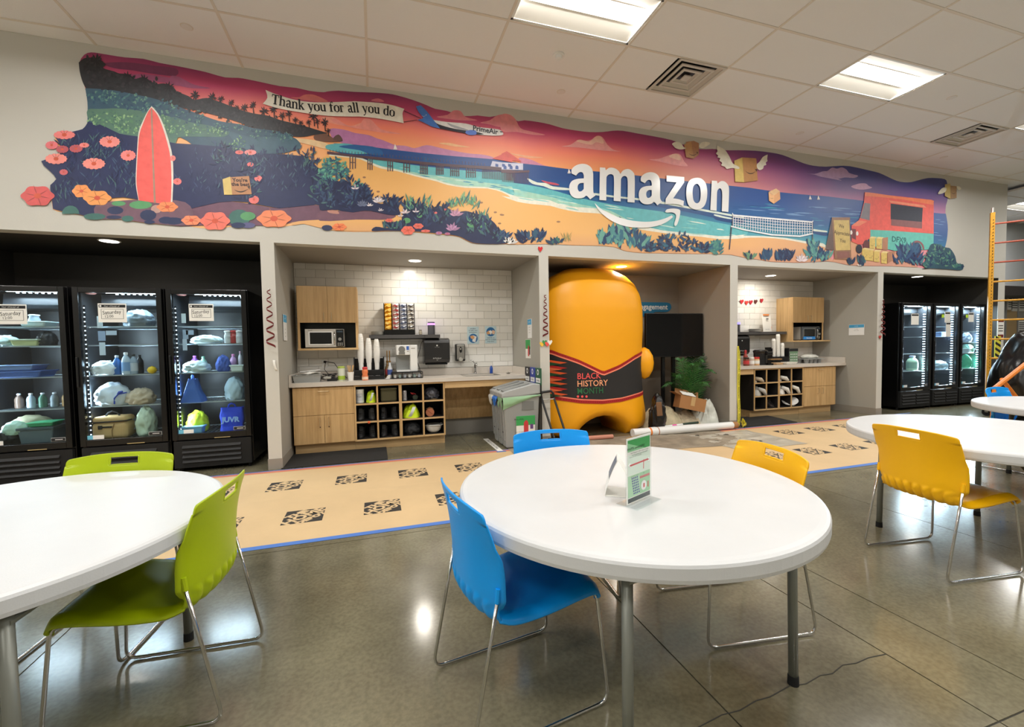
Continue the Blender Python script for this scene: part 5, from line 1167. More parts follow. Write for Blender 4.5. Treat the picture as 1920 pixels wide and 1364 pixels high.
# cooler with the blue tote (x -2.0 .. -1.37)
bag('flat pale plastic bag on the upper shelf of the blue tote cooler', (-1.74,FY+.26,S5[3]), (.3,.22,.09), (206,228,232), 11, .25)
for x, c, la, cp in ((-1.535,(210,220,226),'clear jar with white lid on the upper shelf',(236,240,242)), (-1.455,(170,60,60),'small red jar beside the white lidded jar',(200,60,60)), (-1.41,(214,222,230),'clear jar with white lid at the right edge of the upper shelf',(236,240,242))): bottle(la, (x,FY+.22,S5[3]), .038, .14, c, cp, neck=.85)
bag('pale crumpled bag on the middle shelf of the blue tote cooler', (-1.83,FY+.24,S5[2]), (.26,.22,.12), (200,222,224), 12, .3)
bottle('purple capped bottle behind the pale crumpled bag', (-1.79,FY+.4,S5[2]), .04, .18, (120,70,150), (150,90,180)); bottle('pale green bottle beside the purple capped one', (-1.71,FY+.34,S5[2]), .036, .17, (160,206,190), (110,180,150))
bag('small blue triangular bag on the middle shelf', (-1.545,FY+.28,S5[2]), (.13,.16,.17), (74,104,190), 13, .35, 'cloth_bag', rough=.8, knot=False)
bottle('pink topped bottle behind the white tub', (-1.475,FY+.36,S5[2]), .035, .19, (190,150,190), (220,130,180)); tub('white food tub at the right end of the middle shelf', (-1.425,FY+.24,S5[2]), (.13,.14,.065), (216,236,236)); bottle('slim white pump bottle at the right end of the middle shelf', (-1.395,FY+.38,S5[2]), .02, .22, (230,226,232), (236,190,214))
def tote(label, c, w_, d_, h_, colour, txt=None, apex=.0):
    t = thing('tote_bag', label, 'bag', c); m = mat('tote_%02x%02x%02x' % colour, colour, .7, bump=(40,.3))
    def bd(b):
        def f(u, v):
            a = u*2*math.pi; sq = lambda q: math.copysign(abs(q)**.45, q); k = 1-apex*v
            n = mnoise.noise(Vector((math.cos(a)*2, math.sin(a)*2, v*3+colour[2])))*.012
            return (sq(math.cos(a))*(w_/2*k+n), sq(math.sin(a))*(d_/2*(1-.5*v)+n), h_*v+(0 if v < 1 else n))
        b.grid(f, 32, 12)
    P('body', m, t, bd, smooth=True)
    P('handle', m, t, lambda b: b.tube([(-w_*.18*(1-apex),0,h_*.96), (-w_*.12*(1-apex),-.01,h_*1.12), (0,-.015,h_*1.17), (w_*.12*(1-apex),-.01,h_*1.12), (w_*.18*(1-apex),0,h_*.96)], .009, 6))
    if txt: text(txt, .075, mat('tote_print', (150,190,250), .6), t, (0, -d_/2-.004+.012, h_*.5), rot=(R(80), 0, 0), bold=.004)
    return t
tote('slate blue folded tote on the second lowest shelf', (-1.84,FY+.24,S5[1]), .22, .2, .25, (60,100,176), apex=.75)
bag('pale blue knotted bag at the right of the slate blue tote', (-1.465,FY+.26,S5[1]), (.19,.22,.25), (190,218,236), 15, .22, knot=False)
tote('bright blue tote with pale block letters on the bottom shelf', (-1.47,FY+.22,S5[0]), .22, .16, .26, (36,72,220), 'JUVR')
bag('lime bag standing behind the pale blue tub on the bottom shelf', (-1.85,FY+.3,S5[0]), (.2,.18,.22), (206,226,40), 16, .35, 'cloth_bag', rough=.7, knot=False)
tub('pale blue oval lunch tub in front of the lime bag', (-1.84,FY+.16,S5[0]), (.2,.12,.075), (130,190,226), (150,206,236), 'lunch_tub')
# leftmost cooler (x -3.56 .. -2.94)
bottle('clear jar on the top shelf of the leftmost cooler', (-3.13,FY+.24,S5[4]), .045, .12, (150,164,176), (214,226,232), neck=.8); tub('white tray on the top shelf of the leftmost cooler', (-3.07,FY+.24,S5[4]), (.2,.2,.045), (206,228,228))
tub('clear salad box with greens on the second shelf of the leftmost cooler', (-3.16,FY+.24,S5[3]), (.21,.16,.06), (196,206,150), (206,220,196)); bag('pale bag left of the salad box', (-3.42,FY+.26,S5[3]), (.2,.2,.1), (190,214,214), 21, .3)
bag('dark bag at the right of the salad box', (-3.0,FY+.32,S5[3]), (.13,.2,.14), (40,44,48), 22, .3, knot=False)
tub('blue tray lowest of two in the leftmost cooler', (-3.33,FY+.24,S5[2]), (.42,.26,.06), (70,104,176)); tub('pale blue tray on top of the blue tray', (-3.36,FY+.25,S5[2]+.068), (.34,.24,.05), (130,160,214))
for i in range(5): bottle(['brown', 'clear', 'green', 'grey', 'amber'][i]+' squat bottle on the second lowest shelf of the leftmost cooler', (-3.46+.095*i,FY+.3,S5[1]), .034, .15, [(110,90,80), (170,180,190), (70,110,90), (130,140,146), (150,110,60)][i], (220,224,230))
bag('olive paper bag flattened on the bottom shelf of the leftmost cooler', (-3.3,FY+.34,S5[0]), (.42,.26,.26), (150,146,116), 23, .25, rough=.7, knot=False)
bag('black gear bag at the bottom left of the leftmost cooler', (-3.46,FY+.2,S5[0]), (.22,.24,.17), (24,26,28), 24, .25, 'gear_bag', knot=False); tub('grey cooler box at the bottom right of the leftmost cooler', (-3.09,FY+.22,S5[0]), (.28,.24,.16), (92,110,118), (70,86,92), 'cooler_box')
tub('green lidded box on the grey cooler box', (-3.06,FY+.24,S5[0]+.168), (.2,.18,.04), (60,170,120), (80,196,140)); bag('white and green snack bag draped on the black gear bag', (-3.33,FY+.14,S5[0]+.1), (.2,.1,.13), (180,216,196), 26, .3, 'snack_bag', knot=False)
# far coolers
bottle('pale green jug in the far cooler nearest the grey pier', (9.24,.15+.24,.70), .085, .28, (196,230,200), (170,186,220), name='jug', neck=.45, lab=(150,190,170))
bag('pale blue bag alone in the middle far cooler', (10.18,.15+.24,.70), (.32,.26,.16), (190,222,240), 31, .25)
tub('blue box on a shelf of the middle far cooler', (10.1,.15+.22,1.33), (.2,.16,.08), (150,180,230)); bag('pale mint bag on the third shelf of the far scaffold cooler', (10.79,.15+.22,1.0), (.16,.2,.16), (170,226,206), 32, .35); tub('white tub beside the pale mint bag', (10.97,.15+.22,1.0), (.2,.18,.08), (214,232,236)); bag('grey blue bag in the upper part of the far scaffold cooler', (10.76,.15+.22,1.21), (.14,.16,.18), (170,190,214), 33, .35); bag('tall mint green bag under the white tub', (10.74,.15+.2,.70), (.1,.2,.26), (90,206,160), 34, .2, knot=False)
# settle each item at the spot behind the glass where the photograph shows it
def settle(key, px, dy, x0, x1, y=FY):
    for o in bpy.data.objects:
        if o.get('label', '').startswith(key):
            vs = [v.co for c in o.children for v in c.data.vertices]
            if not vs: continue
            a, e = min(v.x for v in vs), max(v.x for v in vs); f, b_ = min(v.y for v in vs), max(v.y for v in vs)
            yy = max(y+dy, y+.055-f); yy = min(yy, y+.68-b_); xx = wall(px, 690, yy).x
            o.location.x = min(max(xx, x0-a+.004), x1-e-.004); o.location.y = yy
for key, px, dy in (('crumpled white plastic bag left', 181, .13), ('dark blue bottle', 220, .14), ('clear water bottle', 237, .1), ('water bottle with black', 251, .12), ('dark bottle in shadow', 262, .28), ('round yellow fruit', 285, .07), ('white drawstring', 209, .15), ('blue drawstring', 222, .02), ('beige cloth', 262, .18), ('grey foil', 266, .15), ('tan soft', 188, .13), ('grey plastic bag behind', 236, .3), ('pale green paper', 270, .13)): settle(key, px, dy, -2.785, -2.135)
for key, px, dy in (('flat pale', 390, .14), ('clear jar with white lid on the upper', 430, .12), ('small red jar', 441, .12), ('clear jar with white lid at the right', 451, .12), ('pale crumpled bag on the middle', 352, .12), ('purple capped', 366, .3), ('pale green bottle', 382, .24), ('small blue tri', 419, .16), ('pink topped', 438, .3), ('white food tub', 447, .1), ('slim white pump', 451, .26), ('slate blue', 350, .12), ('pale blue knotted', 438, .16), ('bright blue tote', 432, .1), ('lime bag', 352, .22), ('pale blue oval', 348, .07)): settle(key, px, dy, -2.01, -1.365)
for key, px, dy in (('clear jar on the top', 70, .15), ('white tray on the top', 78, .15), ('clear salad', 58, .15), ('pale bag left', 8, .15), ('dark bag at', 92, .2), ('blue tray lowest', 40, .16), ('pale blue tray', 36, .16), ('olive paper', 38, .26), ('black gear', 5, .1), ('grey cooler box', 75, .12), ('green lidded', 80, .12), ('white and green snack', 22, .06)): settle(key, px, dy, -3.57, -2.935)
for key, px, dy, a, e in (('pale green jug', 1710, .2, 9.05, 9.77), ('pale blue bag alone', 1768, .2, 9.92, 10.56), ('blue box on', 1760, .2, 9.92, 10.56), ('pale mint', 1812, .2, 10.69, 11.33), ('white tub beside', 1830, .2, 10.69, 11.33), ('grey blue bag in', 1810, .2, 10.69, 11.33), ('tall mint', 1810, .2, 10.69, 11.33)): settle(key, px, dy, a, e, .15)
# ------------------------------------------------------------------ kitchens
CF = .53      # front plane of the base cabinets
def handle(parent, x, z, y, vert=True, l=.1):
    p = [(x,y,z-l/2), (x,y-.026,z-l/2), (x,y-.026,z+l/2), (x,y,z+l/2)] if vert else [(x-l/2,y,z), (x-l/2,y-.026,z), (x+l/2,y-.026,z), (x+l/2,y,z)]
    return P('handle', mat('handle_satin', (206,186,150), .3, .7), parent, lambda b: b.tube(p, .0048, 8))
def base_cabinet(label, x0, x1, lock=True):
    t = thing('base_cabinet', label, 'cabinet', (x0, CF, 0), group='oak drawer cabinets'); w_ = x1-x0
    P('carcass', m_oak, t, lambda b: b.box(.002, .022, .125, w_-.002, .6, .832)); P('toe_kick', m_oakx, t, lambda b: b.box(.002, .09, 0, w_-.002, .6, .125))
    d = P('drawer', m_oak, t, lambda b: b.box(.004, 0, .485, w_-.004, .02, .818), bevel=.0015); handle(d, w_/2, .775, 0, False, .12)
    for a, e, hx in ((.004, w_/2-.002, w_/2-.05), (w_/2+.002, w_-.004, w_/2+.05)):
        q = P('door', m_oak, t, lambda b: b.box(a, 0, .135, e, .02, .48), bevel=.0015); handle(q, hx, .40, 0)
        if lock: P('keyhole', m_ink, q, lambda b: b.cyl((hx, -.003, .335), .006, .003, 10, axis='Y'))
    return t
def cubbies(label, x0, x1, mx=None):
    t = thing('cubby_shelf', label, 'shelf unit', (x0, CF, 0), group='oak fronted cubby units'); w_ = x1-x0; d = .42
    P('toe_kick', m_oakx, t, lambda b: b.box(0, .09, 0, w_, .5, .125))
    mi = mat('cubby_inside', (34,30,28), .7)
    P('back_panel', mi, t, lambda b: b.box(.002, d-.01, .127, w_-.002, d, .83))
    xs = [0, w_*.245, w_*.495, w_*.75, w_]
    for i, x in enumerate(xs):
        a = 0 if i == 0 else (w_-.02 if i == 4 else x-(.018 if i == 2 else .01)); e = a+(.036 if i == 2 else .02)
        P('upright', [mi, m_oak], t, lambda b: (b.box(a, .012, .125, e, d-.01, .832, 0), b.box(a-.0005, 0, .125, e+.0005, .012, .832, 1)))
    zs = [.125, .352, .578, .812]
    for i, z in enumerate(zs): P('board', [mi, m_oakx], t, lambda b: (b.box(.003, .012, z, w_-.003, d-.012, z+.02, 0), b.box(.003, .001, z-.0005, w_-.003, .012, z+.0205, 1)))
    t['dummy'] = 0; del t['dummy']
    return t, [x0+(xs[i]+xs[i+1])/2 for i in range(4)], [z+.0205 for z in zs[:3]]
def upper_cabinet(label, x0, x1, yf, fillerL=0, ledge=0):
    t = thing('wall_cabinet', label, 'cabinet', (x0, yf, 0), group='oak wall cabinets over microwaves'); w_ = x1-x0; D = ZB-.01-yf
    P('carcass', m_oak, t, lambda b: (b.box(0, .02, 1.635, w_, D, 2.085), b.box(0, .012, 1.30, .028, D, 1.635), b.box(w_-.028, .012, 1.30, w_, D, 1.635)))
    P('niche_lining', m_blacks, t, lambda b: (b.box(.029, D-.012, 1.305, w_-.029, D-.002, 1.634), b.box(.0282, .02, 1.305, .031, D-.012, 1.634), b.box(w_-.031, .02, 1.305, w_-.0282, D-.012, 1.634), b.box(.031, .02, 1.626, w_-.031, D-.012, 1.634)))
    P('niche_shelf', m_oakx, t, lambda b: b.box(0, -.01, 1.275, w_+ledge, D, 1.30))
    for a, e, hx in ((.003, w_/2-.0015, w_/2-.045), (w_/2+.0015, w_-.003, w_/2+.045)):
        q = P('door', m_oak, t, lambda b: b.box(a, 0, 1.625, e, .02, 2.085), bevel=.0015); handle(q, hx, 1.70, 0)
    return t
def counter(label, x0, x1, sinks=None):
    t = thing('countertop', label, 'counter', (x0, CF-.03, 0), group='pale stone counters'); w_ = x1-x0; D = ZB-.009-(CF-.03)
    def tp(b):
        if sinks:
            s0, s1 = sinks[0]-x0, sinks[1]-x0
            b.box(0, 0, .835, s0, D, .885); b.box(s1, 0, .835, w_, D, .885); b.box(s0, 0, .835, s1, .13, .885); b.box(s0, D-.16, .835, s1, D, .885)
        else: b.box(0, 0, .835, w_, D, .885)
    P('slab', m_counter, t, tp)
    P('backsplash', m_counter, t, lambda b: b.box(0, D-.02, .885, w_, D, .985), bevel=.002)
    for a in (0, w_-.018): P('side_splash', m_counter, t, lambda b: b.box(a, .01, .885, a+.018, D-.02, .985))
    return t
# ---- left kitchen
base_cabinet('oak cabinet with one drawer over two doors behind the black mat, beside the light pier', -.958, -.262)
_, cx, cz = cubbies('oak fronted cubby unit packed with boots, vests and a white hard hat', -.262, .868)
upper_cabinet('oak wall cabinet holding the silver microwave', -.915, -.20, .80)
counter('pale stone counter with sink, coffee maker and cup stacks', -.985, 2.013, (1.17, 1.67))
t = thing('sink_cabinet', 'oak apron and sloping knee panel under the sink counter', 'sink cabinet', (.872, CF, 0))
P('apron', m_oakx, t, lambda b: b.box(0, .0, .745, 1.14, .02, .833)); P('knee_panel', m_oak, t, lambda b: b.prism([(0,.42,.745),(0,.44,.745),(0,.565,.26),(0,.545,.24)], (1.14,0,0)))
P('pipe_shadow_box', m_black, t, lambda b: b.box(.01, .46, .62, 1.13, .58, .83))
t = thing('sink', 'stainless sink bowl set in the pale counter', 'sink', (1.42, CF+.3, .885))
def bowl(b):
    for (r0, z0), (r1, z1) in zip([(1.04,.003),(1,.004),(.97,0),(.93,-.13),(.5,-.15)], [(1,.004),(.97,0),(.93,-.13),(.5,-.15),(.05,-.152)]):
        A = [(-.25*r0,-.19*r0,z0),(.25*r0,-.19*r0,z0),(.25*r0,.165*r0,z0),(-.25*r0,.165*r0,z0)]; B = [(-.25*r1,-.19*r1,z1),(.25*r1,-.19*r1,z1),(.25*r1,.165*r1,z1),(-.25*r1,.165*r1,z1)]
        for i in range(4): b.quad(A[i], A[(i+1) % 4], B[(i+1) % 4], B[i])
P('bowl', m_steel, t, bowl); P('drain', m_chrome, t, lambda b: b.lathe([(.04,-.149),(.02,-.152)], n=16))
t = thing('faucet', 'chrome lever faucet behind the sink', 'faucet', (1.40, CF+.52, .885))
P('deck_plate', m_chrome, t, lambda b: b.box(-.11,-.025,0,.11,.025,.008), bevel=.004); P('body', m_chrome, t, lambda b: b.lathe([(.024,.008),(.02,.04),(.018,.12),(.012,.15)], n=14), smooth=True)
P('spout', m_chrome, t, lambda b: b.tube([(0,0,.09),(-.01,-.06,.15),(-.015,-.14,.16),(-.015,-.17,.135)], .011, 10), smooth=True); P('lever', m_chrome, t, lambda b: b.tube([(0,0,.15),(-.03,.0,.19),(-.07,-.005,.205)], [.008,.007,.005], 8), smooth=True)
bottle('small dish soap bottle with blue liquid beside the faucet', (1.64, CF+.5, .885), .024, .13, (40,80,170), (220,224,228), name='soap_bottle')
t = thing('sink_strainer', 'metal sink strainer on the counter by the wall corner', 'strainer', (1.86, CF+.36, .886)); P('basket', m_steel, t, lambda b: b.lathe([(.02,0),(.035,.012),(.04,.014)], n=14)); P('knob', m_chrome, t, lambda b: b.cyl((0,0,.0), .006, .025, 8))
# microwave
def microwave(label, x, y, z, w_, h, d, left=True, sticker=None):
    t = thing('microwave', label, 'microwave', (x, y, z), group='counter microwaves')
    P('case', mat('silver_panel', (206,202,194), .35, .15), t, lambda b: b.box(0, .02, .012, w_, d, h), bevel=.004)
    dr = P('door', mat('silver_panel') if sticker is None else mat('steel_dark', (120,122,126), .35, .8), t, lambda b: b.box(0, 0, .012, w_*.79, .02, h), bevel=.003)
    P('window', m_blacks, dr, lambda b: b.box(w_*.12, -.003, h*.22, w_*.68, 0, h*.82), bevel=.003); P('window_frame', m_white if sticker is None else m_steel, dr, lambda b: (b.box(w_*.09,-.004,h*.17,w_*.71,-.0005,h*.22), b.box(w_*.09,-.004,h*.82,w_*.71,-.0005,h*.87), b.box(w_*.09,-.004,h*.22,w_*.12,-.0005,h*.82), b.box(w_*.68,-.004,h*.22,w_*.71,-.0005,h*.82)))
    P('handle', m_chrome, dr, lambda b: b.tube([(w_*.755,0,h*.18),(w_*.755,-.03,h*.24),(w_*.755,-.034,h*.5),(w_*.755,-.03,h*.78),(w_*.755,0,h*.84)], .009, 8), smooth=True)
    pn = P('control_panel', m_blacks, t, lambda b: b.box(w_*.80, 0, .02, w_-.004, .02, h-.008), bevel=.003)
    P('dial', m_chrome, pn, lambda b: b.tube([(w_*.895,-.022,h*.46),(w_*.895,0,h*.46)], [h*.085,h*.1], 18)); P('display', mat('display_slate', (60,74,86), .3), pn, lambda b: b.box(w_*.82,-.002,h*.82,w_*.97,0,h*.9))
    P('button', m_grey, pn, lambda b: [b.box(w_*.83+w_*.05*i, -.003, h*.22-.022*j, w_*.862+w_*.05*i, 0, h*.22+.012-.022*j) for i in range(3) for j in range(2)], kind='stuff')
    for q in ((.03,.05),(w_-.03,.05),(.03,d-.05),(w_-.03,d-.05)): P('foot', m_rub, t, lambda b: b.cyl((q[0],q[1],0), .012, .013, 8))
    if sticker: s_ = P('sticker', mat('sticker_blue', (50,140,220), .5), dr, lambda b: b.box(w_*.08,-.0065,h*.06,w_*.7,-.0045,h*.27)); scrib((7,), .035, m_white, s_, (w_*.39,-.0078,h*.165), bold=1)
    else: scrib((5,), .018, m_ink, dr, (w_*.14,-.001,h*.93))
    return t
microwave('silver microwave with round dial in the oak niche above the counter', -.835, .83, 1.3005, .46, .245, .29)
# floating shelf and its things
def wall_shelf(label, x0, x1, z0, z1, y0):
    t = thing('floating_shelf', label, 'shelf', (x0, y0, z0), group='dark floating shelves')
    P('board', mat('shelf_slate', (74,72,72), .5), t, lambda b: b.box(0, 0, 0, x1-x0, ZB-.0085-y0, z1-z0), bevel=.002); P('cleat', m_black, t, lambda b: b.box(.02, ZB-.03-y0, -.012, x1-x0-.02, ZB-.0085-y0, 0)); return t
SHZ = 1.466
wall_shelf('dark floating shelf under the rack of coffee packets', -.066, .878, 1.418, SHZ, .90)
t = thing('packet_rack', 'black wire rack for coffee packets on the dark floating shelf', 'rack', (.335, 1.01, SHZ))
P('base', m_blacks, t, lambda b: b.box(-.205,-.09,0,.205,.09,.07), bevel=.006)
for i in range(5): P('divider', m_blacks, t, lambda b: b.box(-.2+.1*i-.004, -.07, .07, -.2+.1*i+.004, .08, .43))
P('back_plate', m_blacks, t, lambda b: b.box(-.2,.075,.07,.2,.085,.43))
pk = [((232,160,30),(250,214,110),'yellow'), ((226,214,210),(150,50,50),'white and red'), ((196,200,212),(60,70,96),'white and navy'), ((226,222,214),(60,56,54),'white and brown')]
rnd = random.Random(4)
for i in range(4):
    for j in range(6):
        x = .335-.15+.1*i; z = SHZ+.075+.058*j
        la = pk[i][2]+' coffee packet, '+['lowest','second','third','fourth','fifth','topmost'][j]+' in its rack column'
        t = thing('coffee_packet', la, 'packet', (x, .985, z), group='foil coffee packets in the wire rack')
        sd = i*7+j
        def bd(b):
            def f(u, v):
                a = u*2-1; c = v*2-1; th = .03*(1-abs(a)**3)*(1-abs(c)**3)
                return (a*.043, -.05-th-.01*mnoise.noise(Vector((a*3,c*3,sd))), .027+c*.034+.006*mnoise.noise(Vector((a*2,c*2,sd+9))))
            b.grid(f, 8, 6)
        P('front_foil', mat('foil_%d' % i, pk[i][0], .22, .25, bump=(60,.5)), t, bd, smooth=True, fix=False); P('back_foil', MATS['foil_%d' % i], t, lambda b: b.box(-.042,-.05,.0,.042,.04,.054), bevel=.008)
        P('printed_band', mat('foilp_%d' % i, pk[i][1], .4), t, lambda b: b.grid(lambda u, v: (-.035+.07*u+.02*(v-.5), -.0835+.012*abs(u-.5), .014+.024*v+.008*math.sin(u*7+sd)), 6, 2), fix=False)
t = thing('paper_plate_stack', 'stack of white paper plates at the left end of the dark shelf', 'plates', (.05, 1.02, SHZ))
for k in range(8): P('plate', m_paper, t, lambda b: b.lathe([(.06,.0065*k),(.07,.0065*k+.001),(.098,.0065*k+.007),(.1,.0065*k+.006)], n=24))
t = thing('smart_speaker', 'grey cylinder speaker with a purple light ring on the dark shelf', 'speaker', (.77, 1.0, SHZ))
P('body', mat('speaker_cloth', (88,88,94), .85, bump=(400,.4)), t, lambda b: b.lathe([(.046,0),(.05,.004),(.05,.135)], n=24)); P('light_ring', mat('purple_light', (190,110,255), .4, emit=3.5), t, lambda b: b.lathe([(.0503,.135),(.0503,.158)], n=24)); P('cap', mat('speaker_cap', (110,104,120), .5), t, lambda b: b.lathe([(.05,.158),(.048,.178),(.03,.18)], n=24))
t = thing('cord', 'thin dark cord hanging from the speaker down to the coffee maker', 'cord'); P('wire', m_ink, t, lambda b: b.tube([(.67,1.09,SHZ),(.665,.885,SHZ-.01),(.665,.885,1.40),(.64,1.10,1.36),(.60,1.13,1.2),(.57,1.13,1.1),(.60,1.12,1.01),(.62,1.05,.90)], .0035, 6), smooth=True)
bottle('small clear jar between the packet rack and the speaker', (.62, 1.0, SHZ), .022, .07, (190,180,160), (120,110,100), neck=.8)
# counter things
CZ2 = .885
t = thing('serving_tray', 'grey deep serving tray holding napkins and plastic cutlery', 'tray', (-.80, CF+.16, CZ2+.001))
m_gp = mat('tray_grey', (158,160,158), .4)
def tray(b):
    o = [(-.155,-.1),(.155,-.1),(.155,.1),(-.155,.1)]; k = .9
    for i in range(4):
        a, e = o[i], o[(i+1) % 4]; b.quad((a[0]*k,a[1]*k,.002),(e[0]*k,e[1]*k,.002),(e[0],e[1],.085),(a[0],a[1],.085)); b.quad((a[0],a[1],.085),(e[0],e[1],.085),(e[0]*1.07,e[1]*1.09,.086),(a[0]*1.07,a[1]*1.09,.086))
    b.box(-.14,-.09,0,.14,.09,.004)
P('pan', m_gp, t, tray, solid=.003, fix=False)
t = thing('napkin_pile', 'loose white napkins and cutlery heaped in the grey tray', 'napkins', (-.80, CF+.16, CZ2+.006))
for k in range(5): P('napkin', m_paper, t, lambda b: b.grid(lambda u, v: (-.13+.26*u+.004*k, -.08+.15*v, .05+.014*k+.02*mnoise.noise(Vector((u*3+k,v*3,k)))), 8, 6), smooth=True, fix=False)
for k in range(4): P('fork', m_white, t, lambda b: b.tube([(-.08+.04*k,-.05+.02*k,.125),(.05+.03*k,.02,.13+.004*k)], .004, 5))
t = thing('cable_heap', 'tangle of black cables and an adapter on the counter', 'cables', (-.56, CF+.2, CZ2)); rnd = random.Random(6)
for k in range(5): P('cable', m_rub, t, lambda b: b.tube([(.11*math.cos(a*.7+k)*(1-.05*a)+rnd.uniform(-.02,.02), .06*math.sin(a*.7+k)+rnd.uniform(-.01,.01), .012+.012*k+.03*abs(math.sin(a*.5+k))) for a in range(10)], .0045, 6), smooth=True)
P('adapter', m_black, t, lambda b: b.box(-.02,-.06,.0,.1,.02,.035), bevel=.006); P('packet', m_grey, t, lambda b: b.box(-.06,-.08,.03,.03,.0,.06), bevel=.01)
t = thing('wall_outlet', 'white wall outlet with a black plug above the cable tangle', 'outlet', (-.645, ZB-.009, 1.09)); P('cover_plate', m_white, t, lambda b: b.box(-.035,-.006,-.057,.035,0,.057), bevel=.003); P('socket', mat('ivory', (226,222,212), .4), t, lambda b: (b.box(-.017,-.008,.012,.017,-.006,.042), b.box(-.017,-.008,-.042,.017,-.006,-.012)))
t = thing('power_cord', 'black plug and cord looping from the outlet to the counter', 'cord'); P('plug', m_rub, t, lambda b: b.tube([(-.645,ZB-.017,1.117),(-.645,ZB-.05,1.117),(-.62,ZB-.07,1.12)], [.016,.014,.008], 8)); P('wire', m_rub, t, lambda b: b.tube([(-.62,ZB-.07,1.12),(-.52,ZB-.1,1.1),(-.46,.95,1.02),(-.40,.90,.98),(-.42,.86,.93),(-.50,.80,.91)], .0045, 6), smooth=True); P('wire', m_rub, t, lambda b: b.tube([(-.63,ZB-.06,1.112),(-.64,1.0,1.02),(-.58,.95,.95),(-.50,.88,.97),(-.40,.86,.97),(-.36,.82,.91)], .004, 6), smooth=True)
t = thing('wipes_canister', 'pale canister with lime lid and lime base on the counter', 'canister', (-.415, CF+.22, CZ2)); P('body', mat('canister_white', (222,224,206), .4), t, lambda b: b.lathe([(.042,0),(.044,.004),(.044,.155)], n=20)); P('lid', mat('lime_pale', (170,190,90), .4), t, lambda b: b.lathe([(.045,.155),(.045,.175),(.03,.182)], n=20)); P('paper_label', mat('lime_label', (176,204,70), .5), t, lambda b: b.lathe([(.0446,.01),(.0446,.06)], n=20))
t = thing('stirrer_cup', 'white paper cup full of wooden stirrers', 'cup', (-.30, CF+.14, CZ2)); P('cup', m_paper, t, lambda b: b.lathe([(.028,0),(.029,.002),(.04,.105),(.042,.108),(.036,.104),(.026,.006)], n=18))
for k in range(9): P('stirrer', mat('birch', (206,168,116), .7), t, lambda b: b.obox((.028*math.cos(k*2.4)*.8, .028*math.sin(k*2.4)*.8, .115), (.006,.002,.16), Matrix.Rotation(.25*math.cos(k*2.4), 3, 'Y') @ Matrix.Rotation(-.25*math.sin(k*2.4), 3, 'X')))
t = thing('cup_organizer', 'black counter organizer holding three tall white cup stacks', 'organizer', (-.075, CF+.27, CZ2))
P('tower', m_black, t, lambda b: (b.box(-.19,-.02,0,.19,.12,.12), b.box(-.19,-.02,.12,-.178,.12,.29), b.box(.178,-.02,.12,.19,.12,.29), b.box(-.178,.108,.12,.178,.12,.27)), bevel=.004); P('front_bin', m_black, t, lambda b: (b.box(-.19,-.12,0,.19,-.02,.02), b.box(-.19,-.12,.02,.19,-.112,.05), b.box(-.19,-.112,.02,-.182,-.02,.08), b.box(.182,-.112,.02,.19,-.02,.08)))
for i, (x, h_, la) in enumerate(((-.1,.44,'tallest stack of white paper cups, at the left of the organizer'), (.0,.385,'middle stack of white paper cups in the organizer'), (.1,.37,'right-hand stack of white paper cups in the organizer'))):
    t = thing('paper_cup_stack', la, 'cups', (-.075+x, CF+.31, CZ2+.1215), group='white paper cup stacks')
    n = int((h_-.1)/.014)
    P('outer_cup', m_paper, t, lambda b: b.lathe([(.036,.02),(.031,.03),(.042,h_-.02-.014*0-.06*0-.19)] if False else [(.028,0),(.030,.09)], n=18))
    for k in range(n): P('cup', m_paper, t, lambda b: b.lathe([(.03+.010*math.sin(math.pi*min(1,k/n*.9+.05)),.09+.0145*k),(.0315+.010*math.sin(math.pi*min(1,k/n*.9+.05)),.093+.0145*k),(.03+.010*math.sin(math.pi*min(1,(k+1)/n*.9+.05)),.1035+.0145*k)], n=16))
    P('top_cup', m_paper, t, lambda b: b.lathe([(.031,.09+.0145*n),(.024,.125+.0145*n),(.02,.127+.0145*n)], n=18))
for i, (c, la) in enumerate((((236,230,224),'white'), ((240,238,230),'ivory'), ((236,224,150),'pale yellow'), ((226,216,150),'buttery'))):
    for k in range(3):
        t = thing('creamer_cup', '%s creamer pod, %s of three in its section of the organizer' % (la, ['first','second','third'][k]), 'creamer', (-.225+.085*i+.02*k-.02, CF+.185, CZ2+.021+.0), group='creamer pods'); P('cup', mat('cream_%d' % i, c, .4), t, lambda b: b.lathe([(.0075,0),(.0095,.026)], n=10)); P('foil_lid', m_white, t, lambda b: b.lathe([(.0098,.026),(.0098,.028)], n=10))
t = thing('creamer_bottle', 'orange creamer bottle with a red cap before the cup stacks', 'bottle', (-.125, CF+.085, CZ2)); P('body', mat('creamer_orange', (236,130,80), .35, var=(24,.25)), t, lambda b: b.lathe([(.034,0),(.038,.006),(.038,.05),(.03,.075),(.036,.1),(.034,.13),(.026,.14)], n=18), smooth=True); P('cap', m_red, t, lambda b: b.lathe([(.03,.138),(.032,.16),(.026,.168)], n=18)); P('paper_label', mat('label_cream', (246,214,190), .5), t, lambda b: b.lathe([(.0385,.012),(.0385,.045)], n=18))
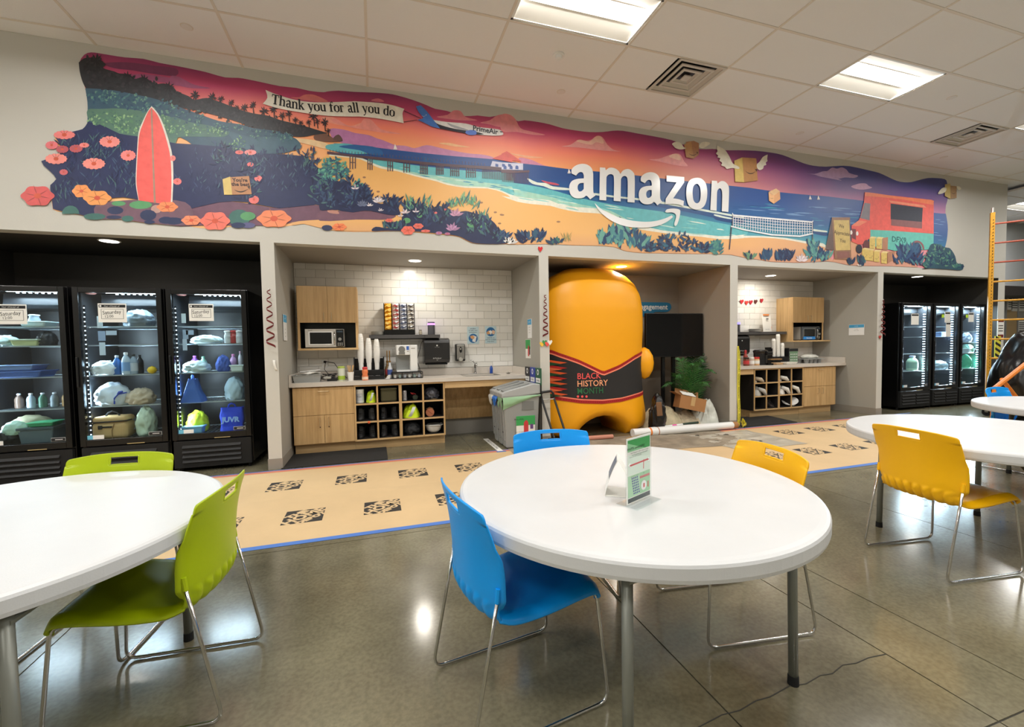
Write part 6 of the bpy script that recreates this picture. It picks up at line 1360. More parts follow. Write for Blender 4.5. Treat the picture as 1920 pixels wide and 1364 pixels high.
for i, (x, y, c, la) in enumerate(((.155,CF+.3,(120,90,50),'amber syrup bottle with brass pump, nearest the cup organizer'), (.185,CF+.22,(150,120,70),'clear syrup bottle with blue label and brass pump beside the coffee maker'))):
    t = thing('syrup_bottle', la, 'bottle', (x, y, CZ2), group='pump syrup bottles'); P('body', mat('syrup_%d' % i, (c if i == 0 else (196,200,206)), .15), t, lambda b: b.lathe([(.03,0),(.032,.01),(.032,.13),(.012,.18),(.012,.215)], n=16), smooth=True)
    P('paper_label', mat('syrup_label_%d' % i, (170,60,60) if i == 0 else (70,90,150), .5), t, lambda b: b.lathe([(.0325,.05),(.0325,.12)], n=16)); P('pump', mat('brass', (160,120,60), .3, .8), t, lambda b: (b.cyl((0,0,.215), .015, .02, 12), b.tube([(0,0,.23),(0,0,.36),(0,-.03,.365),(0,-.05,.35)], .0065, 8)))
t = thing('coffee_maker', 'white and silver single-cup coffee maker on a black pod drawer', 'coffee maker', (.40, CF+.27, CZ2+.088))
P('column', m_white, t, lambda b: b.box(.045,-.12,0,.14,.14,.35), bevel=.008); P('head', m_white, t, lambda b: b.box(-.13,-.12,.22,.044,.14,.35), bevel=.008); P('rear_tank', mat('tank_grey', (150,152,150), .3), t, lambda b: b.box(-.13,.02,.02,.044,.14,.22)); P('drip_tray', m_white, t, lambda b: b.box(-.13,-.12,0,.044,.02,.02), bevel=.003); P('brew_chamber', m_steel, t, lambda b: b.tube([(-.06,-.13,.295),(-.06,-.115,.295)], [.04,.046], 20)); P('nozzle', m_steel, t, lambda b: b.box(-.1,-.125,.225,-.02,-.118,.262), bevel=.004); P('screen', mat('screen_blue', (70,110,190), .3), t, lambda b: b.box(.0,-.1215,.285,.032,-.1195,.335)); P('button', m_grey, t, lambda b: b.box(.005,-.1225,.262,.03,-.1195,.272)); P('badge', m_grey, t, lambda b: b.box(.06,-.1215,.3,.11,-.1195,.312))
t = thing('pod_drawer', 'black wire drawer of coffee pods under the coffee maker', 'drawer', (.40, CF+.25, CZ2))
def pd(b):
    for z in (.003, .055, .078): b.box(-.2,-.15,z,.2,-.142,z+.006); b.box(-.2,.13,z,.2,.138,z+.006); b.box(-.2,-.142,z,-.192,.13,z+.006); b.box(.192,-.142,z,.2,.13,z+.006)
    for x in (-.2,-.07,.06,.192): b.box(x,-.15,.003,x+.008,-.142,.084)
    for x in (-.2,.192): b.box(x,.13,.003,x+.008,.138,.084)
    b.box(-.192,-.142,.079,.192,.13,.086); b.box(-.192,-.142,.0,.192,.13,.008)
P('frame', m_black, t, pd)
for k in range(6): P('pod', mat('pod_%d' % (k % 3), [(226,226,222),(160,180,176),(190,196,204)][k % 3], .4), t, lambda b: b.lathe([(.017,.012),(.022,.05),(.024,.052),(.024,.054)], (-.155+.062*k,-.112,0), 14))
t = thing('tea_bag_heap', 'small white packets beside the pod drawer', 'packets', (.165, CF+.12, CZ2)); 
for k in range(4): P('packet', m_paper, t, lambda b: b.obox((.01*k-.01,.012*k,.012+.012*k), (.05,.04,.008), Matrix.Rotation(.4*k,3,'Z')))
# wall dispensers and signs
t = thing('towel_dispenser', 'large black paper towel dispenser on the white tiled wall', 'dispenser', (.835, ZB-.009, 1.05))
def td(b):
    prof = [(0,0),(-.18,.02),(-.215,.06),(-.215,.3),(-.2,.345),(-.15,.365),(0,.365)]
    for xa, xb in ((-.18,.18),): b.prism([(xa,y,z) for y, z in prof], (xb-xa,0,0))
P('cover', mat('dispenser_black', (30,29,29), .28, coat=.3), t, td, bevel=.02, seg=3); P('slot_lip', m_rub, t, lambda b: b.box(-.15,-.16,-.008,.15,-.02,.01), bevel=.004); P('emblem', mat('emblem', (210,210,206), .5), t, lambda b: b.tube([(.0,-.2165,.262),(.0,-.2145,.262)], .011, 14)); scrib((8,), .026, MATS['emblem'], t, (0,-.2165,.085)); scrib((2,), .02, MATS['emblem'], t, (.0,-.2165,.06)); scrib((7,7), .008, MATS['emblem'], t, (0,-.2165,.24))
t = thing('soap_dispenser', 'silver and black soap dispenser right of the towel dispenser', 'dispenser', (1.19, ZB-.009, 1.08)); P('body', m_black, t, lambda b: b.box(-.07,-.09,0,.07,0,.25), bevel=.016, seg=3); P('face', m_steel, t, lambda b: b.box(-.058,-.102,.025,.058,-.085,.24), bevel=.006); P('window', m_blacks, t, lambda b: b.prism([(.02*math.cos(a*.5236)*1.0,-.106,.165+.045*math.sin(a*.5236)) for a in range(12)], (0,.006,0))); P('window_highlight', m_grey, t, lambda b: b.box(-.008,-.1068,.165,.008,-.106,.19)); P('push_button', m_grey, t, lambda b: b.tube([(0,-.112,.025),(0,-.09,.025)], [.025,.035], 16))
def wsign(label, x, z, head, disc, lines):
    t = thing('wall_sign', label, 'sign', (x, ZB-.0095, z), group='pale blue hygiene signs'); P('plate', mat('sign_pale_blue', (196,220,228), .4), t, lambda b: b.box(-.088,-.003,-.128,.088,0,.128), bevel=.0008)
    P('disc', mat('sign_disc_blue', (40,110,170), .5), t, lambda b: b.tube([(0,-.0042,disc),(0,-.003,disc)], .068, 28)); skin = mat('sign_hand', (222,166,110), .6)
    if disc < 0:
        P('towel', m_white, t, lambda b: b.prism([(-.015,-.0052,disc-.045),(.03,-.0052,disc-.058),(.052,-.0052,disc+.025),(.0,-.0052,disc+.045)], (0,.0008,0))); P('hand', skin, t, lambda b: b.prism([(-.05,-.0064,disc+.03),(-.01,-.0064,disc+.045),(.02,-.0064,disc+.02),(.01,-.0064,disc-.01),(-.03,-.0064,disc-.005)], (0,.0008,0)))
    else:
        P('hand', skin, t, lambda b: b.prism([(-.068,-.0052,disc-.01),(-.03,-.0052,disc+.02),(.0,-.0052,disc+.005),(-.005,-.0052,disc-.03),(-.05,-.0052,disc-.04)], (0,.0008,0))); P('hand', mat('sign_hand_b', (236,200,170), .6), t, lambda b: b.prism([(.066,-.0052,disc+.01),(.03,-.0052,disc+.03),(.012,-.0052,disc-.005),(.03,-.0052,disc-.04),(.06,-.0052,disc-.03)], (0,.0008,0)))
        P('water', m_white, t, lambda b: b.prism([(-.03,-.006,disc+.01),(.0,-.006,disc+.025),(.025,-.006,disc+.0),(.0,-.006,disc-.045)], (0,.0005,0)))
    for i, s in enumerate(lines): scrib(tuple(map(len, s.split())), .021, mat('sign_navy', (40,60,90), .6), t, (0,-.004,head-.027*i), bold=1, sx=.9)
wsign('pale blue sign with a paper towel picture left of the hand washing sign', 1.40, 1.455, .1, -.045, ('REMEMBER', 'TO CLEAN YOUR', 'WORKSTATION'))
wsign('pale blue hand washing sign on the white tiles', 1.67, 1.46, -.045, .045, ('REMEMBER TO', 'WASH OR SANITIZE', 'YOUR HANDS'))
def psign(label, loc, rz, w_, h, mt, mb, lines, head=None, group=None):
    t = thing('wall_sign', label, 'sign', loc, rz, group=group); P('plate', mb, t, lambda b: b.box(-w_/2,-.004,-h/2,w_/2,0,h/2), bevel=.001)
    if mt: P('printed_band', mt, t, lambda b: b.box(-w_/2+.004,-.0048,h/2-h*.3,w_/2-.004,-.004,h/2-.004))
    if head: scrib((len(head),), h*.1, m_white, t, (0,-.0056,h/2-h*.15), sx=.8)
    for i, s in enumerate(lines): scrib(tuple(map(len, s.split())), h*.07, m_ink, t, (0,-.005,h*.08-h*.14*i), sx=.7)
    return t
m_cb = mat('sign_cyan', (70,160,206), .5)
psign('blue topped white sign on the side of the light pier by the oak cabinet', (-.9835, .39, 1.545), R(90), .2, .3, m_cb, m_white, ('', 'Wash', 'hands', 'first'), 'HANDS')
psign('blue topped white sign high on the grey side wall above the recycling bins', (2.0195, .375, 1.52), R(-90), .16, .26, m_cb, m_white, ('Food  Cup', 'Bag  Can', 'Lid  Fork'), 'Recycle', 'signs above the recycling bins')
t = psign('green topped poster with a red bottle above the recycling bins', (2.0195, .45, 1.245), R(-90), .2, .26, None, m_paper, (), None, 'signs above the recycling bins')
P('printed_band', m_green, t, lambda b: b.box(-.096,-.0048,.0,.096,-.004,.126)); P('printed_bottle', m_red, t, lambda b: b.prism([(.0,-.0058,-.1),(.05,-.0058,-.1),(.05,-.0058,.02),(.03,-.0058,.05),(.015,-.0058,.05),(.0,-.0058,.02)], (0,.0008,0))); P('printed_bottle', m_ink, t, lambda b: b.box(.056,-.0055,-.08,.09,-.005,.03))
# cubby contents, left unit: cx columns, cz rows bottom to top
def boots(label, x, z, c, n2='', gap=.075):
    for sd, w_ in ((-1,'left-hand'), (1,'right-hand')):
        t = thing('boot', label % w_, 'boot', (x+sd*gap, CF+.1, z), R(8*sd), group='work boots in the cubbies'); m = mat('boot_%02x%02x%02x' % c, c, .6)
        def up(b):
            for (y0, z0, wd, ln) in ((0,0,0,0),): pass
            b.grid(lambda u, v: ((.04-.004*v)*math.cos(u*6.283)*(1+.12*(v > .9)), .05+(.105-.06*min(1,v*1.7))*math.sin(u*6.283)+.03*min(1,v*1.7), .018+.115*v), 16, 8)
        P('upper', m, t, up, smooth=True, solid=.004, fix=False); P('sole', m_rub, t, lambda b: b.prism([(.044*math.cos(a*.3927), .05+.112*math.sin(a*.3927), 0) for a in range(16)], (0,0,.02)), bevel=.003)
        P('laces', mat('lace_grey', (72,72,71), .8), t, lambda b: [b.tube([(-.02,-.035+.016*k,.05+.015*k),(.02,-.035+.016*k,.05+.015*k)], .0035, 5) for k in range(4)]); P('tongue', m, t, lambda b: b.obox((0,.03,.12), (.045,.008,.06), Matrix.Rotation(R(-12),3,'X')), bevel=.003)
boots('grey laced boot, %s of the pair under the hi-vis roll', cx[0], cz[1], (58,58,58)); boots('black boot, %s of the pair in the lowest cubby by the oak doors', cx[0], cz[0], (38,38,39)); boots('black boot, %s of the pair under the olive cooler', cx[1], cz[1], (36,36,38)); boots('charcoal boot, %s of the pair in the second lowest-row cubby', cx[1], cz[0], (46,46,48))
t = thing('supplement_tub', 'white round tub in the top cubby by the oak doors', 'tub', (cx[0]-.075, CF+.11, cz[2])); P('body', m_white, t, lambda b: b.lathe([(.05,0),(.052,.006),(.052,.14),(.048,.148)], n=20)); P('lid', m_white, t, lambda b: b.lathe([(.054,.145),(.054,.17),(.05,.174)], n=20)); P('paper_label', mat('tub_label', (206,210,216), .5), t, lambda b: b.lathe([(.0528,.03),(.0528,.12)], n=20)); scrib((3,), .03, m_ink, t, (0,-.0545,.085))
m_hv = mat('hivis_lime', (214,240,30), .6, bump=(30,.3)); m_refl = mat('reflective_tape', (206,210,206), .35)
def vest(label, x, z, size, seed, strip=True):
    z += .001
    t = thing('hivis_vest', label, 'vest', (x, CF+.13, z), group='hi-vis vests in the cubbies'); P('fabric', m_hv, t, lambda b: heap(b, (0,0,0), (size[0], size[1], size[2]*1.05), seed, .3), smooth=True, fix=False)
    if strip: P('reflective_strip', m_refl, t, lambda b: b.grid(lambda u, v: (size[0]*(-.1+.36*v*.5+.25*u-.12), -size[1]*.5*(.92+.22*math.sin(math.pi*u)), size[2]*(.12+.72*u)), 10, 2), solid=.004, fix=False)
    return t
vest('rolled hi-vis vest with silver strip beside the white tub', cx[0]+.07, cz[2], (.14,.22,.15), 3); vest('crumpled hi-vis vest filling the middle-row cubby above the dark bag', cx[2], cz[1], (.23,.24,.17), 8)
t = thing('lunch_cooler', 'olive soft lunch cooler in the top cubby', 'lunch bag', (cx[1], CF+.14, cz[2])); P('body', mat('olive', (74,70,44), .8), t, lambda b: b.box(-.1,-.1,0,.1,.1,.155), bevel=.02); P('lid', mat('olive_b', (86,82,54), .8), t, lambda b: b.box(-.102,-.102,.15,.102,.102,.178), bevel=.012); P('handle', m_rub, t, lambda b: b.tube([(-.05,-.06,.176),(-.04,-.06,.19),(.04,-.06,.19),(.05,-.06,.176)], .006, 6))
t = thing('energy_can', 'slim patterned can in the third top cubby', 'can', (cx[2]-.085, CF+.09, cz[2])); P('body', mat('can_pattern', (190,190,196), .3, .5, var=(60,.6)), t, lambda b: b.lathe([(.024,0),(.028,.006),(.028,.12),(.024,.13)], n=16)); P('rim', m_steel, t, lambda b: b.lathe([(.024,.13),(.0245,.134),(.022,.134)], n=16))
t = thing('flashlight', 'dark round lamp head with red cord in the third top cubby', 'flashlight', (cx[2]+.05, CF+.09, cz[2])); P('body', m_black, t, lambda b: b.tube([(0,.0,.036),(0,.14,.034)], [.036,.026], 18)); P('lens', mat('lens_olive', (60,66,52), .15), t, lambda b: b.tube([(0,-.004,.036),(0,.0,.036)], .029, 18)); P('cord', m_red, t, lambda b: b.tube([(-.02,.02,.07),(-.05,.0,.085),(-.02,-.01,.095),(.01,.01,.075),(-.06,.0,.1)], .0035, 5))
bag('dark shiny bag in the top cubby nearest the sink', (cx[3]-.02, CF+.14, cz[2]), (.2,.22,.15), (70,70,76), 41, .35, 'gear_bag', rough=.25, knot=False)
t = thing('foil_tray', 'crumpled foil tray before the dark shiny bag', 'tray', (cx[3]+.0, CF+.045, cz[2])); P('dish', m_steel, t, lambda b: b.lathe([(.05,0),(.07,.016),(.075,.016)], n=14, sy=.5)); P('lip', m_chrome, t, lambda b: b.lathe([(.075,.016),(.08,.018),(.075,.019)], n=14, sy=.5))
t = thing('lidded_jar', 'round terracotta jar lying on its side in a cubby', 'jar', (cx[3]-.05, CF+.07, cz[1]+.055)); P('base', mat('terracotta', (176,108,74), .6), t, lambda b: b.tube([(0,-.01,0),(0,.1,0)], [.055,.05], 22)); P('stripe', mat('terra_dark', (140,80,54), .6), t, lambda b: b.obox((0,-.011,0), (.1,.002,.008), Matrix.Rotation(.7,3,'Y'))); P('handle', m_oakd, t, lambda b: b.tube([(-.045,.02,.045),(0,.02,.064),(.045,.02,.045)], .005, 6))
bag('dark gear bag in the bottom cubby below the hi-vis vest', (cx[2], CF+.15, cz[0]), (.22,.24,.16), (30,31,33), 44, .3, 'gear_bag', knot=False, rough=.7)
t = thing('hard_hat', 'white hard hat turned upside down in the bottom cubby', 'hard hat', (cx[3], CF+.12, cz[0]+.002)); P('shell', mat('hat_white', (236,234,228), .3), t, lambda b: b.lathe([(.02,0),(.06,.012),(.09,.04),(.105,.085),(.108,.1)], n=28), smooth=True, solid=.003, fix=False); P('brim', MATS['hat_white'], t, lambda b: b.grid(lambda u, v: ((.108+.03*v)*math.cos(R(200+200*u)), (.108+.035*v*math.sin(math.pi*u))*math.sin(R(200+200*u)), .1+.012*v), 16, 3), solid=.003, fix=False); P('suspension', m_grey, t, lambda b: [b.tube([(.09*math.cos(a),.09*math.sin(a),.1),(.03*math.cos(a),.03*math.sin(a),.06)], .008, 6) for a in (0,1.57,3.14,4.71)]); P('headband', m_grey, t, lambda b: b.tube([(.085*math.cos(a*.4),.085*math.sin(a*.4),.108) for a in range(16)], .008, 6, closed=True))
tag(P('orange_tag', mat('tag_orange', (246,110,60), .6), None, lambda b: b.lathe([(.004,-.02),(.016,-.012),(.014,.006),(.003,.014)], (0,0,0), 10), smooth=True), 'small orange clip on the front edge of a cubby board', 'clip', None, (cx[0]+.03, CF-.006, cz[1]-.012))
for o in list(bpy.data.objects):
    if o.name.startswith('orange_tag'): P('pin', m_ink, o, lambda b: b.cyl((0,-.018,-.004), .003, .004, 8, axis='Y'))
# ---- right kitchen
base_cabinet('oak cabinet with one drawer over two doors under the far coffee counter', 7.165, 7.93, False)
_, rx, rz = cubbies('dark cubby unit with white garments under the far coffee counter', 6.06, 7.16)
P('side_panel', MATS['cubby_inside'], _, lambda b: b.box(-.012, .012, .125, -.002, .5, .832))
upper_cabinet('oak wall cabinet over the far microwave with the blue sticker', 7.22, 7.98, .80, ledge=.155)
counter('far pale stone counter with jars, cup stacks and an egg tray', 5.185, 8.14)
t = thing('sink_cabinet', 'oak apron and knee panel behind the caution tape', 'sink cabinet', (5.19, CF, 0)); P('apron', m_oakx, t, lambda b: b.box(0, 0, .745, .86, .02, .833)); P('knee_panel', m_oak, t, lambda b: b.prism([(0,.42,.745),(0,.44,.745),(0,.565,.26),(0,.545,.24)], (.62,0,0)))
microwave('steel microwave with a blue sticker in the far oak niche', 7.47, .83, 1.3005, .47, .25, .27, sticker='Heating')
wall_shelf('dark floating shelf beside the far oak wall cabinet', 5.9, 7.2, 1.418, SHZ, .90)
t = thing('menu_card', 'white card with an orange tab leaning on the far shelf', 'card', (6.86, 1.02, SHZ)); P('card', m_paper, t, lambda b: b.obox((0,0,.15), (.2,.004,.3), Matrix.Rotation(R(-6),3,'X'))); P('orange_tab', mat('tab_orange', (226,140,80), .6), t, lambda b: b.box(-.08,-.002,.298,.05,.012,.325)); P('printed_mark', mat('mark_grey', (120,118,116), .7), t, lambda b: b.box(-.025,-.012,.225,.025,-.009,.25)); scrib((4,5), .018, m_ink, t, (0,-.02,.05)); P('side_box', mat('box_orange', (226,120,60), .6), t, lambda b: b.box(.1,.01,0,.13,.08,.1))
t = thing('paper_plate_stack', 'stack of white paper plates on the far shelf', 'plates', (6.56, 1.0, SHZ))
for k in range(8): P('plate', m_paper, t, lambda b: b.lathe([(.07,.007*k),(.08,.007*k+.001),(.115,.007*k+.008),(.117,.007*k+.007)], (.008*math.sin(k*2),0,0), 22))
t = thing('smart_speaker', 'speaker with violet light mostly hidden by the pier at the caution tape', 'speaker', (6.16, 1.0, SHZ)); P('body', MATS['speaker_cloth'], t, lambda b: b.lathe([(.046,0),(.05,.004),(.05,.135)], n=20)); P('light_ring', mat('violet_light', (120,110,255), .4, emit=3), t, lambda b: b.lathe([(.0503,.135),(.0503,.17)], n=20))
hm = [(200,40,50),(224,60,56),(170,26,44),(90,40,36),(180,40,52)]
for i, (px, py) in enumerate(((1390,566),(1399,568),(1407,567),(1416,566),(1427,564))):
    p = wall(px, py, ZB-.01); t = thing('paper_heart', ['crimson paper heart, nearest the pier with the caution tape','bright red paper heart, second from the caution tape pier','dark red paper heart in the middle of the garland','brown paper heart, fourth on the garland','crimson paper heart nearest the far oak wall cabinet'][i], 'heart', (p.x, ZB-.0105, p.z), group='paper heart garland')
    m = mat('heart_%d' % i, hm[i], .7)
    for s_ in (-1, 1): P('lobe', m, t, lambda b: b.prism([(0,-.002,-.05),(s_*.035,-.012,-.005),(s_*.042,-.014,.02),(s_*.025,-.012,.038),(0,-.002,.025)], (0,-.001,0)))
for x, c, lid, la in ((6.01,(130,60,40),(60,40,30),'brown jar with dark lid nearest the caution tape'), (6.12,(206,186,170),(240,238,232),'white labelled jar with white lid between two jars'), (6.235,(226,180,130),(206,50,46),'peanut coloured jar with a red lid')):
    t = thing('jar', la, 'jar', (x, CF+.12, CZ2), group='jars on the far counter'); P('body', mat('jar_%02x' % c[0], c, .25), t, lambda b: b.lathe([(.042,0),(.046,.01),(.046,.1),(.04,.115)], n=18), smooth=True); P('lid', mat('lid_%02x%02x' % lid[:2], lid, .4), t, lambda b: b.lathe([(.044,.113),(.044,.14),(.04,.143)], n=18)); P('paper_label', m_paper if c[0] > 200 else m_red, t, lambda b: b.lathe([(.0465,.03),(.0465,.085)], n=18))
t = thing('towel_dispenser', 'black paper towel dispenser on the tiles behind the caution tape', 'dispenser', (6.2, ZB-.009, 1.05)); P('cover', MATS['dispenser_black'], t, td, bevel=.02, seg=3); P('slot_lip', m_rub, t, lambda b: b.box(-.15,-.16,-.008,.15,-.02,.01)); P('emblem', MATS['emblem'], t, lambda b: b.tube([(.0,-.2165,.262),(.0,-.2145,.262)], .011, 14)); scrib((8,), .026, MATS['emblem'], t, (0,-.2165,.085))
t = thing('coffee_urn', 'round black coffee brewer on the far counter', 'coffee maker', (6.40, CF+.2, CZ2)); P('body', m_black, t, lambda b: b.lathe([(.1,0),(.105,.01),(.105,.2),(.115,.23),(.118,.245),(.09,.262)], n=26), smooth=False); P('lid_trim', m_steel, t, lambda b: b.lathe([(.095,.258),(.1,.262),(.06,.268)], n=26)); P('drip_tray', m_blacks, t, lambda b: b.box(.02,-.16,0,.12,-.06,.03)); P('brew_head', m_black, t, lambda b: b.box(.0,-.15,.17,.12,-.06,.23), bevel=.01)
t = thing('sugar_dispenser', 'red and clear syrup bottle behind the jars on the far counter', 'bottle', (6.24, CF+.36, CZ2)); P('body', mat('syrup_red', (170,70,60), .3), t, lambda b: b.lathe([(.034,0),(.036,.01),(.036,.15),(.015,.2)], n=16)); P('cap', m_red, t, lambda b: b.lathe([(.018,.2),(.02,.25),(.01,.26)], n=14))
t = thing('cup_organizer', 'black organizer with slim white cup stacks on the far counter', 'organizer', (6.90, CF+.26, CZ2)); P('tower', m_black, t, lambda b: (b.box(-.2,-.03,0,.2,.12,.13), b.box(-.2,.1,.13,.2,.12,.3), b.box(-.2,-.03,.13,-.19,.1,.28), b.box(.19,-.03,.13,.2,.1,.28))); P('front_bin', m_oakd, t, lambda b: b.box(-.3,-.1,.08,-.05,-.03,.1)); P('base_bin', m_black, t, lambda b: b.box(-.2,-.12,0,.2,-.03,.04))
for x, h_, la in ((-.1,.42,'thick stack of white cups in the far organizer'), (.0,.5,'tallest slim cup stack in the far organizer'), (.1,.34,'shortest cup stack in the far organizer')):
    t = thing('paper_cup_stack', la, 'cups', (6.90+x, CF+.29, CZ2+.131), group='white paper cup stacks'); n = int((h_-.13)/.016)
    for k in range(n): P('cup', m_paper, t, lambda b: b.lathe([(.03,.016*k),(.036,.014+.016*k),(.034,.016+.016*k)], n=14))
    P('top_cup', m_paper, t, lambda b: b.lathe([(.033,.016*n),(.025,.016*n+.035)], n=14))
t = thing('leaflet_stand', 'green leaflet stand with black top right of the far cup stacks', 'leaflets', (7.22, CF+.25, CZ2)); P('frame', m_acry, t, lambda b: b.box(-.1,-.004,0,.1,.004,.27)); P('header', m_ink, t, lambda b: b.box(-.1,-.007,.22,.1,-.0045,.27)); P('leaflet', mat('leaf_green', (110,140,110), .6), t, lambda b: b.box(-.095,-.006,.03,.095,-.0045,.22)); P('printed_dots', m_white, t, lambda b: [b.box(-.075+.045*i,-.0072,.06+.05*j,-.055+.045*i,-.0062,.075+.05*j) for i in range(4) for j in range(3)], kind='stuff'); P('foot', m_acry, t, lambda b: b.box(-.1,-.06,0,.1,.05,.003))
tub('white shallow tray before the far cup stacks', (6.92, CF+.08, CZ2), (.24,.12,.035), (230,226,216)); tub('small pale cardboard tray on the far counter edge', (6.66, CF+.08, CZ2), (.16,.1,.03), (206,170,130), name='cardboard_tray')
t = thing('egg_tray', 'grey muffin tray heaped with clear plastic lids at the end of the far counter', 'tray', (7.6, CF+.25, CZ2)); P('pan', m_gp, t, lambda b: b.box(-.2,-.13,.07,.2,.13,.085))
for i in range(4):
    for j in range(2): P('cup', mat('muffin_grey', (140,140,138), .5), t, lambda b: b.lathe([(.03,0),(.042,.07)], (-.15+.1*i,-.065+.13*j,0), 14))
bag('clear crumpled lids heaped on the grey muffin tray', (7.6, CF+.25, CZ2+.086), (.36,.22,.07), (214,214,206), 55, .3, 'lid_heap', 'lids', rough=.25, knot=False)
psign('blue topped white sign on the grey wall beside the far coffee counter', (8.1395, .33, 1.47), R(-90), .26, .19, m_cb, m_white, ('No food left', 'overnight please'), 'Kitchen')
def garment(label, x, z, size, c, seed):
    t = thing('garment', label, 'garment', (x, CF+.12, z), group='garments in the dark cubbies'); P('cloth', mat('cloth_%02x%02x%02x' % c, c, .8), t, lambda b: heap(b, (0,0,0), size, seed, .35), smooth=True, fix=False); P('sleeve', MATS['cloth_%02x%02x%02x' % c], t, lambda b: b.tube([(0,-.06,size[2]*.7),(.06,-.12,size[2]*.5),(.1,-.13,.01)], [.03,.035,.02], 8), smooth=True)
garment('grey white jacket spilling from the second row of the dark cubbies', rx[0]+.01, rz[1], (.2,.2,.17), (196,194,188), 61); garment('beige sleeve in the top cubby nearest the caution tape', rx[0]-.05, rz[2], (.1,.16,.1), (196,180,156), 62); garment('small white cloth in the third top dark cubby', rx[2]-.05, rz[2], (.12,.14,.1), (226,222,212), 63); garment('white cap shaped cloth in the third middle dark cubby', rx[2]-.02, rz[1], (.18,.2,.17), (232,228,220), 64); garment('white glove in the last middle dark cubby', rx[3]-.07, rz[1], (.08,.16,.18), (230,226,214), 65)
t = thing('hard_hat', 'white hard hat on its side in the last bottom dark cubby', 'hard hat', (rx[3]-.03, CF+.12, rz[0]+.01), rot=(R(20),R(-25),0)); P('shell', MATS['hat_white'], t, lambda b: b.lathe([(.02,0),(.06,.012),(.085,.04),(.1,.085),(.103,.1)], n=24), smooth=True, solid=.003, fix=False); P('brim', MATS['hat_white'], t, lambda b: b.lathe([(.103,.1),(.125,.104)], n=24), solid=.003, fix=False)
boots('brown boot, %s of the pair in the second bottom dark cubby', rx[1], rz[0], (50,40,36)); 
# ------------------------------------------------------------------ recycling station
m_bin = mat('bin_grey', (150,152,150), .45); m_bin2 = mat('bin_grey_lid', (172,174,174), .4)
for i in range(3):
    y0 = -.09+.2*i
    t = thing('recycling_bin', ['slim grey recycling bin nearest the kraft paper, with a green poster on its side','slim grey recycling bin in the middle of three by the pier','slim grey recycling bin nearest the sink, with a white bag edge'][i], 'bin', (1.74, y0+.12, 0), group='slim grey recycling bins'); t.scale = (1, .82, 1)
    def body(b):
        v = b.box(-.24, -.118, .012, .24, .118, .665)
        for q in v[:4]: q.co.x *= .86; q.co.y *= .82
    P('body', m_bin, t, body, bevel=.02, seg=3)
    for k in (-1, 1): P('rib', m_bin, t, lambda b: b.obox((-.2285, k*.058, .35), (.02,.03,.5), Matrix.Rotation(R(-3), 3, 'Y')), bevel=.006)
    P('handle_slot', m_rub, t, lambda b: b.box(-.226,-.03,.2,-.2165,.03,.206))
    P('rim', m_bin, t, lambda b: (b.box(-.25,-.123,.64,.25,-.112,.67), b.box(-.25,.112,.64,.25,.123,.67), b.box(-.25,-.112,.64,-.238,.112,.67), b.box(.238,-.112,.64,.25,.112,.67)))
    lid = P('lid', m_bin2, t, lambda b: b.prism([(-.262,-.122,.64),(.25,-.122,.68),(.25,-.122,.80),(.16,-.122,.81),(-.2,-.122,.73),(-.262,-.122,.70)], (0,.244,0)), bevel=.014, seg=3)
    P('chute_flap', m_bin, lid, lambda b: b.prism([(-.23,-.06,.72),(.12,-.06,.805),(.12,-.06,.818),(-.235,-.06,.735)], (0,.12,0)), bevel=.005)
    lc = [(150,190,150),(60,120,210),(226,224,218)][i]
    P('bin_liner', mat('liner_%d' % i, lc, .3), t, lambda b: b.grid(lambda u, v: (-.256-.028*math.sin(math.pi*v)*(1 if i else .2)-.012*mnoise.noise(Vector((u*5,v*4,i))), -.12+.24*u, .645-(.10+.05*math.sin(u*9+i))*v), 12, 5), smooth=True, fix=False)
    if i == 0:
        P('bin_liner', MATS['liner_0'], t, lambda b: b.grid(lambda u, v: (-.25+.5*u, -.124-.02*math.sin(math.pi*v)-.012*mnoise.noise(Vector((u*6,v*4,3))), .65+.02*u-(.14*(1-u)**1.3+.015)*v), 18, 6), smooth=True, fix=False)
        pp = P('poster', m_paper, t, lambda b: b.box(-.08,-.122,.17,.17,-.118,.41)); y = -.1235
        P('printed_band', m_green, pp, lambda b: b.box(-.08,y-.0006,.29,.17,y,.41)); P('printed_bottle', m_red, pp, lambda b: b.prism([(.02,y-.0014,.19),(.08,y-.0014,.19),(.08,y-.0014,.32),(.065,y-.0014,.35),(.04,y-.0014,.35),(.02,y-.0014,.32)], (0,.0006,0))); P('printed_can', mat('print_violet', (110,70,130), .6), pp, lambda b: b.box(.105,y-.0012,.24,.145,y-.0006,.30))
        scrib((7,), .032, m_ink, pp, (-.04,y-.0012,.37)); scrib((5, 3, 5), .014, m_ink, pp, (-.035,y-.0006,.21))
        P('panel_recess', mat('bin_dark', (120,122,120), .5), t, lambda b: b.box(.0,-.1175,.48,.16,-.115,.59))
t = thing('bin_sign', 'black, blue and green sorting sign standing behind the recycling bins', 'sign', (1.992, -.03, 0)); t.scale = (1, .82, 1)
for i, c in enumerate(((30,92,62),(36,60,160),(24,24,30))):
    y0 = -.07+.25*i; p = P('panel', mat('sortsign_%d' % i, c, .5), t, lambda b: b.box(0, y0, .78, .012, y0+.248, 1.0), bevel=.006)
    P('pictogram', m_white, p, lambda b: b.tube([(-.0012,y0+.13,.945),(.0,y0+.13,.945)], .038, 18)); P('pictogram', MATS['sortsign_%d' % i], p, lambda b: b.tube([(-.0022,y0+.13,.945),(-.0012,y0+.13,.945)], .02, 14)); P('word_bar', m_white, p, lambda b: b.box(-.0012,y0+.03,.81,0,y0+.22,.87), bevel=.0005)
    scrib((7,), .032, m_ink, p, (-.0025,y0+.125,.84), rot=(R(90),0,R(-90)), sx=.9)
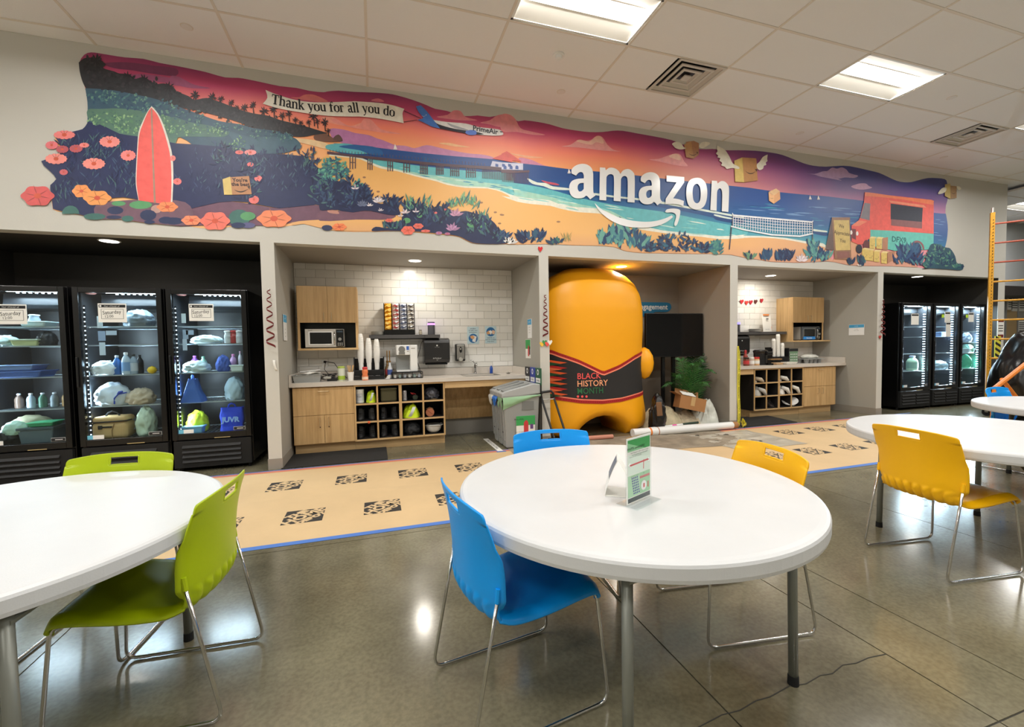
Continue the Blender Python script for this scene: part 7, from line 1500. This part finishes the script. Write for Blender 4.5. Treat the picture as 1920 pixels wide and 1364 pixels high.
for y0 in (-.06, .66): P('post', m_black, t, lambda b: b.box(.0, y0, .0, .012, y0+.012, .8))
t = thing('floor_sign', 'white lettered strip on the floor in front of the recycling bins', 'floor sign', (1.44, .27, .0017)); P('strip', m_paper, t, lambda b: b.box(-.035,-.38,0,.035,.38,.001)); scrib((4, 4, 4, 5), .05, m_ink, t, (0,0,.0016), rot=(0,0,R(-90))); P('blue_edge', m_btape, t, lambda b: b.box(-.06,-.43,0,.06,-.385,.0012))
# folding hand cart
t = thing('hand_cart', 'black folding hand cart leaning by the pier beside the orange inflatable', 'cart', (2.13, -.30, 0))
for s_ in (-1, 1): P('rail', m_black, t, lambda b: b.tube([(s_*.085-.035,.25,.62),(s_*.085+.05,.02,.1)], .014, 10)); P('wheel', m_rub, t, lambda b: b.tube([(s_*.12+.05,.06,.07),(s_*.15+.05,.06,.07)], .07, 18))
P('handle', m_black, t, lambda b: b.tube([(-.12,.25,.62),(-.125,.26,.66),(-.105,.262,.69),(.02,.262,.70),(.045,.26,.67),(.05,.25,.62)], .016, 10), smooth=True); P('cross_bar', m_steel, t, lambda b: b.tube([(-.115,.24,.60),(.055,.24,.60)], .008, 8)); P('axle', m_steel, t, lambda b: b.tube([(-.08,.06,.07),(.2,.06,.07)], .008, 8)); P('toe_plate', m_black, t, lambda b: b.box(-.07,-.16,.012,.19,.04,.02))
# ------------------------------------------------------------------ inflatable
m_inf = mat('inflatable_orange', (255,175,16), .42, bump=(6,.12)); m_seam = mat('seam_orange', (226,120,14), .5)
cxI, cyI, wI, dI, HI = 3.02, .60, .835, .47, 2.415
WP = [(0,.9),(.05,1.0),(.15,1.035),(.3,1.03),(.5,.99),(.75,.965),(1.1,.965),(1.5,.99),(1.8,.985),(2.0,.94),(2.15,.85),(2.28,.68),(2.37,.45),(2.415,0)]
def wz(z):
    for (a, p), (e, q) in zip(WP, WP[1:]):
        if z <= e: t = (z-a)/(e-a); return p+(q-p)*t
    return 0
def surf(x, z, off=0):
    """front of the inflatable at x, z"""
    k = max(wz(z), .02); q = min(abs(x-cxI)/(wI*k), 1); return cyI-dI*k*(1-q**2.6)**(1/2.6)-off
t = thing('inflatable', 'tall domed orange inflatable in a black vest reading Black History Month', 'inflatable', (cxI, cyI, 0))
def ib(b):
    NU, NV = 72, 40; n = 2.6; ring = []
    for j in range(NV+1):
        v = j/NV; v = 1-(1-v)**1.5; row = []
        for i in range(NU):
            a = 2*math.pi*i/NU; ca, sa = math.cos(a), math.sin(a)
            ex = math.copysign(abs(ca)**(2/n), ca); ey = math.copysign(abs(sa)**(2/n), sa)
            zb = .30*max(0, 1-(ex*wI/.46)**2)**.65; z = zb+(HI-zb)*v; k = wz(max(z, .0)); bulge = 0
            k2 = k*(.90+.10*min(1, (z-zb)/.10)) if z-zb < .10 else k
            row.append(b.bm.verts.new((ex*wI*k2, ey*dI*k2, z)))
        ring.append(row)
    for A, B in zip(ring, ring[1:]):
        for i in range(NU): b._f([A[i], A[(i+1) % NU], B[(i+1) % NU], B[i]])
    r = ring[0]
    for i in range(NU//2): b._f([r[i], r[(i+1) % NU], r[-(i+1) % NU], r[-i % NU]]) if 0 < i < NU//2-1 else b._f([r[i], r[i+1], r[-(i+1) % NU]] if i == 0 else [r[i], r[i+1], r[-i % NU]])
P('body', m_inf, t, ib, smooth=True)
P('arm', m_inf, t, lambda b: b.lathe([(.01,-.235),(.07,-.2),(.12,-.1),(.135,.0),(.12,.11),(.07,.2),(.01,.235)], (.80,-.22,1.0), 20, sx=1.1, sy=.9), smooth=True)
# vest laid on the front
IP = lambda x, z, o: Vector((x-cxI, surf(x, z, o)-cyI, z))
def w2(px, py):
    y = .13
    for _ in range(6):
        p = wall(px, py, y); y = surf(min(max(p.x, cxI-wI*.985), cxI+wI*.93), p.z)
    p = wall(px, py, y); return (p.x, p.z)
TOPE = [w2(*q) for q in ((1034,664),(1050,670),(1085,682),(1131,704),(1160,692),(1190,673),(1204,664))]
BOT = [w2(*q) for q in ((1034,742),(1060,746),(1090,750),(1130,751),(1165,747),(1190,740),(1205,734))]
def edge(E, x):
    if x <= E[0][0]: return E[0][1]+(x-E[0][0])*(E[1][1]-E[0][1])/(E[1][0]-E[0][0])*.6
    for (a, p), (e, q) in zip(E, E[1:]):
        if x <= e: return p+(q-p)*(x-a)/(e-a)
    return E[-1][1]+(x-E[-1][0])*.35
xl, xr = cxI-wI*.962, cxI+wI*.955
def xu(u): return cxI+wI*.9545*math.sin((u-.5)*math.pi)*1.0
def band(name, m, f0, f1, off, parent, nu=60, nv=8):
    b = MB(); b.grid(lambda u, v: IP(xu(u), f0(xu(u))+(f1(xu(u))-f0(xu(u)))*v, off), nu, nv); return b.obj(name, m, parent, smooth=True, fix=False)
m_vest = mat('vest_black', (36,34,34), .7); m_trimr = mat('vest_trim_red', (176,24,26), .6); m_trims = mat('vest_trim_salmon', (255,140,110), .6)
ft, fb = (lambda x: edge(TOPE, x)), (lambda x: edge(BOT, x))
vest_o = band('vest', m_vest, fb, ft, .006, t)
band('vest_trim', m_trims, lambda x: ft(x)-.008, lambda x: ft(x)+.012, .009, vest_o, nv=1); band('vest_trim', m_trimr, lambda x: ft(x)+.012, lambda x: ft(x)+.052, .008, vest_o, nv=1)
band('vest_trim', m_trims, lambda x: fb(x)-.006, lambda x: fb(x)+.010, .009, vest_o, nv=1); band('vest_trim', m_trimr, lambda x: fb(x)-.048, lambda x: fb(x)-.006, .008, vest_o, nv=1)
def dots(b):
    for k in range(46):
        x = cxI-wI*.9+wI*1.8*k/45
        for z in (ft(x)+.032, fb(x)-.026):
            p = IP(x, z, .0105); b.flat([p+Vector((-.008,0,0)), p+Vector((0,0,.007)), p+Vector((.008,0,0)), p+Vector((0,0,-.007))])
b = MB(); dots(b); b.obj('trim_stitching', mat('stitch', (110,14,18), .6), vest_o, kind='stuff', fix=False)
b = MB()      # vest back half
b.grid(lambda u, v: Vector((wI*.968*math.cos(u*math.pi), dI*1.0*math.sin(u*math.pi), edge(BOT, cxI+wI*.9*math.cos(u*math.pi))+.0+(.55)*v)), 24, 4); b.obj('vest_back', m_vest, vest_o, smooth=True, fix=False)
def kente(b):
    cols_ = [0, 1, 2, 3]
    for k in range(7):
        z0 = 1.07-.072*k
        for j, (m_, dx) in enumerate((((k*2) % 4, .17), ((k*2+1) % 4, .10))):
            xa = cxI-wI*.90; q = [(xa, z0+.02-j*.03), (xa+dx*.9+.06, z0-.02-j*.02), (xa, z0-.065)]
            b.flat([IP(x, z, .034+.0012*j+.0004*k) for x, z in q], m_)
b = MB(); kente(b); b.obj('vest_pattern', [mat('kente_orange', (240,96,40), .6), mat('kente_green', (36,84,48), .6), mat('kente_red', (196,36,30), .6), mat('kente_coral', (246,120,70), .6)], vest_o, fix=False)
for s_, c, px, py, px2 in (('BLACK', (246,92,90), 1081, 706.5, 1126), ('HISTORY', (255,176,130), 1081, 720.5, 1139), ('MONTH', (40,110,66), 1081, 734.5, 1130)):
    a, e = w2(px, py), w2(px2, py); o = text(s_, .135, mat('vest_word_%s' % s_.lower(), c, .6), vest_o, (0,0,0), rot=(0,0,0), bold=.0012, align='LEFT')
    wmax = max(v.co.x for v in o.data.vertices); k = (e[0]-a[0])/wmax
    bm = bmesh.new(); bm.from_mesh(o.data); bmesh.ops.subdivide_edges(bm, edges=[q for q in bm.edges if q.calc_length() > .05], cuts=3); bm.to_mesh(o.data); bm.free()
    for v in o.data.vertices: v.co = IP(a[0]+v.co.x*k, a[1]+v.co.y*.86, .012)
for k in range(3):
    p = w2(1083+8*k, 745.5); P('lettering_dot', mat('vest_dot', (246,92,90), .6), vest_o, lambda b: b.flat([IP(p[0]+.017*math.cos(q*.45), p[1]+.012+.017*math.sin(q*.45), .012) for q in range(14)]), fix=False)
# ------------------------------------------------------------------ media corner
t = thing('television', 'large black flat television on a two-post stand beside the orange inflatable', 'television', (4.44, .56, 0))
P('screen_case', m_black, t, lambda b: b.box(-.48,-.03,1.075,.575,.02,1.755), bevel=.006); P('screen', mat('screen_black', (10,10,12), .12), t, lambda b: b.box(-.468,-.0325,1.092,.563,-.03,1.743))
for x in (-.13, .06): P('post', m_black, t, lambda b: b.box(x-.025,.02,.02,x+.025,.06,1.4))
P('base', m_black, t, lambda b: b.box(-.2,-.06,0,.13,.3,.02), bevel=.004); P('bracket', m_black, t, lambda b: b.box(-.2,.02,1.3,.14,.04,1.5))
t = thing('wall_sign', 'blue rounded sign reading Engagement above the television', 'sign', (4.5, ZB-.002, 1.9)); m_teal = mat('sign_teal', (34,120,160), .5)
P('plate', m_teal, t, lambda b: b.prism([(x, -.02, z) for x, z in smooth_loop([(-.7,.06),(-.55,.085),(.0,.085),(.3,.082),(.37,.03),(.36,-.03),(.28,-.075),(.05,-.08),(-.02,-.13),(-.12,-.15),(-.5,-.15),(-.68,-.1)], 5)], (0,.02,0)))
text('Engagement', .125, m_white, t, (-.005,-.0215,.005), bold=.003, sx=1.0)
# palms
m_frond = mat('palm_green', (52,104,44), .5, var=(8,.3)); m_frond2 = mat('palm_green_dark', (34,74,34), .5, var=(8,.3))
def palm(label, loc, fr, m, seed):
    t = thing('potted_palm', label, 'palm', loc, group='artificial palms'); rn = random.Random(seed)
    P('pot', m_black, t, lambda b: b.lathe([(.09,0),(.1,.01),(.12,.2),(.125,.2),(.11,.19)], n=20)); P('soil', m_rub, t, lambda b: b.cyl((0,0,.17), .11, .01, 16))
    for (az, reach, top) in fr:
        d = Vector((math.cos(R(az)), math.sin(R(az)), 0)); pts_ = []
        for k in range(11):
            q = k/10; pts_.append(Vector((0,0,.18)) + d*reach*(q**1.6) + Vector((0,0,1))*(top*(1-(1-q)**1.5) - .16*max(0, q-.75)/.25))
        f = P('frond', m, t, lambda b: b.tube(pts_, [.007*(1-.08*k) for k in range(11)], 6), smooth=True)
        b = MB(); sd = d.cross(Vector((0,0,1)))
        for k in range(3, 31):
            q = k/30; i = min(int(q*10), 9); p = pts_[i].lerp(pts_[i+1], q*10-i); tn = (pts_[i+1]-pts_[i]).normalized()
            ln = .23*math.sin(math.pi*min(1, .2+q*.82))*rn.uniform(.85,1.15)
            for s_ in (-1, 1):
                dr = (sd*s_*.72 + tn*.62 + Vector((0,0,-.14))).normalized(); wv = tn*.010
                a = p; mid = p+dr*ln*.5+Vector((0,0,.006)); e = p+dr*ln+Vector((0,0,-.02))
                b.quad(a-wv*.5, a+wv*.5, mid+wv, mid-wv); b.quad(mid-wv, mid+wv, e+wv*.05, e-wv*.05)
        b.obj('leaflets', m, f, kind='stuff', fix=False)
    return t
palm('spreading artificial palm in front of the television posts', (4.60,.36,0), [(200,.36,.74),(245,.26,.92),(170,.44,.6),(100,.2,.98),(300,.24,.98),(335,.4,.8),(275,.42,.62)], m_frond, 1)
palm('darker upright artificial palm against the taupe side wall', (4.86,.52,0), [(95,.12,.98),(40,.16,1.04),(320,.1,.9),(250,.2,.84),(150,.18,.8)], m_frond2, 2)
# clutter on the floor of the alcove
t = thing('cardboard_box', 'open brown cardboard box tilted on the clutter below the palms', 'box', (4.43,.16,.30), rot=(R(-4), R(12), R(-18))); m_card = mat('cardboard', (168,118,72), .8)
P('carton', m_card, t, lambda b: (b.box(-.19,-.12,0,.19,.12,.012), b.box(-.19,-.12,.012,-.18,.12,.19), b.box(.18,-.12,.012,.19,.12,.19), b.box(-.18,-.12,.012,.18,-.11,.19), b.box(-.18,.11,.012,.18,.12,.19)))
P('flap', m_card, t, lambda b: b.obox((-.02,.13,.235), (.36,.006,.1), Matrix.Rotation(R(-25),3,'X'))); P('flap', m_card, t, lambda b: b.obox((-.235,0,.2), (.1,.23,.006), Matrix.Rotation(R(18),3,'Y'))); P('paper_label', m_paper, t, lambda b: b.obox((-.06,-.02,.225), (.2,.16,.003), Matrix.Rotation(R(18),3,'X'))); P('packing_tape', mat('tape_tan', (196,160,110), .3), t, lambda b: b.box(-.03,-.122,.06,.03,-.1205,.19))
def drape(name, label, cat, c, size, colour, seed, folds, rough=.85, var=(7,.3)):
    t = thing(name, label, cat, c); m = mat(name+'_%d' % seed, colour, rough, var=var)
    P('sheet', m, t, lambda b: heap(b, (0,0,0), size, seed, folds), smooth=True, fix=False); return t
o = drape('cloth_heap', 'paint-smeared canvas drop cloth heaped beside the inflatable', 'cloth', (4.08,.30,.006), (.7,.5,.36), (190,178,148), 3, .3)
P('paint_smear', mat('smear_yellow', (196,178,96), .7), o, lambda b: [b.obox((.02+.06*k,-.14-.01*k,.16-.035*k), (.07,.004,.05), Matrix.Rotation(R(-50),3,'X')) for k in range(2)])
drape('plastic_heap', 'clear plastic sheeting with red smears heaped against the taupe wall', 'plastic sheet', (4.76,.22,.006), (.46,.4,.40), (206,208,198), 8, .4, .18, (5,.22))
drape('cloth_heap', 'second canvas bundle carrying the tilted cardboard box', 'cloth', (4.45,.26,.006), (.62,.44,.29), (182,168,142), 11, .25)
t = thing('trash_bag', 'shiny black bag standing upright between the inflatable and the drop cloth', 'bag', (3.86,.12,0), group=None); P('body', mat('bag_black_shiny', (24,23,23), .25), t, lambda b: blob(b, (0,0,0), (.24,.24,.52), 75, .35, 4, freq=1.8), smooth=True); P('wood_panel', mat('wood_brown', (120,84,52), .6), t, lambda b: b.obox((-.04,-.1,.36), (.09,.02,.2), Matrix.Rotation(R(-8),3,'X')), bevel=.01)
t = thing('paper_roll', 'long white paper roll with orange bands lying before the clutter', 'roll', (0,0,0)); A, B = Vector((3.35,-.03,.062)), Vector((5.06,-.075,.062)); L_ = lambda q: A.lerp(B, q)
P('roll', m_white, t, lambda b: b.tube([L_(0), L_(.6), L_(.62), L_(.97)], [.058,.058,.054,.052], 20), smooth=False); P('core', m_card, t, lambda b: b.tube([L_(.97), L_(1.02)], .047, 18)); P('band', mat('band_orange', (240,130,40), .5), t, lambda b: b.tube([L_(.15), L_(.165)], .0588, 20)); P('band', mat('band_brown', (176,110,60), .5), t, lambda b: b.tube([L_(.225), L_(.232)], .0588, 20))
t = thing('paint_pole', 'thin white pole with pink and green bands resting on the paper roll', 'pole', (0,0,0)); A2, B2 = Vector((3.6,.06,.085)), Vector((4.45,.0,.128)); Q = lambda q: A2.lerp(B2, q)
P('shaft', m_white, t, lambda b: b.tube([Q(0), Q(1)], .013, 10)); P('pink_band', mat('pink', (240,90,170), .5), t, lambda b: b.tube([Q(.52), Q(.6)], .0145, 10)); P('dark_grip', mat('grip_dark', (40,60,44), .6), t, lambda b: b.tube([Q(.72), Q(1.02)], .018, 10))
t = thing('cardboard_tube', 'pinkish cardboard tube on the floor before the inflatable', 'tube', (0,0,0)); P('tube', mat('tube_pink', (206,140,118), .7), t, lambda b: b.tube([(2.42,.04,.034),(3.06,-.0,.034)], .029, 18), smooth=False); P('end_cap', mat('tube_end', (170,110,92), .8), t, lambda b: b.tube([(3.06,-.0,.034),(3.064,-.0003,.034)], .024, 16))
# streamers, paper hearts, caution tape
m_str = mat('streamer_red', (120,44,44), .35, .4)
def streamer(label, x, z0, z1, r, turns, y=-.035):
    t = thing('streamer', label, 'streamer', (x, y, z0), group='spiral foil streamers'); n = int(turns*14)
    def f(b):
        pr = None
        for k in range(n+1):
            q = k/n; a = q*turns*2*math.pi; rr = r*(.35+.65*q); c = Vector((rr*math.cos(a), rr*.5*math.sin(a), -(z0-z1)*q**1.25)); h = Vector((0,0,.006+.006*q))
            cur = (b.bm.verts.new(c+h), b.bm.verts.new(c-h))
            if pr: b._f([pr[0], cur[0], cur[1], pr[1]])
            pr = cur
    P('ribbon', m_str, t, f, smooth=True, fix=False); P('hook', m_white, t, lambda b: b.tube([(0,-y,.01),(0,0,.01),(0,0,0)], .002, 5)); return t
streamer('brown foil spiral streamer on the light pier beside the blue tote cooler', -1.05, 1.93, 1.32, .045, 6); streamer('dark foil spiral streamer on the pier by the recycling bins', 2.085, 1.93, 1.40, .04, 6.5); streamer('dark foil spiral streamer on the pier beside the far black coolers', 8.23, 1.96, 1.36, .05, 7)
t = thing('paper_tag', 'white paper strip hanging below the spiral streamer on the light pier', 'paper tag', (-1.03,-.012,1.18)); P('strip', m_paper, t, lambda b: b.grid(lambda u, v: (-.012+.024*u+.02*v*v, -.01*math.sin(v*3), -.11*v), 2, 8), smooth=True, fix=False, solid=.0006); P('print', m_ink, t, lambda b: b.box(-.008,-.0035,-.05,.004,-.0025,-.02))
def hearts(label, px, py, cs, y=-.012):
    p = wall(px, py, y); t = thing('paper_heart_cluster', label, 'heart', (p.x, y, p.z))
    for k, c in enumerate(cs):
        P('paper_heart', mat('hc_%02x%02x%02x' % c, c, .7), t, lambda b: b.prism([((-.0+.035*(k-1))+.04*hx, -.004*k, .02*(k % 2)+.04*hz) for hx, hz in ((0,-1),(.55,-.35),(.85,.2),(.6,.65),(.25,.6),(0,.3),(-.25,.6),(-.6,.65),(-.85,.2),(-.55,-.35))], (0,.0015,0)))
hearts('yellow, green and coral paper hearts at the foot of the streamer by the recycling bins', 1021, 645, ((246,200,70),(70,150,80),(240,90,80),(240,236,226))); hearts('red paper heart on the lower edge of the mural wall above the bins', 1018, 467, ((220,40,44),)); hearts('red paper heart hanging at the foot of the streamer by the far coolers', 1653, 632, ((190,60,50),))
t = thing('caution_tape', 'yellow caution tape hanging down the pier beside the far coffee counter', 'tape', (5.195,-.012,0)); m_cau = mat('caution_yellow', (226,214,70), .45)
cw = lambda v: .004*math.sin(v*7)
P('tape', m_cau, t, lambda b: b.grid(lambda u, v: (-.026+.052*u*(1-.5*max(0,v-.93)/.07)+cw(v), -.006*math.sin(v*11), .03+1.2*v), 2, 30), smooth=True, fix=False)
for k in range(6): text(['CAUTION','DO NOT ENTER'][k % 2] if False else 'CAUTION', .035, m_ink, t, (cw((.1+.2*k)/1.2), -.0085-.006*math.sin((.1+.2*k)/1.2*11), .13+.2*k), rot=(R(90), R(-90), 0), sx=1.1)
for k in range(6): P('loose_end', m_cau, t, lambda b: b.grid(lambda u, v: (.05+.06*math.cos(k*1.1)*math.sin(math.pi*v)+.03*math.sin(k*2.3)+.012*v, -.045+.05*math.sin(k*1.7)*math.sin(math.pi*v)+.02*math.cos(k)+.03*(u-.5)*math.sin(v*5+k), .005+.012*k+.075*math.sin(math.pi*v)*abs(math.sin(k*1.9+.6))+.03*(u-.5)*math.cos(v*6+k)+.015), 2, 12), smooth=True, fix=False)
# ------------------------------------------------------------------ right-hand end
m_scaf = mat('scaffold_yellow', (222,160,40), .5, var=(30,.2))
t = thing('scaffold_frame', 'tall yellow scaffold ladder frame before the far black coolers', 'scaffold', (9.64,-.72,0)); dv = Vector((.62,-.78,0)).normalized(); W_ = .76
for q in (0, 1):
    o = Vector((0,0,0))+dv*W_*q
    p = P('post', m_scaf, t, lambda b: b.obox(o+Vector((0,0,1.72)), (.052,.052,3.2), Matrix.Rotation(-.9,3,'Z'))); P('peg', m_steel, p, lambda b: b.cyl(o+Vector((0,0,3.32)), .014, .08, 10)); P('caster', m_rub, p, lambda b: b.tube([o+Vector((-.02,0,.06)), o+Vector((.02,0,.06))], .06, 16)); P('caster_fork', m_steel, p, lambda b: b.box(o.x-.025,o.y-.02,.06,o.x+.025,o.y+.02,.13))
    P('pin_holes', m_ink, p, lambda b: [b.obox(o+Vector((-.016,-.021,.25+.05*k))+Vector((-.001,-.001,0)), (.016,.006,.016), Matrix.Rotation(-.9+1.57,3,'Z')) for k in range(60)] , kind='stuff')
for k in range(10): P('rung', mat('rung_orange', (206,110,50) if k > 5 else (222,150,40), .5), t, lambda b: b.tube([dv*.02+Vector((0,0,.33+.312*k)), dv*(W_-.02)+Vector((0,0,.33+.312*k))], .014, 8)).data.materials.__setitem__(0, mat('rung_red', (176,74,44), .5) if k > 6 else m_scaf)
t = thing('trash_bag', 'huge bulging black trash bag behind the blue chair at the far table', 'bag', (9.15,-1.45,0)); P('body', mat('bag_black', (13,13,14), .28), t, lambda b: blob(b, (0,0,0), (1.0,.9,1.36), 91, .17, 5, freq=1.7), smooth=True); P('knot', MATS['bag_black'], t, lambda b: [b.tube([(.05,0,1.3),(.05+.06*math.cos(k*1.6),.06*math.sin(k*1.6),1.42),(.05+.14*math.cos(k*1.6),.1*math.sin(k*1.6),1.4)], [.06,.04,.015], 8) for k in range(4)], smooth=True)
t = thing('folding_trestle', 'orange folding trestle frame at the right picture edge before the trash bag', 'trestle', (7.6,-1.95,0)); m_or = mat('trestle_orange', (232,130,36), .5)
P('brace', m_or, t, lambda b: b.tube([(-.45,0,.68),(.25,0,1.0)], .026, 8)); P('brace', m_or, t, lambda b: b.tube([(-.25,.03,.78),(.1,.03,.5)], .022, 8)); P('leg', m_or, t, lambda b: b.tube([(-.45,0,.7),(-.5,0,0)], .024, 8)); P('leg', m_or, t, lambda b: b.tube([(.25,0,1.0),(.35,0,0)], .024, 8)); P('cross_bar', m_or, t, lambda b: b.tube([(-.47,0,.15),(.33,0,.15)], .018, 8))
def board(label, px0, py0, px1, py1, m, y=1.748, papers=()):
    a, e = wall(px0, py0, y), wall(px1, py1, y); t = thing('notice_board', label, 'notice board', ((a.x+e.x)/2, y, (a.z+e.z)/2)); w_, h_ = (e.x-a.x)/2, (a.z-e.z)/2
    P('panel', m, t, lambda b: b.box(-w_,-.02,-h_,w_,0,h_)); P('frame', m_steel, t, lambda b: (b.box(-w_-.03,-.03,-h_,-w_,0,h_), b.box(w_,-.03,-h_,w_+.03,0,h_), b.box(-w_-.03,-.03,h_,w_+.03,0,h_+.03), b.box(-w_-.03,-.03,-h_-.03,w_+.03,0,-h_)))
    for i, (u, v, pw, ph) in enumerate(papers): P('posted_sheet', m_paper, t, lambda b: b.box(-w_+2*w_*u, -.024, -h_+2*h_*v, -w_+2*w_*u+pw, -.021, -h_+2*h_*v+ph)); P('printed_lines', m_ink, t, lambda b: [b.box(-w_+2*w_*u+.03, -.0255, -h_+2*h_*v+ph*(.2+.15*k), -w_+2*w_*u+pw-.03, -.0245, -h_+2*h_*v+ph*(.2+.15*k)+.02) for k in range(5)], kind='stuff')
board('tan notice board with two white sheets on the far cool wall', 1886, 556, 1903, 694, mat('board_tan', (176,150,108), .8), papers=((.06,.82,.2,.34),(.42,.8,.3,.4)))
board('grey notice board of pinned sheets at the right picture edge', 1907, 556, 1935, 694, mat('board_grey', (150,146,136), .8), papers=((.05,.8,.34,.4),(.5,.78,.34,.42),(.05,.5,.34,.34),(.5,.45,.34,.4),(.05,.2,.34,.36)))
p = wall(1876, 616, -.006); t = thing('wall_sign', 'small white sign with dark red bands on the last pier', 'sign', (p.x, -.0065, p.z)); P('plate', m_paper, t, lambda b: b.box(-.1,-.003,-.19,.1,0,.19)); m_mar = mat('maroon', (120,40,36), .6)
for z in (.15, -.15): P('printed_band', m_mar, t, lambda b: b.box(-.085,-.004,z-.03,.085,-.003,z+.03))
for z in (.05, 0, -.05): P('printed_line', m_ink, t, lambda b: b.box(-.07,-.004,z-.008,.07,-.003,z+.008))
p = wall(1871, 652, -.02); t = thing('hazard_strip', 'yellow and black striped corner guard on the last pier', 'guard', (p.x,-.014,p.z)); P('guard', m_cau, t, lambda b: b.box(-.07,0,-.22,.1,.012,.22))
for k in range(4): P('stripe', m_ink, t, lambda b: b.prism([(-.07,-.0012,-.2+.11*k+.05),(.1,-.0012,-.2+.11*k-.02),(.1,-.0012,-.2+.11*k+.03),(-.07,-.0012,-.2+.11*k+.1)], (0,.001,0)))
crk = [(1.0,-4.06), (1.11,-4.045), (1.19,-4.05), (1.27,-4.035), (1.34,-4.038), (1.44,-4.022), (1.52,-4.034), (1.6,-4.02), (1.66,-4.028), (1.74,-4.008), (1.80,-4.018), (1.88,-4.012), (1.962,-4.02)]
tag(P('floor_crack', m_joint, None, lambda b: b.tube([(x+.006*math.sin(i*9.1), y, .0006) for i, (x, y) in enumerate(crk)], .0022, 5)), 'thin crack across the polished concrete by the table leg', 'crack')
